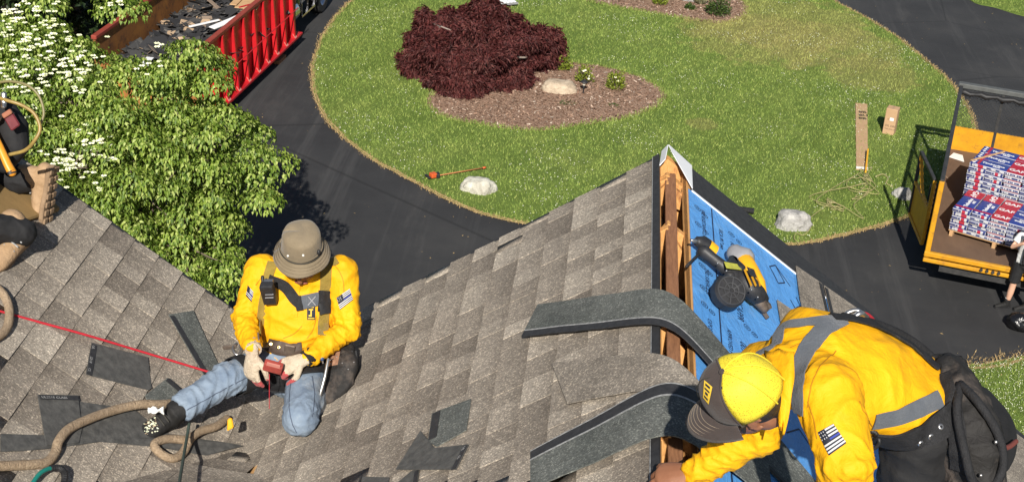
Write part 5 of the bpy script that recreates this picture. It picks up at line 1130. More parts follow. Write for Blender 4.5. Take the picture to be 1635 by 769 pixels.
# ================================================================ people
from mathutils.bvhtree import BVHTree
def fuse(name, mb, vox, m, parent, smooth=4, fac=.5):
    """grow one continuous surface out of overlapping closed shapes"""
    ob = mb.build('tmp', m); rm = ob.modifiers.new('r', 'REMESH'); rm.mode = 'VOXEL'; rm.voxel_size = vox
    if smooth: sm = ob.modifiers.new('s', 'SMOOTH'); sm.iterations = smooth; sm.factor = fac
    dg = bpy.context.evaluated_depsgraph_get(); dg.update(); me = bpy.data.meshes.new_from_object(ob.evaluated_get(dg)); bpy.data.objects.remove(ob)
    me.name = name; me.materials.clear(); me.materials.append(m); me.polygons.foreach_set('use_smooth', [True]*len(me.polygons)); me.update()
    return link(name, me, parent)
def folds(ob, segs, seed=0):
    """cloth folds: rings of uneven noise along limb segments (a, b, radius, amplitude, frequency)"""
    me = ob.data; n = len(me.vertices); co = np.empty(n*3, np.float32); me.vertices.foreach_get('co', co); co = co.reshape(-1, 3); nr = np.empty(n*3, np.float32); me.vertices.foreach_get('normal', nr); nr = nr.reshape(-1, 3)
    disp = np.zeros(n)
    for k, (a, b, r, amp, fq) in enumerate(segs):
        a, b = V(a), V(b); d = b-a; L = np.linalg.norm(d); d /= L; t = (co-a) @ d; q = co-a-t[:, None]*d; rad = np.linalg.norm(q, axis=1)
        x, y, _ = frame(d); an = np.arctan2(q @ V(y), q @ V(x)); w = np.clip(1.25-rad/(r*1.7), 0, 1)*np.clip(1-np.maximum(-t-.02, t-L-.02)/.06, 0, 1); idx = np.where(w > 0)[0]
        for i in idx: 
            u = t[i]*fq; s = noise.noise(Vector((u+.9*math.sin(an[i]+k), math.cos(an[i])*.9, math.sin(an[i])*.9+seed+k*3))); s2 = noise.noise(Vector((u*2.3+1.4*math.cos(an[i]), math.cos(an[i])*1.6, math.sin(an[i])*1.6+seed+k*7)))
            disp[i] += amp*w[i]*((1-min(1, abs(s)*2.0))**2*1.5-.45+s2*.45)
    co = co+nr*disp[:, None]; me.vertices.foreach_set('co', co.astype(np.float32).ravel()); me.update()
def bvh_of(*obs):
    vs_, fs = [], []
    for o in obs:
        b = len(vs_); vs_ += [v.co.copy() for v in o.data.vertices]; fs += [tuple(i+b for i in p.vertices) for p in o.data.polygons]
    return BVHTree.FromPolygons(vs_, fs)
def cast(bv, u, v, fallback=None):
    r = ray(u, v); h = bv.ray_cast(Vector(CAM), Vector(r/np.linalg.norm(r)))
    if h[0] is None:
        p, n_, _, _ = bv.find_nearest(Vector(fallback if fallback is not None else depth(u, v, 5))); return V(p), V(n_)
    return V(h[0]), V(h[1])
def strap(name, bv, pts, w, m, parent, lift=.004, t=.003, fall=7.0, n=7, close_=False):
    """a webbing band laid on the cloth along points seen on it; points may also be given in 3-D"""
    P, NN = [], []
    for q in spline([V((*p, 0)) if len(p) == 2 else V(p) for p in pts], n):
        p, nn = cast(bv, q[0], q[1], depth(q[0], q[1], fall)); P.append(p); NN.append(nn)
    for _ in range(4): NN = [sum(NN[max(0, i-2):i+3])/len(NN[max(0, i-2):i+3]) for i in range(len(NN))]; P = [P[0]]+[(P[i-1]+P[i]*2+P[i+1])/4 for i in range(1, len(P)-1)]+[P[-1]]
    G_ = []
    for i in range(len(P)):
        tan = P[min(i+1, len(P)-1)]-P[max(i-1, 0)]; tan /= np.linalg.norm(tan)+1e-9; nn = NN[i]/np.linalg.norm(NN[i]); s = np.cross(tan, nn); s /= np.linalg.norm(s)+1e-9
        row = []
        for j in range(5):
            q = P[i]+s*w*(j/4-.5); h = bv.find_nearest(Vector(q)); z = V(h[0])+V(h[1])*0 if h[0] is not None and (V(h[0])-q) @ nn > -.03 else q
            zz = q+nn*max((z-q) @ nn, -.012); row.append(zz+nn*(lift))
        G_.append(row)
    return MB().sheet([r[::-1] for r in G_], t).build(name, m, parent, smooth=True, auto=50)
def patch(name, bv, quad, m, parent, nx=6, ny=6, lift=.003, fall=7.0, rows=None):
    """a flat badge laid on the cloth; quad = four photo corners; rows: list of (v0, v1, u0, u1, material)"""
    q = [V(p) for p in quad]
    def pt(a, b): p = (q[0]*(1-a)+q[1]*a)*(1-b)+(q[3]*(1-a)+q[2]*a)*b; r, nn = cast(bv, p[0], p[1], depth(p[0], p[1], fall)); return r, nn
    def area(a0, a1, b0, b1, mm, lf, nm, par):
        NNs = [pt(a0+(a1-a0)*i/nx, b0+(b1-b0)*j/ny) for i in range(nx+1) for j in range(ny+1)]; av = sum(x[1] for x in NNs); av /= np.linalg.norm(av)
        G_ = [[NNs[i*(ny+1)+j][0]+av*lf for j in range(ny+1)] for i in range(nx+1)]
        return MB().grid(G_).build(nm, mm, par, smooth=True)
    base_ = area(0, 1, 0, 1, m, lift, name, parent)
    for b0, b1, a0, a1, mm, nm in rows or []: area(a0, a1, b0, b1, mm, lift+.0012, nm, base_)
    return base_
def hand(mb, wrist, d, nrm, thumb_sign, curl=(.5, .5, .5, .5), size=1.0, thumb=.5, spread=.10, thick=1.0):
    """palm and five fingers: d points along the hand, nrm out of the BACK of the hand"""
    d = V(d)/np.linalg.norm(d); nrm = V(nrm); nrm = nrm-d*(nrm @ d); nrm /= np.linalg.norm(nrm); s = np.cross(d, nrm)*thumb_sign; w = V(wrist); S = size
    mb.tube([w-d*.02*S, w+d*.03*S, w+d*.065*S, w+d*.09*S], [(.027*S, .019*S), (.034*S, .0185*S*thick), (.041*S, .017*S*thick), (.039*S, .014*S*thick)], 12, round_=True, up=tuple(nrm))
    for k, (x, L, r) in enumerate(((.031, .072, .0095), (.0105, .08, .0098), (-.0105, .074, .0094), (-.031, .058, .0084))):
        a = w+d*(.088-.004*abs(k-1))*S+s*x*S; ang = 0; P = [a]; dd = d+s*spread*(1.2-.8*k); dd /= np.linalg.norm(dd); q = a
        for seg, f in ((.45, .8), (.32, 1.1), (.23, .7)):
            ang += curl[k]*f; v_ = dd*math.cos(ang)-nrm*math.sin(ang); q = q+v_*L*seg*S; P.append(q)
        mb.tube(P, [r*S*1.05*thick, r*S*thick, r*S*.93*thick, r*S*.8*thick], 8, round_=True)
    a = w+d*.028*S+s*.026*S-nrm*.006*S; v1 = d*.62+s*.72-nrm*.25*thumb; v2 = d*.85+s*.25-nrm*.5*thumb; v3 = d*.85-s*.05-nrm*.7*thumb
    P = [a]
    for v_, l in ((v1, .038), (v2, .032), (v3, .026)): P.append(P[-1]+v_/np.linalg.norm(v_)*l*S)
    mb.tube(P, [.014*S*thick, .0125*S*thick, .011*S*thick, .009*S*thick], 8, round_=True)
def head(mb, c, fw, up, S=1.0):
    fw = V(fw)/np.linalg.norm(fw); up = V(up); up = up-fw*(up @ fw); up /= np.linalg.norm(up); rt = np.cross(fw, up); c = V(c)
    mb.ball(c+up*.035*S-fw*.012*S, (.077*S, .097*S, .088*S), 18, 12, rt, fw); mb.ball(c+fw*.022*S-up*.04*S, (.060*S, .072*S, .078*S), 16, 10, rt, fw)
    mb.ball(c+fw*.066*S-up*.098*S, (.026*S, .022*S, .022*S), 10, 7, rt, fw); mb.ball(c+fw*.074*S+up*.02*S, (.05*S, .02*S, .014*S), 10, 7, rt, fw)
    mb.tube([c+fw*.085*S+up*.012*S, c+fw*.1*S-up*.012*S, c+fw*.108*S-up*.03*S], [.008*S, .0105*S, .0145*S], 8, round_=True); mb.ball(c+fw*.084*S-up*.065*S, (.026*S, .013*S, .012*S), 10, 7, rt, fw)
    for s in (-1, 1): mb.tube([c+rt*s*.077*S-up*.012*S-fw*.008*S+fw*.018*S*math.cos(k_)*S-fw*.004+up*.027*S*math.sin(k_) for k_ in (-2.2, -1.3, -.4, .4, 1.2, 2.0, 2.8)], .0062*S, 6, round_=True); mb.ball(c+rt*s*.074*S-up*.012*S-fw*.008*S, (.008*S, .015*S, .024*S), 10, 7, rt, fw); mb.ball(c+rt*s*.042*S+fw*.062*S-up*.03*S, (.02*S, .02*S, .018*S), 8, 6, rt, fw)
    return rt, fw, up
def face_bits(parent, c, rt, fw, up, skin_dark, hair, S=1.0):
    for s in (-1, 1):
        e = c+rt*s*.032*S+fw*.083*S+up*.002*S; MB().ball(e, (.013*S, .009*S, .008*S), 10, 6, rt, fw).build('eye', M_EYE, parent, smooth=True); MB().ball(e+fw*.007*S, (.006*S, .004*S, .006*S), 8, 5, rt, fw).build('iris', M_HAIR, parent, smooth=True)
        MB().tube([c+rt*s*.016*S+fw*.095*S+up*.021*S, c+rt*s*.034*S+fw*.093*S+up*.027*S, c+rt*s*.052*S+fw*.08*S+up*.02*S], .005*S, 6, round_=True).build('eyebrow', hair, parent, smooth=True)
    MB().tube([c-rt*.024*S+fw*.09*S-up*.065*S, c+fw*.1*S-up*.063*S, c+rt*.024*S+fw*.09*S-up*.065*S], .0062*S, 6, round_=True).build('lips', skin_dark, parent, smooth=True)

def cloth_mat(name, c, c2, scale=7, rough=.75, bmp=.35, bscale=22, weave=0, stain=None, sheen=.15):
    m, nt, b = nodes(name); p = worldpos(nt); col = ramp(nt, noise_tex(nt, scale, 5, .65, p), [(.3, c), (.7, c2)])
    if stain is not None: col = mixc(nt, ramp(nt, noise_tex(nt, 5, 6, .7, p), [(.55, (0, 0, 0)), (.75, (.75, .75, .75))]), col, stain)
    nt.links.new(col, b.inputs['Base Color']); b.inputs['Roughness'].default_value = rough; b.inputs['Sheen Weight'].default_value = sheen; b.inputs['Specular IOR Level'].default_value = .3
    h = noise_tex(nt, bscale, 4, .6, p, .5)
    if weave: 
        ad = N(nt, 'ShaderNodeMath', operation='MULTIPLY_ADD'); nt.links.new(noise_tex(nt, weave, 1, .5, p), ad.inputs[0]); ad.inputs[1].default_value = .25; nt.links.new(h, ad.inputs[2]); h = ad.outputs[0]
    bump(nt, b, h, bmp, .012); return m
M_SHIRT = cloth_mat('yellow_shirt', (.68, .325, .002), (.76, .39, .003), 4, .7, .5, 26, 0, stain=(.56, .265, .003), sheen=0)
M_JEAN = cloth_mat('blue_jeans', (.12, .165, .235), (.25, .31, .38), 7, .85, .6, 26, 500, stain=(.40, .41, .40), sheen=0)
M_BPANT = cloth_mat('black_trousers', (.010, .010, .011), (.019, .019, .02), 8, .8, .5, 16, sheen=0)
M_GLOVE = cloth_mat('work_glove', (.40, .32, .23), (.54, .46, .35), 26, .9, .8, 70, stain=(.30, .20, .14), sheen=0); M_GLOVER = cloth_mat('glove_red_tip', (.42, .06, .06), (.3, .05, .05), 26, .8, .7, 60)
M_HAT = cloth_mat('olive_hat', (.165, .13, .082), (.215, .17, .11), 10, .85, .4, 30, 400); M_HATD = mat('hat_cord', (.03, .028, .022), None, rough=.7)
M_SKIN = mat('skin', (.20, .085, .045), (.25, .11, .058), 14, .5, bmp=.15, bscale=120, bdist=.002); M_SKINP = mat('skin_pale', (.55, .31, .21), (.6, .36, .25), 12, .55)
M_LIP = mat('lip', (.26, .075, .055), None, rough=.45); M_HAIR = mat('dark_hair', (.012, .009, .007), (.03, .022, .016), 80, .6, bmp=.6, bscale=200); M_EYE = mat('eye_white', (.7, .68, .65), None, rough=.25)
M_WEBO = cloth_mat('olive_webbing', (.20, .14, .022), (.27, .19, .035), 20, .8, .5, 120, 500); M_WEBG = cloth_mat('grey_webbing', (.075, .085, .10), (.105, .115, .13), 20, .8, .5, 120, 500); M_WEBK = cloth_mat('black_webbing', (.011, .011, .012), (.022, .022, .024), 30, .75, .5, 120, 500, sheen=0)
M_LEATH = mat('brown_belt', (.035, .02, .013), (.07, .045, .03), 16, .6, bmp=.4); M_BRASS = mat('brass', (.55, .42, .2), None, rough=.35, metal=1)
M_BAG = cloth_mat('black_pouch', (.010, .0095, .009), (.026, .024, .023), 16, .75, .7, 30, stain=(.14, .11, .09), sheen=0); M_BOOTB = cloth_mat('black_boot', (.010, .010, .010), (.022, .021, .02), 16, .7, .5, 40, sheen=0)
M_BOOTT = cloth_mat('tan_boot', (.30, .19, .10), (.40, .27, .16), 14, .8, .5, 40, stain=(.22, .14, .08), sheen=0); M_SOLE = mat('boot_sole', (.20, .13, .075), (.28, .19, .115), 20, .85, bmp=.4)
M_NAVY = mat('badge_navy', (.012, .014, .025), None, rough=.7); M_BW = mat('badge_white', (.5, .5, .5), None, rough=.7); M_BBLUE = mat('badge_blue', (.03, .05, .3), None, rough=.7); M_BGOLD = mat('badge_gold', (.62, .42, .04), None, rough=.6)
FLAG = [(0.02+i*.14, 0.02+i*.14+.075, (.42 if i < 4 else .0), 1, M_BW if i != 3 else M_BBLUE, 'stripe') for i in range(7)]+[(.08+.13*i, .13+.13*i, .06+.11*j, .10+.11*j, M_BW, 'star') for i in range(3) for j in range(3)]
def path3(L): return [depth(*q) for q in L]

# ---------------------------------------------------------------- worker kneeling in the valley
w1 = empty('person', depth(470, 640, 7.0), 'kneeling worker in olive bucket hat, yellow shirt and jeans looking at his hands', 'person')
J = {k: depth(*q) for k, q in dict(hip=(468, 574, 7.03), waist=(470, 545, 7.0), chest=(478, 490, 6.97), neck=(482, 440, 6.93), hd=(483, 412, 6.82), sR=(418, 432, 6.98), sL=(545, 434, 6.96), eR=(392, 512, 6.92), wR=(404, 556, 6.72), eL=(556, 526, 6.93), wL=(489, 572, 6.76), hR=(438, 580, 7.02), hL=(494, 584, 7.02), kR=(360, 606, 6.80), aR=(286, 653, 6.66), kL=(481, 664, 6.64), aL=(516, 612, 7.08)).items()}
b = MB(); rt, fw, up = head(b, J['hd'], (.03, -.80, -.60), (.03, -.55, .83))
b.tube([J['hd']-up*.07-fw*.02, J['neck'], J['chest']], [.058, .06, .08], 14, round_=True)
b.tube([J['hip'], J['waist'], J['chest'], J['neck']-V((0, 0, .06))], [(.14, .095), (.13, .09), (.15, .1), (.10, .07)], 18, round_=True, up=tuple(fw))
for s in 'RL':
    b.tube([J['chest']*.3+J['s'+s]*.7, J['s'+s], J['e'+s], J['w'+s]], [.045, .05, .036, .026], 10, round_=True); b.tube([J['h'+s], J['k'+s], J['a'+s]], [.07, .052, .04], 10, round_=True)
body1 = fuse('body', b, .008, M_SKIN, w1, 3); face_bits(body1, J['hd'], rt, fw, up, M_LIP, M_HAIR)
# shirt
b = MB()
b.tube([J['hip']+V((0, 0, .0)), J['waist'], (J['waist']+J['chest'])/2, J['chest'], J['neck']-V((0, 0, .055))], [(.16, .115), (.158, .115), (.17, .125), (.182, .125), (.125, .085)], 22, round_=False, up=tuple(fw))
b.tube([J['sR']+V((.02, 0, -.005)), J['neck']-V((0, 0, .045)), J['sL']+V((-.02, 0, -.005))], [.075, .078, .075], 12, round_=True)
b.tube([J['neck']-V((0, 0, .05)), J['neck']+(J['hd']-J['neck'])*.35], [.085, .075], 14)
SLV = {}
for s in 'RL':
    a, e, w = J['s'+s], J['e'+s], J['w'+s]; SLV[s] = (a, e, w)
    b.tube([a, a+(e-a)*.5, e, e+(w-e)*.5, e+(w-e)*.93], [.08, .07, .062, .053, .042], 14, round_=True)
shirt1 = fuse('shirt', b, .0078, M_SHIRT, w1, 5)
sg = []
for s in 'RL': a, e, w = SLV[s]; sg += [(a, e, .075, .0065, 16), (e, w, .055, .008, 32), (e-(e-a)*.25, e+(w-e)*.25, .07, .0055, 42)]
sg += [(J['hip'], J['waist']+(J['chest']-J['waist'])*.5, .19, .009, 15), (J['waist'], J['neck'], .19, .004, 9), (J['sR'], J['sL'], .14, .004, 10)]
folds(shirt1, sg, 3)
# collar
P = []; cn = J['neck']+(J['hd']-J['neck'])*.12
for k in range(25): a = 2*math.pi*k/24; dd = rt*math.cos(a)*.078+fw*math.sin(a)*.07; P.append([cn+dd*1.05+V((0, 0, -.03)), cn+dd+V((0, 0, .012)), cn+dd*.92+V((0, 0, .028))])
MB().sheet(P, .005).build('collar', M_SHIRT, shirt1, smooth=True)
# jeans
b = MB(); b.tube([J['hip']+V((0, 0, .04)), J['hip']-V((0, 0, .06))], [(.165, .12), (.16, .125)], 18, round_=True, up=tuple(fw))
b.tube([J['hR'], (J['hR']+J['kR'])/2, J['kR'], (J['kR']+J['aR'])/2, J['aR']], [.095, .087, .075, .067, .066], 14, round_=False); b.tube([J['hL'], (J['hL']+J['kL'])/2, J['kL']+V((0, 0, .0)), J['kL']+(J['aL']-J['kL'])*.3, J['aL']], [.097, .092, .08, .078, .066], 14, round_=True); b.ball(J['kL']+V((0, -.01, -.005)), .081, 12, 9); b.ball(J['kR'], .077, 12, 9)
jean1 = fuse('jeans', b, .008, M_JEAN, w1, 4)
folds(jean1, [(J['kR'], J['aR'], .085, .008, 22), (J['hR'], J['kR'], .095, .005, 12), (J['hL'], J['kL'], .1, .005, 9), (J['kL']-V((0, 0, .05)), J['kL']+V((0, 0, .06)), .11, .005, 20)], 8)
# black gusset shorts between the legs / shadow side: thigh harness loops
bj = bvh_of(jean1)
def loop(name, c, ax, r, w, t, m, parent, sq=1.0):
    x, y, z = frame(ax); x, y, z = V(x), V(y), V(z); P = []
    for k in range(29):
        a = 2*math.pi*k/28; d_ = x*math.cos(a)+y*math.sin(a)*sq; h = bj.ray_cast(Vector(V(c)+d_*.2), Vector(-d_)); rr = r if h[0] is None else max(.05, np.linalg.norm(V(h[0])-V(c)))+.006
        P.append([V(c)+d_*rr-z*w/2, V(c)+d_*(rr+.002), V(c)+d_*rr+z*w/2])
    return MB().sheet(P, t).build(name, m, parent, smooth=True, auto=50)
ax1 = J['kR']-J['hR']; loop('thigh_strap', J['hR']+ax1*.72, ax1, .1, .055, .005, M_WEBK, w1); ax2 = J['kL']-J['hL']; loop('thigh_strap', J['hL']+ax2*.28, ax2, .11, .07, .006, M_WEBK, w1)
# boots
def boot(name, ankle, toe, upv, m, ms, parent, S=1.0, tread=False, shin=None):
    ankle, toe = V(ankle), V(toe); d = toe-ankle; upv = V(upv)/np.linalg.norm(upv); d -= upv*(d @ upv); d /= np.linalg.norm(d); s = np.cross(d, upv); o = MB(); L = .20*S
    base_ = ankle-upv*.075*S
    sh = upv if shin is None else V(shin)/np.linalg.norm(shin)
    o.tube([ankle+sh*.07*S, ankle, base_+upv*.035*S], [(.055*S, .058*S), (.05*S, .055*S), (.046*S, .06*S)], 12, round_=True, up=tuple(d))
    o.tube([base_-d*.05*S+upv*.035*S, base_+d*.02*S+upv*.04*S, base_+d*.1*S+upv*.036*S, base_+d*.165*S+upv*.03*S, base_+d*.2*S+upv*.026*S], [(.036*S, .038*S), (.042*S, .05*S), (.046*S, .044*S), (.047*S, .036*S), (.038*S, .028*S)], 14, round_=True, up=tuple(upv))
    bt = fuse(name, o, .007, m, parent, 4)
    prof = [(-.085, .0), (-.075, .034), (-.03, .038), (.05, .036), (.12, .048), (.18, .046), (.225, .03), (.238, 0)]; out = [(x, y) for x, y in prof]+[(x, -y) for x, y in prof[::-1][1:-1]]
    MB().slab([base_+d*x*S+s*y*S-upv*.012*S for x, y in out], upv, .024*S).build('sole', ms, bt, bevel=.004)
    if tread:
        for k in range(7):
            x = -.06+.042*k
            for sg_ in (-1, 1): MB().box(base_+d*x*S+s*sg_*.022*S-upv*.016*S, (.026*S, .03*S, .01*S), d, s).build('tread_lug', ms, bt, bevel=.002)
    for k in range(4): q = base_+d*(.055+.022*k)*S+upv*(.092-.011*k)*S; MB().tube([q-s*.025*S, q+upv*.004*S, q+s*.025*S], .0035*S, 6, round_=True).build('lace', M_WLINE if m is M_BOOTT else M_HATD, bt)
    return bt
bo = boot('boot', J['aR']+(J['aR']-J['kR'])*.10, on_roof(222, 688, .05), V((.35, -.45, .85)), M_BOOTB, M_BLK, w1, 1.0, False, J['kR']-J['aR'])
bvb = bvh_of(bo)
for k in range(60):
    u, v = 243+RNG.normal(0, 6), 678+RNG.normal(0, 6); r = ray(u, v); h = bvb.ray_cast(Vector(CAM), Vector(r/np.linalg.norm(r)))
    if h[0] is not None: MB().ball(V(h[0]), (.002+.005*RNG.random(), .002+.004*RNG.random(), .002), 6, 4).build('dried_foam', M_CLOVER if k % 3 else M_ROPE, bo)
boot('boot', J['aL'], J['aL']+V((.05, .22, -.06)), V((-.45, 0, .85)), M_BOOTB, M_BLK, w1)
# gloves
tag(MB().sheet([[depth(236+26*i/6, 650+9*j/3+2*math.sin(i*1.9+j), 6.56-.012*math.sin(i*1.3+j*2)) for j in range(4)] for i in range(7)], .004).build('white_rag', M_TAPE, None, smooth=True), 'crumpled white rag beside the black boot of the kneeling worker', 'rag')
b = MB(); hand(b, J['wR']+V((.0, -.01, -.015)), (-.03, -.22, -.9), (-.45, -.8, .15), -1, (.35, .42, .5, .55), 1.08, .6, .12, 1.15)
gr = fuse('glove', b, .0042, M_GLOVE, w1, 2)
b = MB(); hand(b, J['wL']+V((-.01, -.01, 0)), (-.88, -.25, -.38), (.15, -.62, .75), -1, (.95, 1.0, 1.05, 1.05), 1.08, .9, .05, 1.15)
gl_ = fuse('glove', b, .0042, M_GLOVE, w1, 2)
for go in (gr, gl_):                                   # dipped red finger tips
    go.data.materials.append(M_GLOVER); w_ = J['wR'] if go is gr else J['wL']; far = sorted([(np.linalg.norm(V(v.co)-w_), v.index) for v in go.data.vertices])[-1][0]
    for f in go.data.polygons:
        c = V(f.center); 
        if np.linalg.norm(c-w_) > far*(.8 if go is gr else .72)+.008*noise.noise(Vector(c*60)): f.material_index = 1
for s in 'RL': e, w = J['e'+s], J['w'+s]; d_ = (w-e)/np.linalg.norm(w-e); MB().tube([w-d_*.035, w+d_*.012], [.04, .038], 14).build('glove_cuff', M_WEBK if s == 'L' else M_GLOVE, w1, smooth=True, auto=40)
# hat
hu = V((.05, -.33, .94)); hu /= np.linalg.norm(hu); hc = J['hd']+up*.068-fw*.016; ht = MB(); n = 36; G_ = []; hx, hy, _ = [V(q) for q in frame(hu, tuple(fw))]
prof = [(.0, .118), (.04, .117), (.07, .112), (.084, .103), (.09, .09), (.0935, .05), (.097, .02), (.0985, .004), (.104, -.002), (.118, -.016), (.132, -.034), (.1375, -.041)]
for k in range(n+1):
    a = 2*math.pi*k/n; row = []
    for i, (r, h) in enumerate(prof):
        d_ = hx*math.cos(a)*1.0+hy*math.sin(a)*1.1; wv = 1+.03*noise.noise(Vector((math.cos(a)*1.6, math.sin(a)*1.6, h*9))); dz = min(1, r/.05)*.007*noise.noise(Vector((math.cos(a)*1.3+5, math.sin(a)*1.3, r*12)))*(1 if r > .1 or h > .1 else .4)
        row.append(hc+d_*r*wv*.95+hu*(h+dz)*.96)
    G_.append(row)
hat = MB().sheet(G_, .003).build('bucket_hat', M_HAT, w1, smooth=True)
MB().tube([hc+(hx*math.cos(2*math.pi*k/40)+hy*1.1*math.sin(2*math.pi*k/40))*.0962+hu*.0115 for k in range(41)], .0032, 6).build('hat_cord', M_HATD, hat, smooth=True)
MB().tube([hc+(hx*math.cos(2*math.pi*k/40)+hy*1.1*math.sin(2*math.pi*k/40))*.0952+hu*.023 for k in range(41)], .002, 5).build('crown_seam', M_HAT, hat, smooth=True)
bh = bvh_of(hat)
for (u, v) in ((460, 408), (484, 407)): p, nn = cast(bh, u, v); MB().tube([p-nn*.002, p+nn*.004], .005, 10).build('eyelet', M_TAPE, hat)
p, nn = cast(bh, 507, 402); MB().ball(p+nn*.006, (.009, .009, .014), 10, 7).build('cord_toggle', M_BLK, hat, smooth=True)
for r_, h_ in ((.112, -.0085), (.121, -.0195), (.130, -.031)): MB().tube([hc+(hx*math.cos(2*math.pi*k/48)+hy*1.1*math.sin(2*math.pi*k/48))*r_*.955+hu*(h_*.96+.0035) for k in range(49)], .0011, 4).build('brim_stitching', mat('stitch_olive', (.13, .1, .06), None) if h_ == -.0085 else bpy.data.materials['stitch_olive'], hat)
# harness, belt, badges
b1 = bvh_of(shirt1); fa = 6.85
strap('shoulder_strap', b1, [(527, 400), (522, 425), (519, 455), (517, 490), (516, 535)], .05, M_WEBO, w1, fall=fa); strap('shoulder_strap', b1, [(436, 418), (428, 445), (421, 485), (414, 530)], .048, M_WEBO, w1, fall=fa)
strap('chest_strap', b1, [(430, 445), (447, 452), (460, 462), (470, 477), (480, 486)], .05, M_WEBK, w1, .008, fall=fa); strap('chest_strap', b1, [(480, 484), (496, 480), (512, 477), (522, 477)], .062, M_WEBG, w1, .009, .005, fall=fa)
strap('chest_buckle', b1, [(476, 474), (479, 496)], .03, M_WEBK, w1, .014, .008, fall=fa); strap('strap_keeper', b1, [(516, 464), (515, 498)], .062, M_WEBK, w1, .012, .007, fall=fa)
strap('pocket_flap', b1, [(507, 494), (521, 492)], .05, M_BLK, w1, .016, .012, fall=fa)
for a_, b_ in (((491, 474), (503, 488)), ((503, 474), (491, 488))): strap('cross_stitch', b1, [a_, b_], .004, M_TGRY, w1, .0155, .001, fall=fa)
patch('chest_badge', b1, [(490, 486), (503, 486), (503, 510), (490, 510)], M_NAVY, w1, lift=.005, fall=fa, rows=[(.1, .22, .15, .85, M_BGOLD, 'badge_line'), (.3, .38, .2, .75, M_BGOLD, 'letter_stroke'), (.38, .72, .42, .58, M_BGOLD, 'letter_stroke'), (.66, .78, .2, .58, M_BGOLD, 'letter_stroke'), (.85, .92, .1, .9, M_BGOLD, 'badge_line')])
patch('flag_badge', b1, [(537, 475), (558, 461), (564, 478), (543, 494)], M_NAVY, w1, lift=.005, fall=fa, rows=FLAG); patch('flag_badge', b1, [(396, 455), (405, 466), (402, 482), (393, 472)], M_NAVY, w1, lift=.005, fall=fa, rows=FLAG[:6])
strap('button_placket', b1, [(476, 450), (473, 480), (471, 505)], .022, M_SHIRT, w1, .003, .002, fall=fa)
M_SEAM = mat('shirt_seam', (.42, .19, .003), None, rough=.8)
for pts in ([(452, 420), (436, 428), (420, 440), (408, 455)], [(528, 418), (540, 430), (548, 448), (549, 470)], [(482, 520), (470, 532), (452, 540)], [(505, 505), (500, 525), (490, 540)]): strap('seam', b1, pts, .0035, M_SEAM, shirt1, .0015, .001, fall=fa)
b2 = bvh_of(shirt1, jean1)
M_JSEAM = mat('denim_seam', (.07, .09, .13), None, rough=.9); bjn = bvh_of(jean1)
for pts in ([(420, 590), (390, 604), (355, 622), (320, 642), (295, 655)], [(465, 610), (462, 640), (466, 672), (474, 690)], [(498, 600), (502, 630), (498, 665)]): strap('seam', bjn, pts, .004, M_JSEAM, jean1, .0015, .001, fall=6.8)
strap('tool_belt', b2, [(415, 541), (436, 552), (458, 557), (482, 556)], .062, M_LEATH, w1, .008, .006, fall=fa)
for (u, v) in ((419, 541), (433, 549), (446, 554)):
    p, nn = cast(b2, u, v, depth(u, v, 6.85)); MB().lathe([(.004, .017), (.0105, .0175), (.011, .012)], p, nn, 14).build('belt_grommet', M_BRASS, w1, smooth=True)
MB().box(cast(b2, 464, 556)[0]+V((0, -.018, .006)), (.05, .01, .045), (1, 0, -.1), (0, 1, 0)).build('belt_buckle', M_DIRTY, w1, bevel=.004)
# apron-like black pad over the lap and pouch on his left hip
strap('lap_strap', b2, [(395, 600), (425, 606), (455, 600), (490, 590), (520, 580)], .085, M_WEBK, w1, .010, .006, fall=6.9)
pc = MB(); pc.tube(path3([(545, 560, 6.95), (548, 585, 6.88), (540, 612, 6.86), (528, 632, 6.84)]), [(.06, .042), (.08, .05), (.074, .046), (.045, .03)], 16, round_=True, up=(0, -1, .3)); pc.tube(path3([(560, 575, 6.98), (556, 600, 6.93)]), [.042, .04], 12, round_=True)
pouch = fuse('tool_pouch', pc, .009, M_BAG, w1, 3); folds(pouch, [(depth(545, 550, 6.95), depth(530, 640, 6.85), .1, .008, 14)], 21); bp = bvh_of(pouch)
patch('worn_leather', bp, [(518, 562), (545, 556), (540, 582), (520, 586)], mat('worn_leather', (.34, .19, .12), (.2, .1, .06), 40, .7), pouch, lift=.004, fall=6.85)
for k in range(6): u, v = 520+k*9, 570+8*math.sin(k*2.1)+k*3; p, nn = cast(bp, u, v, depth(u, v, 6.85)); MB().ball(p+nn*.002, .004, 6, 4).build('rivet', M_STEEL, pouch)
for u in (556, 562, 568): a, bb = depth(u, 560, 6.9), depth(u+2, 578, 6.88); MB().tube([a, bb], .006, 6).build('tool_sleeve', M_BLK, pouch)
# things he holds or carries (own objects)
cr = empty('chalk_reel', depth(438, 588, 6.68), 'red chalk line reel held in the left glove of the kneeling worker', 'chalk reel')
MB().box(depth(436, 585, 6.69), (.085, .035, .05), (.96, .1, -.25), (.0, .9, .3)).build('case', mat('reel_red', (.36, .06, .045), (.25, .045, .035), 60, .5), cr, bevel=.008, seg=2)
MB().box(depth(436, 584, 6.665), (.06, .006, .03), (.96, .1, -.25), (.0, .9, .3)).build('case_label', mat('reel_pink', (.5, .2, .16), None, rough=.5), cr); MB().tube([depth(430, 596, 6.66), depth(430, 612, 6.66), depth(430, 652, 6.7)], .0016, 5).build('chalk_string', M_RED, cr)
rd = empty('two_way_radio', depth(429, 465, 6.8), 'black two way radio clipped to the shoulder strap of the kneeling worker', 'radio')
MB().box(depth(429, 468, 6.80), (.062, .04, .125), (.99, .05, .12), (0, .93, .36)).build('case', M_TBLK, rd, bevel=.01, seg=2)
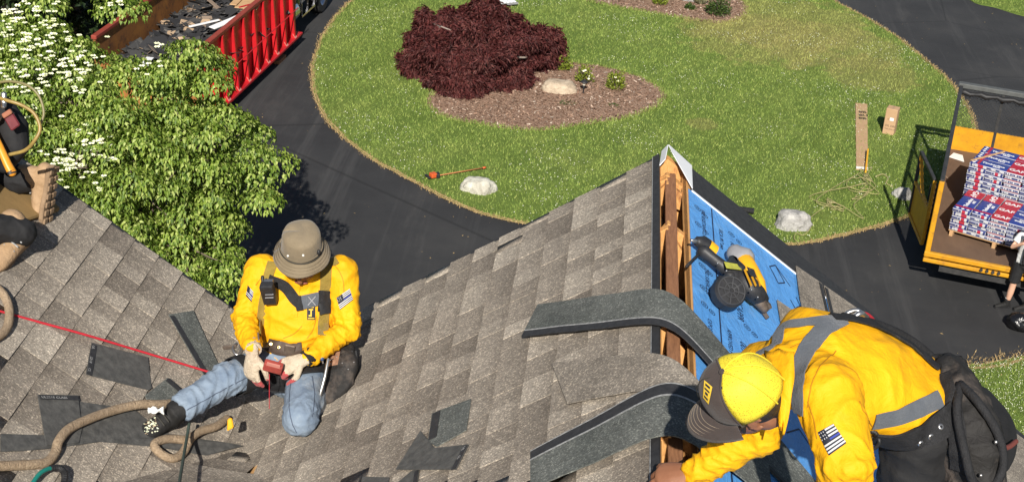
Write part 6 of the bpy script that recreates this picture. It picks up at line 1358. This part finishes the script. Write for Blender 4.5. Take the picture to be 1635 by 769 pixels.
for k in range(5): MB().box(depth(430, 455+5*k, 6.775), (.038, .004, .003), (.99, .05, .12), (0, .93, .36)).build('speaker_slot', M_TGRY, rd)
MB().tube([depth(420, 452, 6.8), depth(419, 442, 6.8)], .008, 8, round_=True).build('antenna', M_BLK, rd, smooth=True); MB().tube([depth(436, 452, 6.8), depth(436, 447, 6.8)], .008, 8).build('knob', M_TBLK, rd)
MB().box(depth(429, 455-5, 6.785), (.04, .02, .02), (.99, .05, .12), (0, .93, .36)).build('top_plate', M_STEEL, rd)
sd = empty('screwdriver', depth(515, 575, 6.75), 'screwdriver with blue handle tucked in the pouch of the kneeling worker', 'screwdriver')
MB().tube([depth(513, 556, 6.8), depth(514, 572, 6.78)], .011, 10, round_=True).build('handle', mat('blue_handle', (.03, .06, .14), None, rough=.35), sd, smooth=True); MB().tube([depth(514, 572, 6.78), depth(516, 580, 6.78)], .004, 6).build('shaft', M_STEEL, sd)
mp_ = empty('metal_punch', depth(515, 610, 6.75), 'long steel punch hanging from the pouch beside the knee of the kneeling worker', 'hand tool'); MB().tube([depth(524, 573, 6.76), depth(519, 600, 6.74), depth(513, 622, 6.73), depth(510, 634, 6.73)], [.007, .008, .008, .006], 8, round_=True).build('rod', M_STEEL, mp_, smooth=True); MB().tube([depth(512, 624, 6.735), depth(511, 630, 6.735)], .0095, 8).build('collar', M_STEEL, mp_, smooth=True)
MB().tube(spline(path3([(378, 548, 6.95), (372, 556, 6.92), (378, 566, 6.9), (386, 560, 6.92), (384, 550, 6.95)]), 5), .008, 7).build('d_ring', M_STEEL, w1, smooth=True); MB().bar(depth(356, 555, 6.95), depth(378, 552, 6.93), .012, .02).build('snap_hook', M_DIRTY, w1, bevel=.004)
tag(MB().slab([depth(364, 668, 6.78), depth(371, 666, 6.78), depth(374, 682, 6.76), (depth(363, 688, 6.76))], (0, -.8, .6), .015).build('yellow_tool', M_YEL, None, bevel=.005), 'short yellow tool handle sticking up beside the shin of the kneeling worker', 'tool handle')
# ---------------------------------------------------------------- worker bending over the ridge
w2 = empty('person', onR(1500, 1000), 'worker in yellow shirt and brown and yellow mesh cap bending over the open ridge', 'person')
K = {k: depth(*q) for k, q in dict(hip=(1488, 655, 4.45), waist=(1440, 630, 4.40), mid=(1372, 598, 4.33), chest=(1300, 588, 4.27), neck=(1240, 602, 4.2), hd=(1192, 638, 4.12), sL=(1322, 628, 4.10), eL=(1352, 742, 3.98), wL=(1330, 850, 4.15), sR=(1222, 590, 4.42), eR=(1212, 690, 4.52), wR=(1112, 752, 4.60), hL=(1470, 690, 4.36), hR=(1500, 640, 4.55), kL=(1440, 880, 4.5), kR=(1500, 880, 4.75)).items()}
fL, fR = V((K['kL'][0]+.12, K['kL'][1]-.02, 0)), V((K['kR'][0]+.12, K['kR'][1]-.02, 0)); onz = lambda p: V((p[0], p[1], RZ-SL*(p[0]-RX)+.09)); K['aL'], K['aR'] = onz(fL), onz(fR)
spine = K['chest']-K['hip']; spine /= np.linalg.norm(spine); backn = V((.05, -.25, .95)); backn -= spine*(backn @ spine); backn /= np.linalg.norm(backn)
b = MB(); rt, fw, up = head(b, K['hd'], (-.84, .10, -.53), (-.5, -.35, .79))
b.tube([K['hd']-up*.07-fw*.03, K['neck'], K['chest']], [.056, .06, .08], 14, round_=True)
b.tube([K['hip'], K['waist'], K['mid'], K['chest'], K['neck']], [(.14, .095), (.13, .09), (.14, .1), (.15, .1), (.07, .06)], 18, round_=True, up=tuple(backn))
for s in 'RL':
    b.tube([K['chest']*.4+K['s'+s]*.6, K['s'+s], K['e'+s], K['w'+s]], [.05, .052, .037, .027], 10, round_=True); b.tube([K['h'+s], K['k'+s], K['a'+s]], [.075, .055, .042], 10, round_=True)
hand(b, K['wR']+V((-.01, 0, -.005)), (-.80, .15, -.28), (-.2, -.45, .85), -1, (.35, .4, .45, .5), 1.05, .7, .22)
hand(b, K['wL'], (-.2, .1, -.95), (-.2, -.9, .0), 1, (.4, .4, .5, .5), 1.0, .6)
body2 = fuse('body', b, .0046, M_SKIN, w2, 1); face_bits(body2, K['hd'], rt, fw, up, M_LIP, M_HAIR)
# hair at the nape, below the cap
b = MB(); b.ball(K['hd']-fw*.035+up*.005, (.080, .075, .07), 18, 12, rt, fw); b.ball(K['hd']-fw*.07-up*.035, (.06, .035, .045), 12, 8, rt, fw); fuse('hair', b, .006, M_HAIR, body2, 3)
MB().tube([K['hd']-rt*.079+fw*.022+up*.0, K['hd']-rt*.076+fw*.03-up*.03], [.011, .006], 8, round_=True).build('sideburn', M_HAIR, body2)
# shirt
b = MB()
b.tube([K['hip'], K['waist'], K['mid'], K['chest'], K['chest']+(K['neck']-K['chest'])*.6], [(.185, .118), (.187, .122), (.198, .132), (.205, .132), (.125, .09)], 24, round_=False, up=tuple(backn))
b.tube([K['sL'], K['chest']*.5+(K['sL']+K['sR'])*.25+backn*.02, K['sR']], [.088, .095, .088], 14, round_=True)
b.tube([K['chest'], K['neck'], K['neck']+(K['hd']-K['neck'])*.25], [.11, .085, .075], 14, round_=True)
b.tube([K['sL'], K['sL']+(K['eL']-K['sL'])*.5, K['eL'], K['eL']+(K['wL']-K['eL'])*.5, K['wL']], [.094, .085, .075, .062, .05], 16, round_=True); b.tube([K['sR'], K['eR'], K['eR']+(K['wR']-K['eR'])*.5, K['wR']], [.085, .072, .058, .044], 16, round_=True)
b.tube([K['mid']-backn*.06, K['waist']-backn*.09], [(.14, .1), (.13, .09)], 14, round_=True)                      # the shirt hangs at the belly
shirt2 = fuse('shirt', b, .0068, M_SHIRT, w2, 5)
folds(shirt2, [(K['sL'], K['eL'], .095, .0055, 13), (K['eL'], K['wL'], .07, .008, 28), (K['sR'], K['eR'], .085, .008, 18), (K['eR'], K['wR'], .06, .0085, 34), (K['hip'], K['mid'], .22, .006, 10), (K['waist'], K['neck'], .22, .0025, 5), (K['sL']+spine*.05, K['chest']-backn*.1, .13, .005, 20), (K['neck'], K['chest'], .13, .004, 18)], 5)
# hanging collar flap
c_ = [(1222, 560, 4.18), (1232, 600, 4.10), (1240, 640, 4.08), (1246, 680, 4.08)]; d_ = [(1268, 560, 4.10), (1268, 605, 4.05), (1262, 650, 4.04), (1252, 690, 4.06)]
A_, B_ = spline(path3(c_), 6), spline(path3(d_), 6); MB().sheet([[a+(bb-a)*t+V((0, -.012*math.sin(t*9+i*.3), 0)) for t in (0, .25, .5, .75, 1)] for i, (a, bb) in enumerate(zip(A_, B_))], .005).build('collar', M_SHIRT, shirt2, smooth=True)
# trousers
b = MB(); b.tube([K['hip']-spine*.02, K['hip']-spine*.16-V((0, 0, .03))], [(.178, .125), (.165, .13)], 18, round_=True, up=tuple(backn))
for s in 'RL': b.tube([K['h'+s], K['h'+s]+(K['k'+s]-K['h'+s])*.5, K['k'+s], K['a'+s]], [.115, .1, .085, .068], 14, round_=True)
pant2 = fuse('trousers', b, .009, M_BPANT, w2, 4); folds(pant2, [(K['hL'], K['kL'], .11, .007, 14), (K['hR'], K['kR'], .11, .007, 14)], 4)
for s in 'RL': boot('boot', K['a'+s], K['a'+s]+V((-.25, .02, .17)), V((SL, 0, 1)), M_BOOTB, M_BLK, w2)
# cap: dark front panels, yellow mesh back, curved brim
M_CAPF = cloth_mat('cap_brown', (.045, .033, .03), (.06, .046, .041), 20, .85, .3, 60, 600)
def mesh_mat():
    m, nt, bs = nodes('cap_mesh_yellow'); tc = nt.nodes.new('ShaderNodeTexCoord'); vo = nt.nodes.new('ShaderNodeTexVoronoi'); vo.inputs['Scale'].default_value = 190; vo.feature = 'F1'; nt.links.new(tc.outputs['Object'], vo.inputs['Vector'])
    c = ramp(nt, vo.outputs['Distance'], [(.14, (.22, .17, .01)), (.36, (.70, .56, .028))]); nt.links.new(c, bs.inputs['Base Color']); bs.inputs['Roughness'].default_value = .7; bump(nt, bs, vo.outputs['Distance'], .3, .002); return m
M_CAPM = mesh_mat()
cu = up*.97+fw*.12; cu /= np.linalg.norm(cu); cf = fw-cu*(fw @ cu); cf /= np.linalg.norm(cf); cr_ = np.cross(cf, cu); cc = K['hd']+up*.038-fw*.008
def cap_pt(a, t, k=1.0):                                # a: angle from the front, t: 0 rim .. 1 button
    r = .105*math.cos(t*math.pi/2)**.55 if t < 1 else 0; h = -.014+.122*math.sin(t*math.pi/2)**.95
    fx = 1.08 if math.cos(a) > 0 else 1.06; return cc+(cf*math.cos(a)*fx+cr_*math.sin(a)*.93)*r*k+cu*(h+(.008*math.cos(a) if t < .9 else 0))
front = [[cap_pt(math.radians(-78+156*i/20), j/12) for j in range(13)] for i in range(21)]; rear = [[cap_pt(math.radians(78+204*i/26), j/12, 1.0) for j in range(13)] for i in range(27)]
cap = MB().sheet(front, .003).build('cap_front', M_CAPF, w2, smooth=True); cpm = MB().sheet(rear, .0026).build('cap_mesh_back', M_CAPM, w2, smooth=True)
for aa in (-78, 78, 138, 180, 222): MB().tube([cap_pt(math.radians(aa), j/12)+(cap_pt(math.radians(aa), j/12)-cc)*.03 for j in range(13)], .0024, 6).build('cap_seam', M_CAPF if abs(aa) < 80 else mat('mesh_seam', (.62, .5, .03), None), w2)
MB().tube([cap_pt(0, j/12)+(cap_pt(0, j/12)-cc)*.032 for j in range(12)], .0012, 5).build('cap_seam', M_HATD, w2)
MB().ball(cap_pt(0, 1)+cu*.004, (.009, .009, .006), 10, 6, cf, cr_).build('cap_button', M_CAPF, w2, smooth=True)
brim = []
for i in range(25):
    a = math.radians(-72+144*i/24); row = []
    for j in range(7):
        t = j/6; p0 = cap_pt(a, 0)+cu*.004; ext = .09*(math.cos(a*1.22)**.55 if abs(a*1.22) < math.pi/2 else 0); s_ = math.sin(a)
        row.append(p0+cf*ext*t+cr_*s_*.006*t-cu*(.016*t*t+.030*s_*s_*t+.012*t))
    brim.append(row)
br = MB().sheet(brim, .0035).build('cap_brim', M_CAPF, w2, smooth=True)
M_ST = mat('brim_thread', (.24, .19, .14), None, rough=.8)
for t in (.3, .45, .6, .73, .85): MB().tube([brim[i][0]+(brim[i][6]-brim[i][0])*t-cu*(.016*(t*t-t))+cu*.0042 for i in range(1, 24)], .0009, 4).build('brim_stitching', M_ST, br)
bc = bvh_of(cap)
patch('cap_badge', bc, [(1126, 606), (1139, 617), (1133, 645), (1124, 634)], M_BGOLD, w2, lift=.004, fall=4.05, rows=[(.12, .25, .2, .8, M_NAVY, 'badge_mark'), (.35, .45, .15, .85, M_NAVY, 'badge_mark'), (.52, .66, .3, .7, M_NAVY, 'badge_mark'), (.75, .85, .2, .8, M_NAVY, 'badge_mark')])
for (u, v) in ((1152, 619),): p, nn = cast(bc, u, v, depth(u, v, 4.05)); MB().tube([p, p+nn*.004], .0045, 8).build('eyelet', M_HATD, w2)
# harness and belt
b3 = bvh_of(shirt2); F2 = 4.2
strap('shoulder_strap', b3, [(1190, 548), (1225, 530), (1265, 519), (1310, 514), (1345, 511)], .038, M_WEBG, w2, .005, fall=F2); strap('shoulder_strap', b3, [(1342, 512), (1312, 530), (1290, 560), (1279, 595), (1276, 630), (1279, 660)], .052, M_WEBG, w2, .006, fall=F2)
strap('back_strap', b3, [(1328, 509), (1370, 514), (1412, 530), (1453, 554), (1497, 590)], .034, M_WEBK, w2, .008, .005, fall=F2); strap('waist_strap', b3, [(1395, 672), (1430, 665), (1465, 652), (1500, 636)], .05, M_WEBG, w2, .006, fall=F2)
patch('flag_badge', b3, [(1306, 690), (1331, 676), (1352, 707), (1324, 727)], M_NAVY, w2, 8, 8, lift=.004, fall=4.0, rows=FLAG)
for pts in ([(1335, 560), (1310, 585), (1296, 615), (1290, 650)], [(1290, 640), (1300, 670), (1305, 700)], [(1262, 555), (1285, 545), (1320, 540)], [(1400, 690), (1380, 660), (1372, 640)]): strap('seam', b3, pts, .003, M_SEAM, shirt2, .0012, .001, fall=F2)
b4 = bvh_of(shirt2, pant2)
strap('tool_belt', b4, [(1392, 693), (1430, 700), (1465, 694), (1500, 678), (1525, 655)], .075, M_WEBK, w2, .012, .008, fall=4.25)
for (u, v) in ((1462, 700), (1480, 692), (1497, 683)): p, nn = cast(b4, u, v, depth(u, v, 4.25)); MB().lathe([(.004, .022), (.009, .0225), (.0095, .018)], p, nn, 12).build('belt_grommet', M_STEEL, w2, smooth=True)
MB().tube(spline(path3([(1390, 688, 4.2), (1382, 700, 4.18), (1392, 716, 4.18), (1404, 706, 4.2), (1398, 690, 4.2), (1388, 688, 4.2)]), 5), .006, 7).build('d_ring', M_BLK, w2, smooth=True)
# D-ring plate, carabiner and red line on his back
cb_ = empty('carabiner', depth(1365, 502, 4.4), 'steel carabiner and red line on the back ring of the bent worker', 'carabiner')
MB().tube(spline(path3([(1345, 512, 4.4), (1352, 500, 4.38), (1368, 495, 4.38), (1376, 503, 4.38), (1366, 511, 4.4), (1350, 514, 4.4)]), 6), .007, 8).build('clip', M_STEEL, cb_, smooth=True); MB().tube(spline(path3([(1362, 508, 4.36), (1374, 500, 4.36), (1384, 507, 4.4)]), 6), .009, 8).build('gate', M_STEEL, cb_, smooth=True); MB().tube(spline(path3([(1374, 500, 4.4), (1385, 503, 4.45), (1394, 512, 4.5), (1398, 522, 4.6)]), 6), .008, 8).build('red_line', M_RED, cb_, smooth=True)
lan = MB().tube(spline(path3([(1342, 509, 4.33), (1400, 522, 4.42), (1450, 545, 4.5), (1490, 578, 4.55), (1512, 610, 4.5)]), 7), [(.012, .022)]*29, 10).build('lanyard', M_WEBK, w2, smooth=True)
# big black tool bag on the hip
pc = MB(); pc.tube(path3([(1515, 600, 4.42), (1530, 650, 4.36), (1548, 710, 4.32), (1560, 790, 4.32)]), [(.055, .075), (.085, .10), (.095, .115), (.08, .1)], 18, round_=True, up=(0, -.3, 1)); pc.tube(path3([(1500, 590, 4.45), (1520, 620, 4.45)]), [.05, .06], 12, round_=True)
bag2 = fuse('tool_bag', pc, .008, M_BAG, w2, 3); folds(bag2, [(depth(1515, 590, 4.4), depth(1560, 800, 4.3), .11, .009, 12), (depth(1500, 700, 4.3), depth(1600, 700, 4.3), .1, .006, 14)], 31)
rim = spline(path3([(1532, 612, 4.30), (1560, 640, 4.24), (1592, 690, 4.22), (1602, 740, 4.22), (1585, 775, 4.22), (1555, 770, 4.2), (1540, 720, 4.2), (1528, 660, 4.24), (1532, 612, 4.30)]), 5); MB().tube(rim, .013, 8).build('bag_rim', M_WEBK, bag2, smooth=True)
c = sum(rim)/len(rim); MB().add([*[p*.97+c*.03+F_*.012 for p in rim], c+F_*.10], [(i, (i+1) % len(rim), len(rim)) for i in range(len(rim))]).build('bag_lining', M_BLK, bag2)
for k, (u, v) in enumerate(((1560, 690), (1572, 700), (1548, 680), (1580, 730))): MB().tube([depth(u, v, 4.24), depth(u+14, v+50, 4.28)], .012, 7, round_=True).build('tool_loop', M_BAG, bag2, smooth=True)
for (u, v) in ((1552, 752), (1566, 758), (1590, 705)): MB().ball(depth(u, v, 4.2), .006, 8, 5).build('rivet', M_STEEL, bag2, smooth=True)
bb2 = bvh_of(bag2); strap('bag_flap', bb2, [(1505, 598), (1520, 640), (1530, 690), (1532, 750)], .05, M_WEBK, bag2, .006, .004, fall=4.3); strap('bag_logo', bb2, [(1524, 648), (1526, 660)], .008, M_TGRY, bag2, .012, .001, fall=4.3)
MB().tube(spline(path3([(1600, 716, 4.3), (1612, 712, 4.35), (1622, 704, 4.4)]), 5), .008, 8, round_=True).build('hammer_loop', mat('loop_red', (.16, .04, .03), None), bag2, smooth=True)

# ---------------------------------------------------------------- worker at the left edge, kneeling on a foam pad
w3 = empty('person', onB(-30, 330), 'worker in black trousers and tan boots kneeling at the left edge', 'person')
Q = {k: depth(*q) for k, q in dict(hip=(-70, 235, 6.95), chest=(-165, 150, 6.85), neck=(-220, 105, 6.75), hd=(-250, 90, 6.65), sL=(-180, 135, 6.62), sR=(-220, 115, 7.0), eL=(-190, 225, 6.5), wL=(-240, 270, 6.5), eR=(-240, 200, 6.9), wR=(-270, 260, 6.7), hL=(-55, 255, 6.88), hR=(-75, 250, 7.0), k1=(-75, 275, 7.2), a1=(50, 288, 7.14), k2=(-85, 352, 6.6), a2=(38, 372, 6.82)).items()}
b = MB(); rt, fw, up = head(b, Q['hd'], (-.5, -.3, -.8), (-.3, -.5, .8)); b.tube([Q['hd']-up*.07, Q['neck'], Q['chest']], [.056, .06, .08], 12, round_=True); b.tube([Q['hip'], Q['chest'], Q['neck']], [(.14, .1), (.15, .1), (.08, .06)], 16, round_=True, up=(0, -1, 0))
for s in 'LR': b.tube([Q['s'+s], Q['e'+s], Q['w'+s]], [.05, .038, .028], 10, round_=True); hand(b, Q['w'+s], (-.3, -.2, -.8), (.3, -.8, .2), 1)
b.tube([Q['hL'], Q['k2'], Q['a2']], [.07, .05, .04], 10, round_=True); b.tube([Q['hR'], Q['k1'], Q['a1']], [.07, .05, .04], 10, round_=True)
body3 = fuse('body', b, .009, M_SKIN, w3, 2); face_bits(body3, Q['hd'], rt, fw, up, M_LIP, M_HAIR); b = MB(); b.ball(Q['hd']+up*.03-fw*.03, (.085, .09, .09), 14, 10, rt, fw); fuse('hair', b, .009, M_HAIR, body3, 2)
b = MB(); b.tube([Q['hip'], Q['chest'], Q['neck']-V((0, 0, .05))], [(.18, .13), (.19, .13), (.12, .09)], 18, round_=True, up=(0, -1, 0)); b.tube([Q['sL'], Q['neck']-V((0, 0, .05)), Q['sR']], .08, 12, round_=True)
for s in 'LR': b.tube([Q['s'+s], Q['e'+s], Q['w'+s]], [.08, .062, .045], 12, round_=True)
s3 = fuse('shirt', b, .01, M_SHIRT, w3, 4); folds(s3, [(Q['hip'], Q['neck'], .2, .006, 10)], 2)
b = MB(); b.ball(Q['hip'], (.18, .15, .14), 14, 10); b.tube([Q['hL'], Q['k2'], Q['a2']+(Q['k2']-Q['a2'])*.04], [.105, .088, .072], 12, round_=True); b.tube([Q['hR'], Q['k1'], Q['a1']+(Q['k1']-Q['a1'])*.10], [.105, .09, .07], 12, round_=True)
p3 = fuse('trousers', b, .009, M_BPANT, w3, 4); folds(p3, [(Q['k2'], Q['a2'], .08, .006, 18), (Q['k1'], Q['a1'], .08, .007, 18)], 6)
boot('boot', Q['a1']+V((.025, 0, .02)), Q['a1']+V((.02, -.05, -.3)), V((-.93, .2, .12)), M_BOOTT, M_SOLE, w3, 1.0, True, Q['k1']-Q['a1'])
boot('boot', Q['a2']+V((.0, -.01, .0)), onB(-20, 425, .06), NB_*.8+V((0, -.3, .2)), M_BOOTT, M_SOLE, w3, 1.05, False, V((-.55, .1, .6)))
# belt bag
pc = MB(); pc.tube(path3([(5, 175, 7.0), (20, 205, 6.98), (24, 235, 6.98), (8, 262, 7.0)]), [(.06, .07), (.075, .085), (.065, .075), (.04, .05)], 14, round_=True); pc.tube(path3([(-30, 200, 7.05), (8, 200, 7.0)]), [.1, .08], 12, round_=True)
bg3 = fuse('tool_bag', pc, .009, M_BAG if False else M_BPANT, w3, 3); folds(bg3, [(depth(5, 165, 6.75), depth(15, 280, 6.75), .09, .008, 14)], 12)
MB().slab(path3([(4, 182, 6.88), (19, 175, 6.88), (34, 200, 6.86), (20, 210, 6.86)]), -F_, .02).build('knife_pouch', mat('maroon_leather', (.10, .014, .02), (.15, .025, .03), 20, .5), bg3, bevel=.005); MB().slab(path3([(4, 183, 6.87), (18, 174, 6.87), (22, 181, 6.86), (8, 190, 6.86)]), -F_, .022).build('pouch_flap', mat('tan_leather', (.30, .12, .07), None, rough=.5), bg3, bevel=.004)
MB().tube(path3([(6, 170, 6.88), (6, 150, 6.88)]), [(.014, .008)]*2, 8, round_=True).build('steel_hook', M_STEEL, bg3, smooth=True)
hm = empty('hammer', depth(10, 250, 6.84), 'hammer with orange yellow wooden handle hanging at the left edge', 'hammer')
MB().tube(path3([(-14, 205, 6.86), (0, 235, 6.84), (12, 262, 6.84), (19, 275, 6.84)]), [(.016, .013), (.018, .014), (.02, .016), (.022, .017)], 12, round_=True).build('handle', mat('hammer_handle', (.72, .30, .03), (.6, .24, .02), 14, .4), hm, smooth=True); MB().box(depth(-18, 196, 6.86), (.12, .03, .03), (.8, .3, .4), (0, 1, 0)).build('head', M_DIRTY, hm, bevel=.006)
MB().tube(path3([(18, 273, 6.84), (20, 278, 6.84)]), [(.022, .017)]*2, 12).build('handle_end', M_BLK, hm)
ah = MB().tube(spline(path3([(-20, 150, 6.7), (10, 160, 6.65), (35, 168, 6.65), (55, 182, 6.65), (64, 205, 6.65), (55, 225, 6.65), (40, 240, 6.68), (15, 247, 6.7)]), 8), .0085, 8).build('air_hose', mat('olive_hose', (.30, .21, .06), (.22, .15, .045), 30, .4), None, smooth=True); tag(ah, 'thick olive yellow hose coil hanging from the left worker', 'hose')
tag(MB().tube(spline(path3([(-20, 135, 6.75), (15, 130, 6.72), (45, 137, 6.7), (63, 155, 6.7), (70, 180, 6.7), (65, 198, 6.7)]), 8), .0065, 7).build('air_hose', mat('olive_hose_thin', (.18, .16, .07), None, rough=.45), None, smooth=True), 'thin outer hose loop in front of the blossoms at left', 'hose')
# foam pad
M_FOAM = mat('foam_pad', (.24, .155, .06), (.19, .12, .045), 5, .9, bmp=.5, bscale=25, wear=(.42, .29, .13), wscale=9, wlo=.66, whi=.72)
pd = [onB(u, v, .035) for u, v in ((-60, 300), (30, 278), (62, 296), (98, 332), (40, 352), (12, 362), (-60, 372))]; tag(MB().slab([p-NB_*.03 for p in pd], NB_, .03).build('foam_pad', M_FOAM, None, bevel=.008), 'muddy tan foam pad under the boots of the left worker', 'foam pad')

# ---------------------------------------------------------------- person standing beside the trailer
g4 = ground(1606, 490); w4 = empty('person', g4, 'person in white shirt, black shorts and black shoes standing beside the trailer', 'person')
rx_ = V((.97, -.25, 0)); fy = V((-.25, -.97, 0)); q4 = lambda x, y, z: g4+rx_*x+fy*y+UP*z
T = dict(hip=q4(.16, 0, .92), chest=q4(.18, .02, 1.28), neck=q4(.18, .03, 1.46), hd=q4(.18, .08, 1.62), sR=q4(-.02, .02, 1.40), eR=q4(-.13, .14, 1.22), wR=q4(.03, .25, 1.38), sL=q4(.38, .02, 1.40), eL=q4(.44, .1, 1.14), wL=q4(.34, .28, 1.1), hR=q4(.06, 0, .9), kR=q4(.03, .03, .5), aR=q4(0, 0, .1), hL=q4(.26, 0, .9), kL=q4(.30, .03, .5), aL=q4(.32, -.05, .1))
b = MB(); rt, fw, up = head(b, T['hd'], fy+V((0, 0, -.5)), (0, 0, 1)); b.tube([T['hd']-up*.07, T['neck'], T['chest']], [.056, .06, .08], 10, round_=True); b.tube([T['hip'], T['chest'], T['neck']], [(.15, .1), (.16, .11), (.07, .06)], 14, round_=True, up=tuple(fy))
for s in 'LR': b.tube([T['s'+s], T['e'+s], T['w'+s]], [.05, .042, .03], 10, round_=True); b.tube([T['h'+s], T['k'+s], T['k'+s]*.5+T['a'+s]*.5, T['a'+s]], [.08, .058, .058, .038], 10, round_=True)
hand(b, T['wR'], rx_*.3+UP*.9, fy, 1, (.8, .8, .8, .8)); hand(b, T['wL'], rx_*-.6+fy*.5, UP, 1, (.8, .8, .8, .8))
bd4 = fuse('body', b, .011, M_SKINP, w4, 2); face_bits(bd4, T['hd'], rt, fw, up, M_LIP, M_HAIR); b = MB(); b.ball(T['hd']+up*.04-fw*.02, (.086, .1, .085), 14, 10, rt, fw); fuse('hair', b, .011, M_HAIR, bd4, 2)
b = MB(); b.tube([T['hip'], T['chest'], T['neck']-UP*.05], [(.18, .13), (.19, .14), (.11, .09)], 16, round_=True, up=tuple(fy)); b.tube([T['sR'], T['neck']-UP*.05, T['sL']], .075, 10, round_=True)
for s in 'LR': b.tube([T['s'+s], T['s'+s]*.4+T['e'+s]*.6], [.078, .078], 12, round_=False)
s4 = fuse('shirt', b, .011, cloth_mat('white_tee', (.6, .6, .58), (.7, .7, .69), 8), w4, 3); folds(s4, [(T['hip'], T['neck'], .2, .008, 9)], 1)
MB().box(q4(.22, .19, 1.12), (.3, .05, .34), rx_, fy).build('black_apron', M_BPANT, w4, bevel=.02)
b = MB(); b.ball(T['hip']-UP*.02, (.18, .14, .13), 14, 9, rx_, fy)
for s in 'LR': b.tube([T['h'+s], T['k'+s]+UP*.03], [.11, .1], 12)
fuse('shorts', b, .012, M_BPANT, w4, 2)
for s in 'LR':
    MB().tube([T['a'+s]-UP*.02, T['a'+s]+UP*.09], [.045, .047], 12).build('sock', cloth_mat('white_sock', (.5, .5, .48), (.62, .62, .6), 20), w4, smooth=True); boot('shoe', T['a'+s]-UP*.015, T['a'+s]+(-rx_*.8+fy*.5)*.25, (0, 0, 1), M_BOOTB, M_BLK, w4, .98)
tag(MB().box(q4(.07, .28, 1.5), (.1, .06, .16), rx_, fy).build('orange_tool', M_ORG, None, bevel=.015), 'orange tool held up by the person beside the trailer', 'tool')
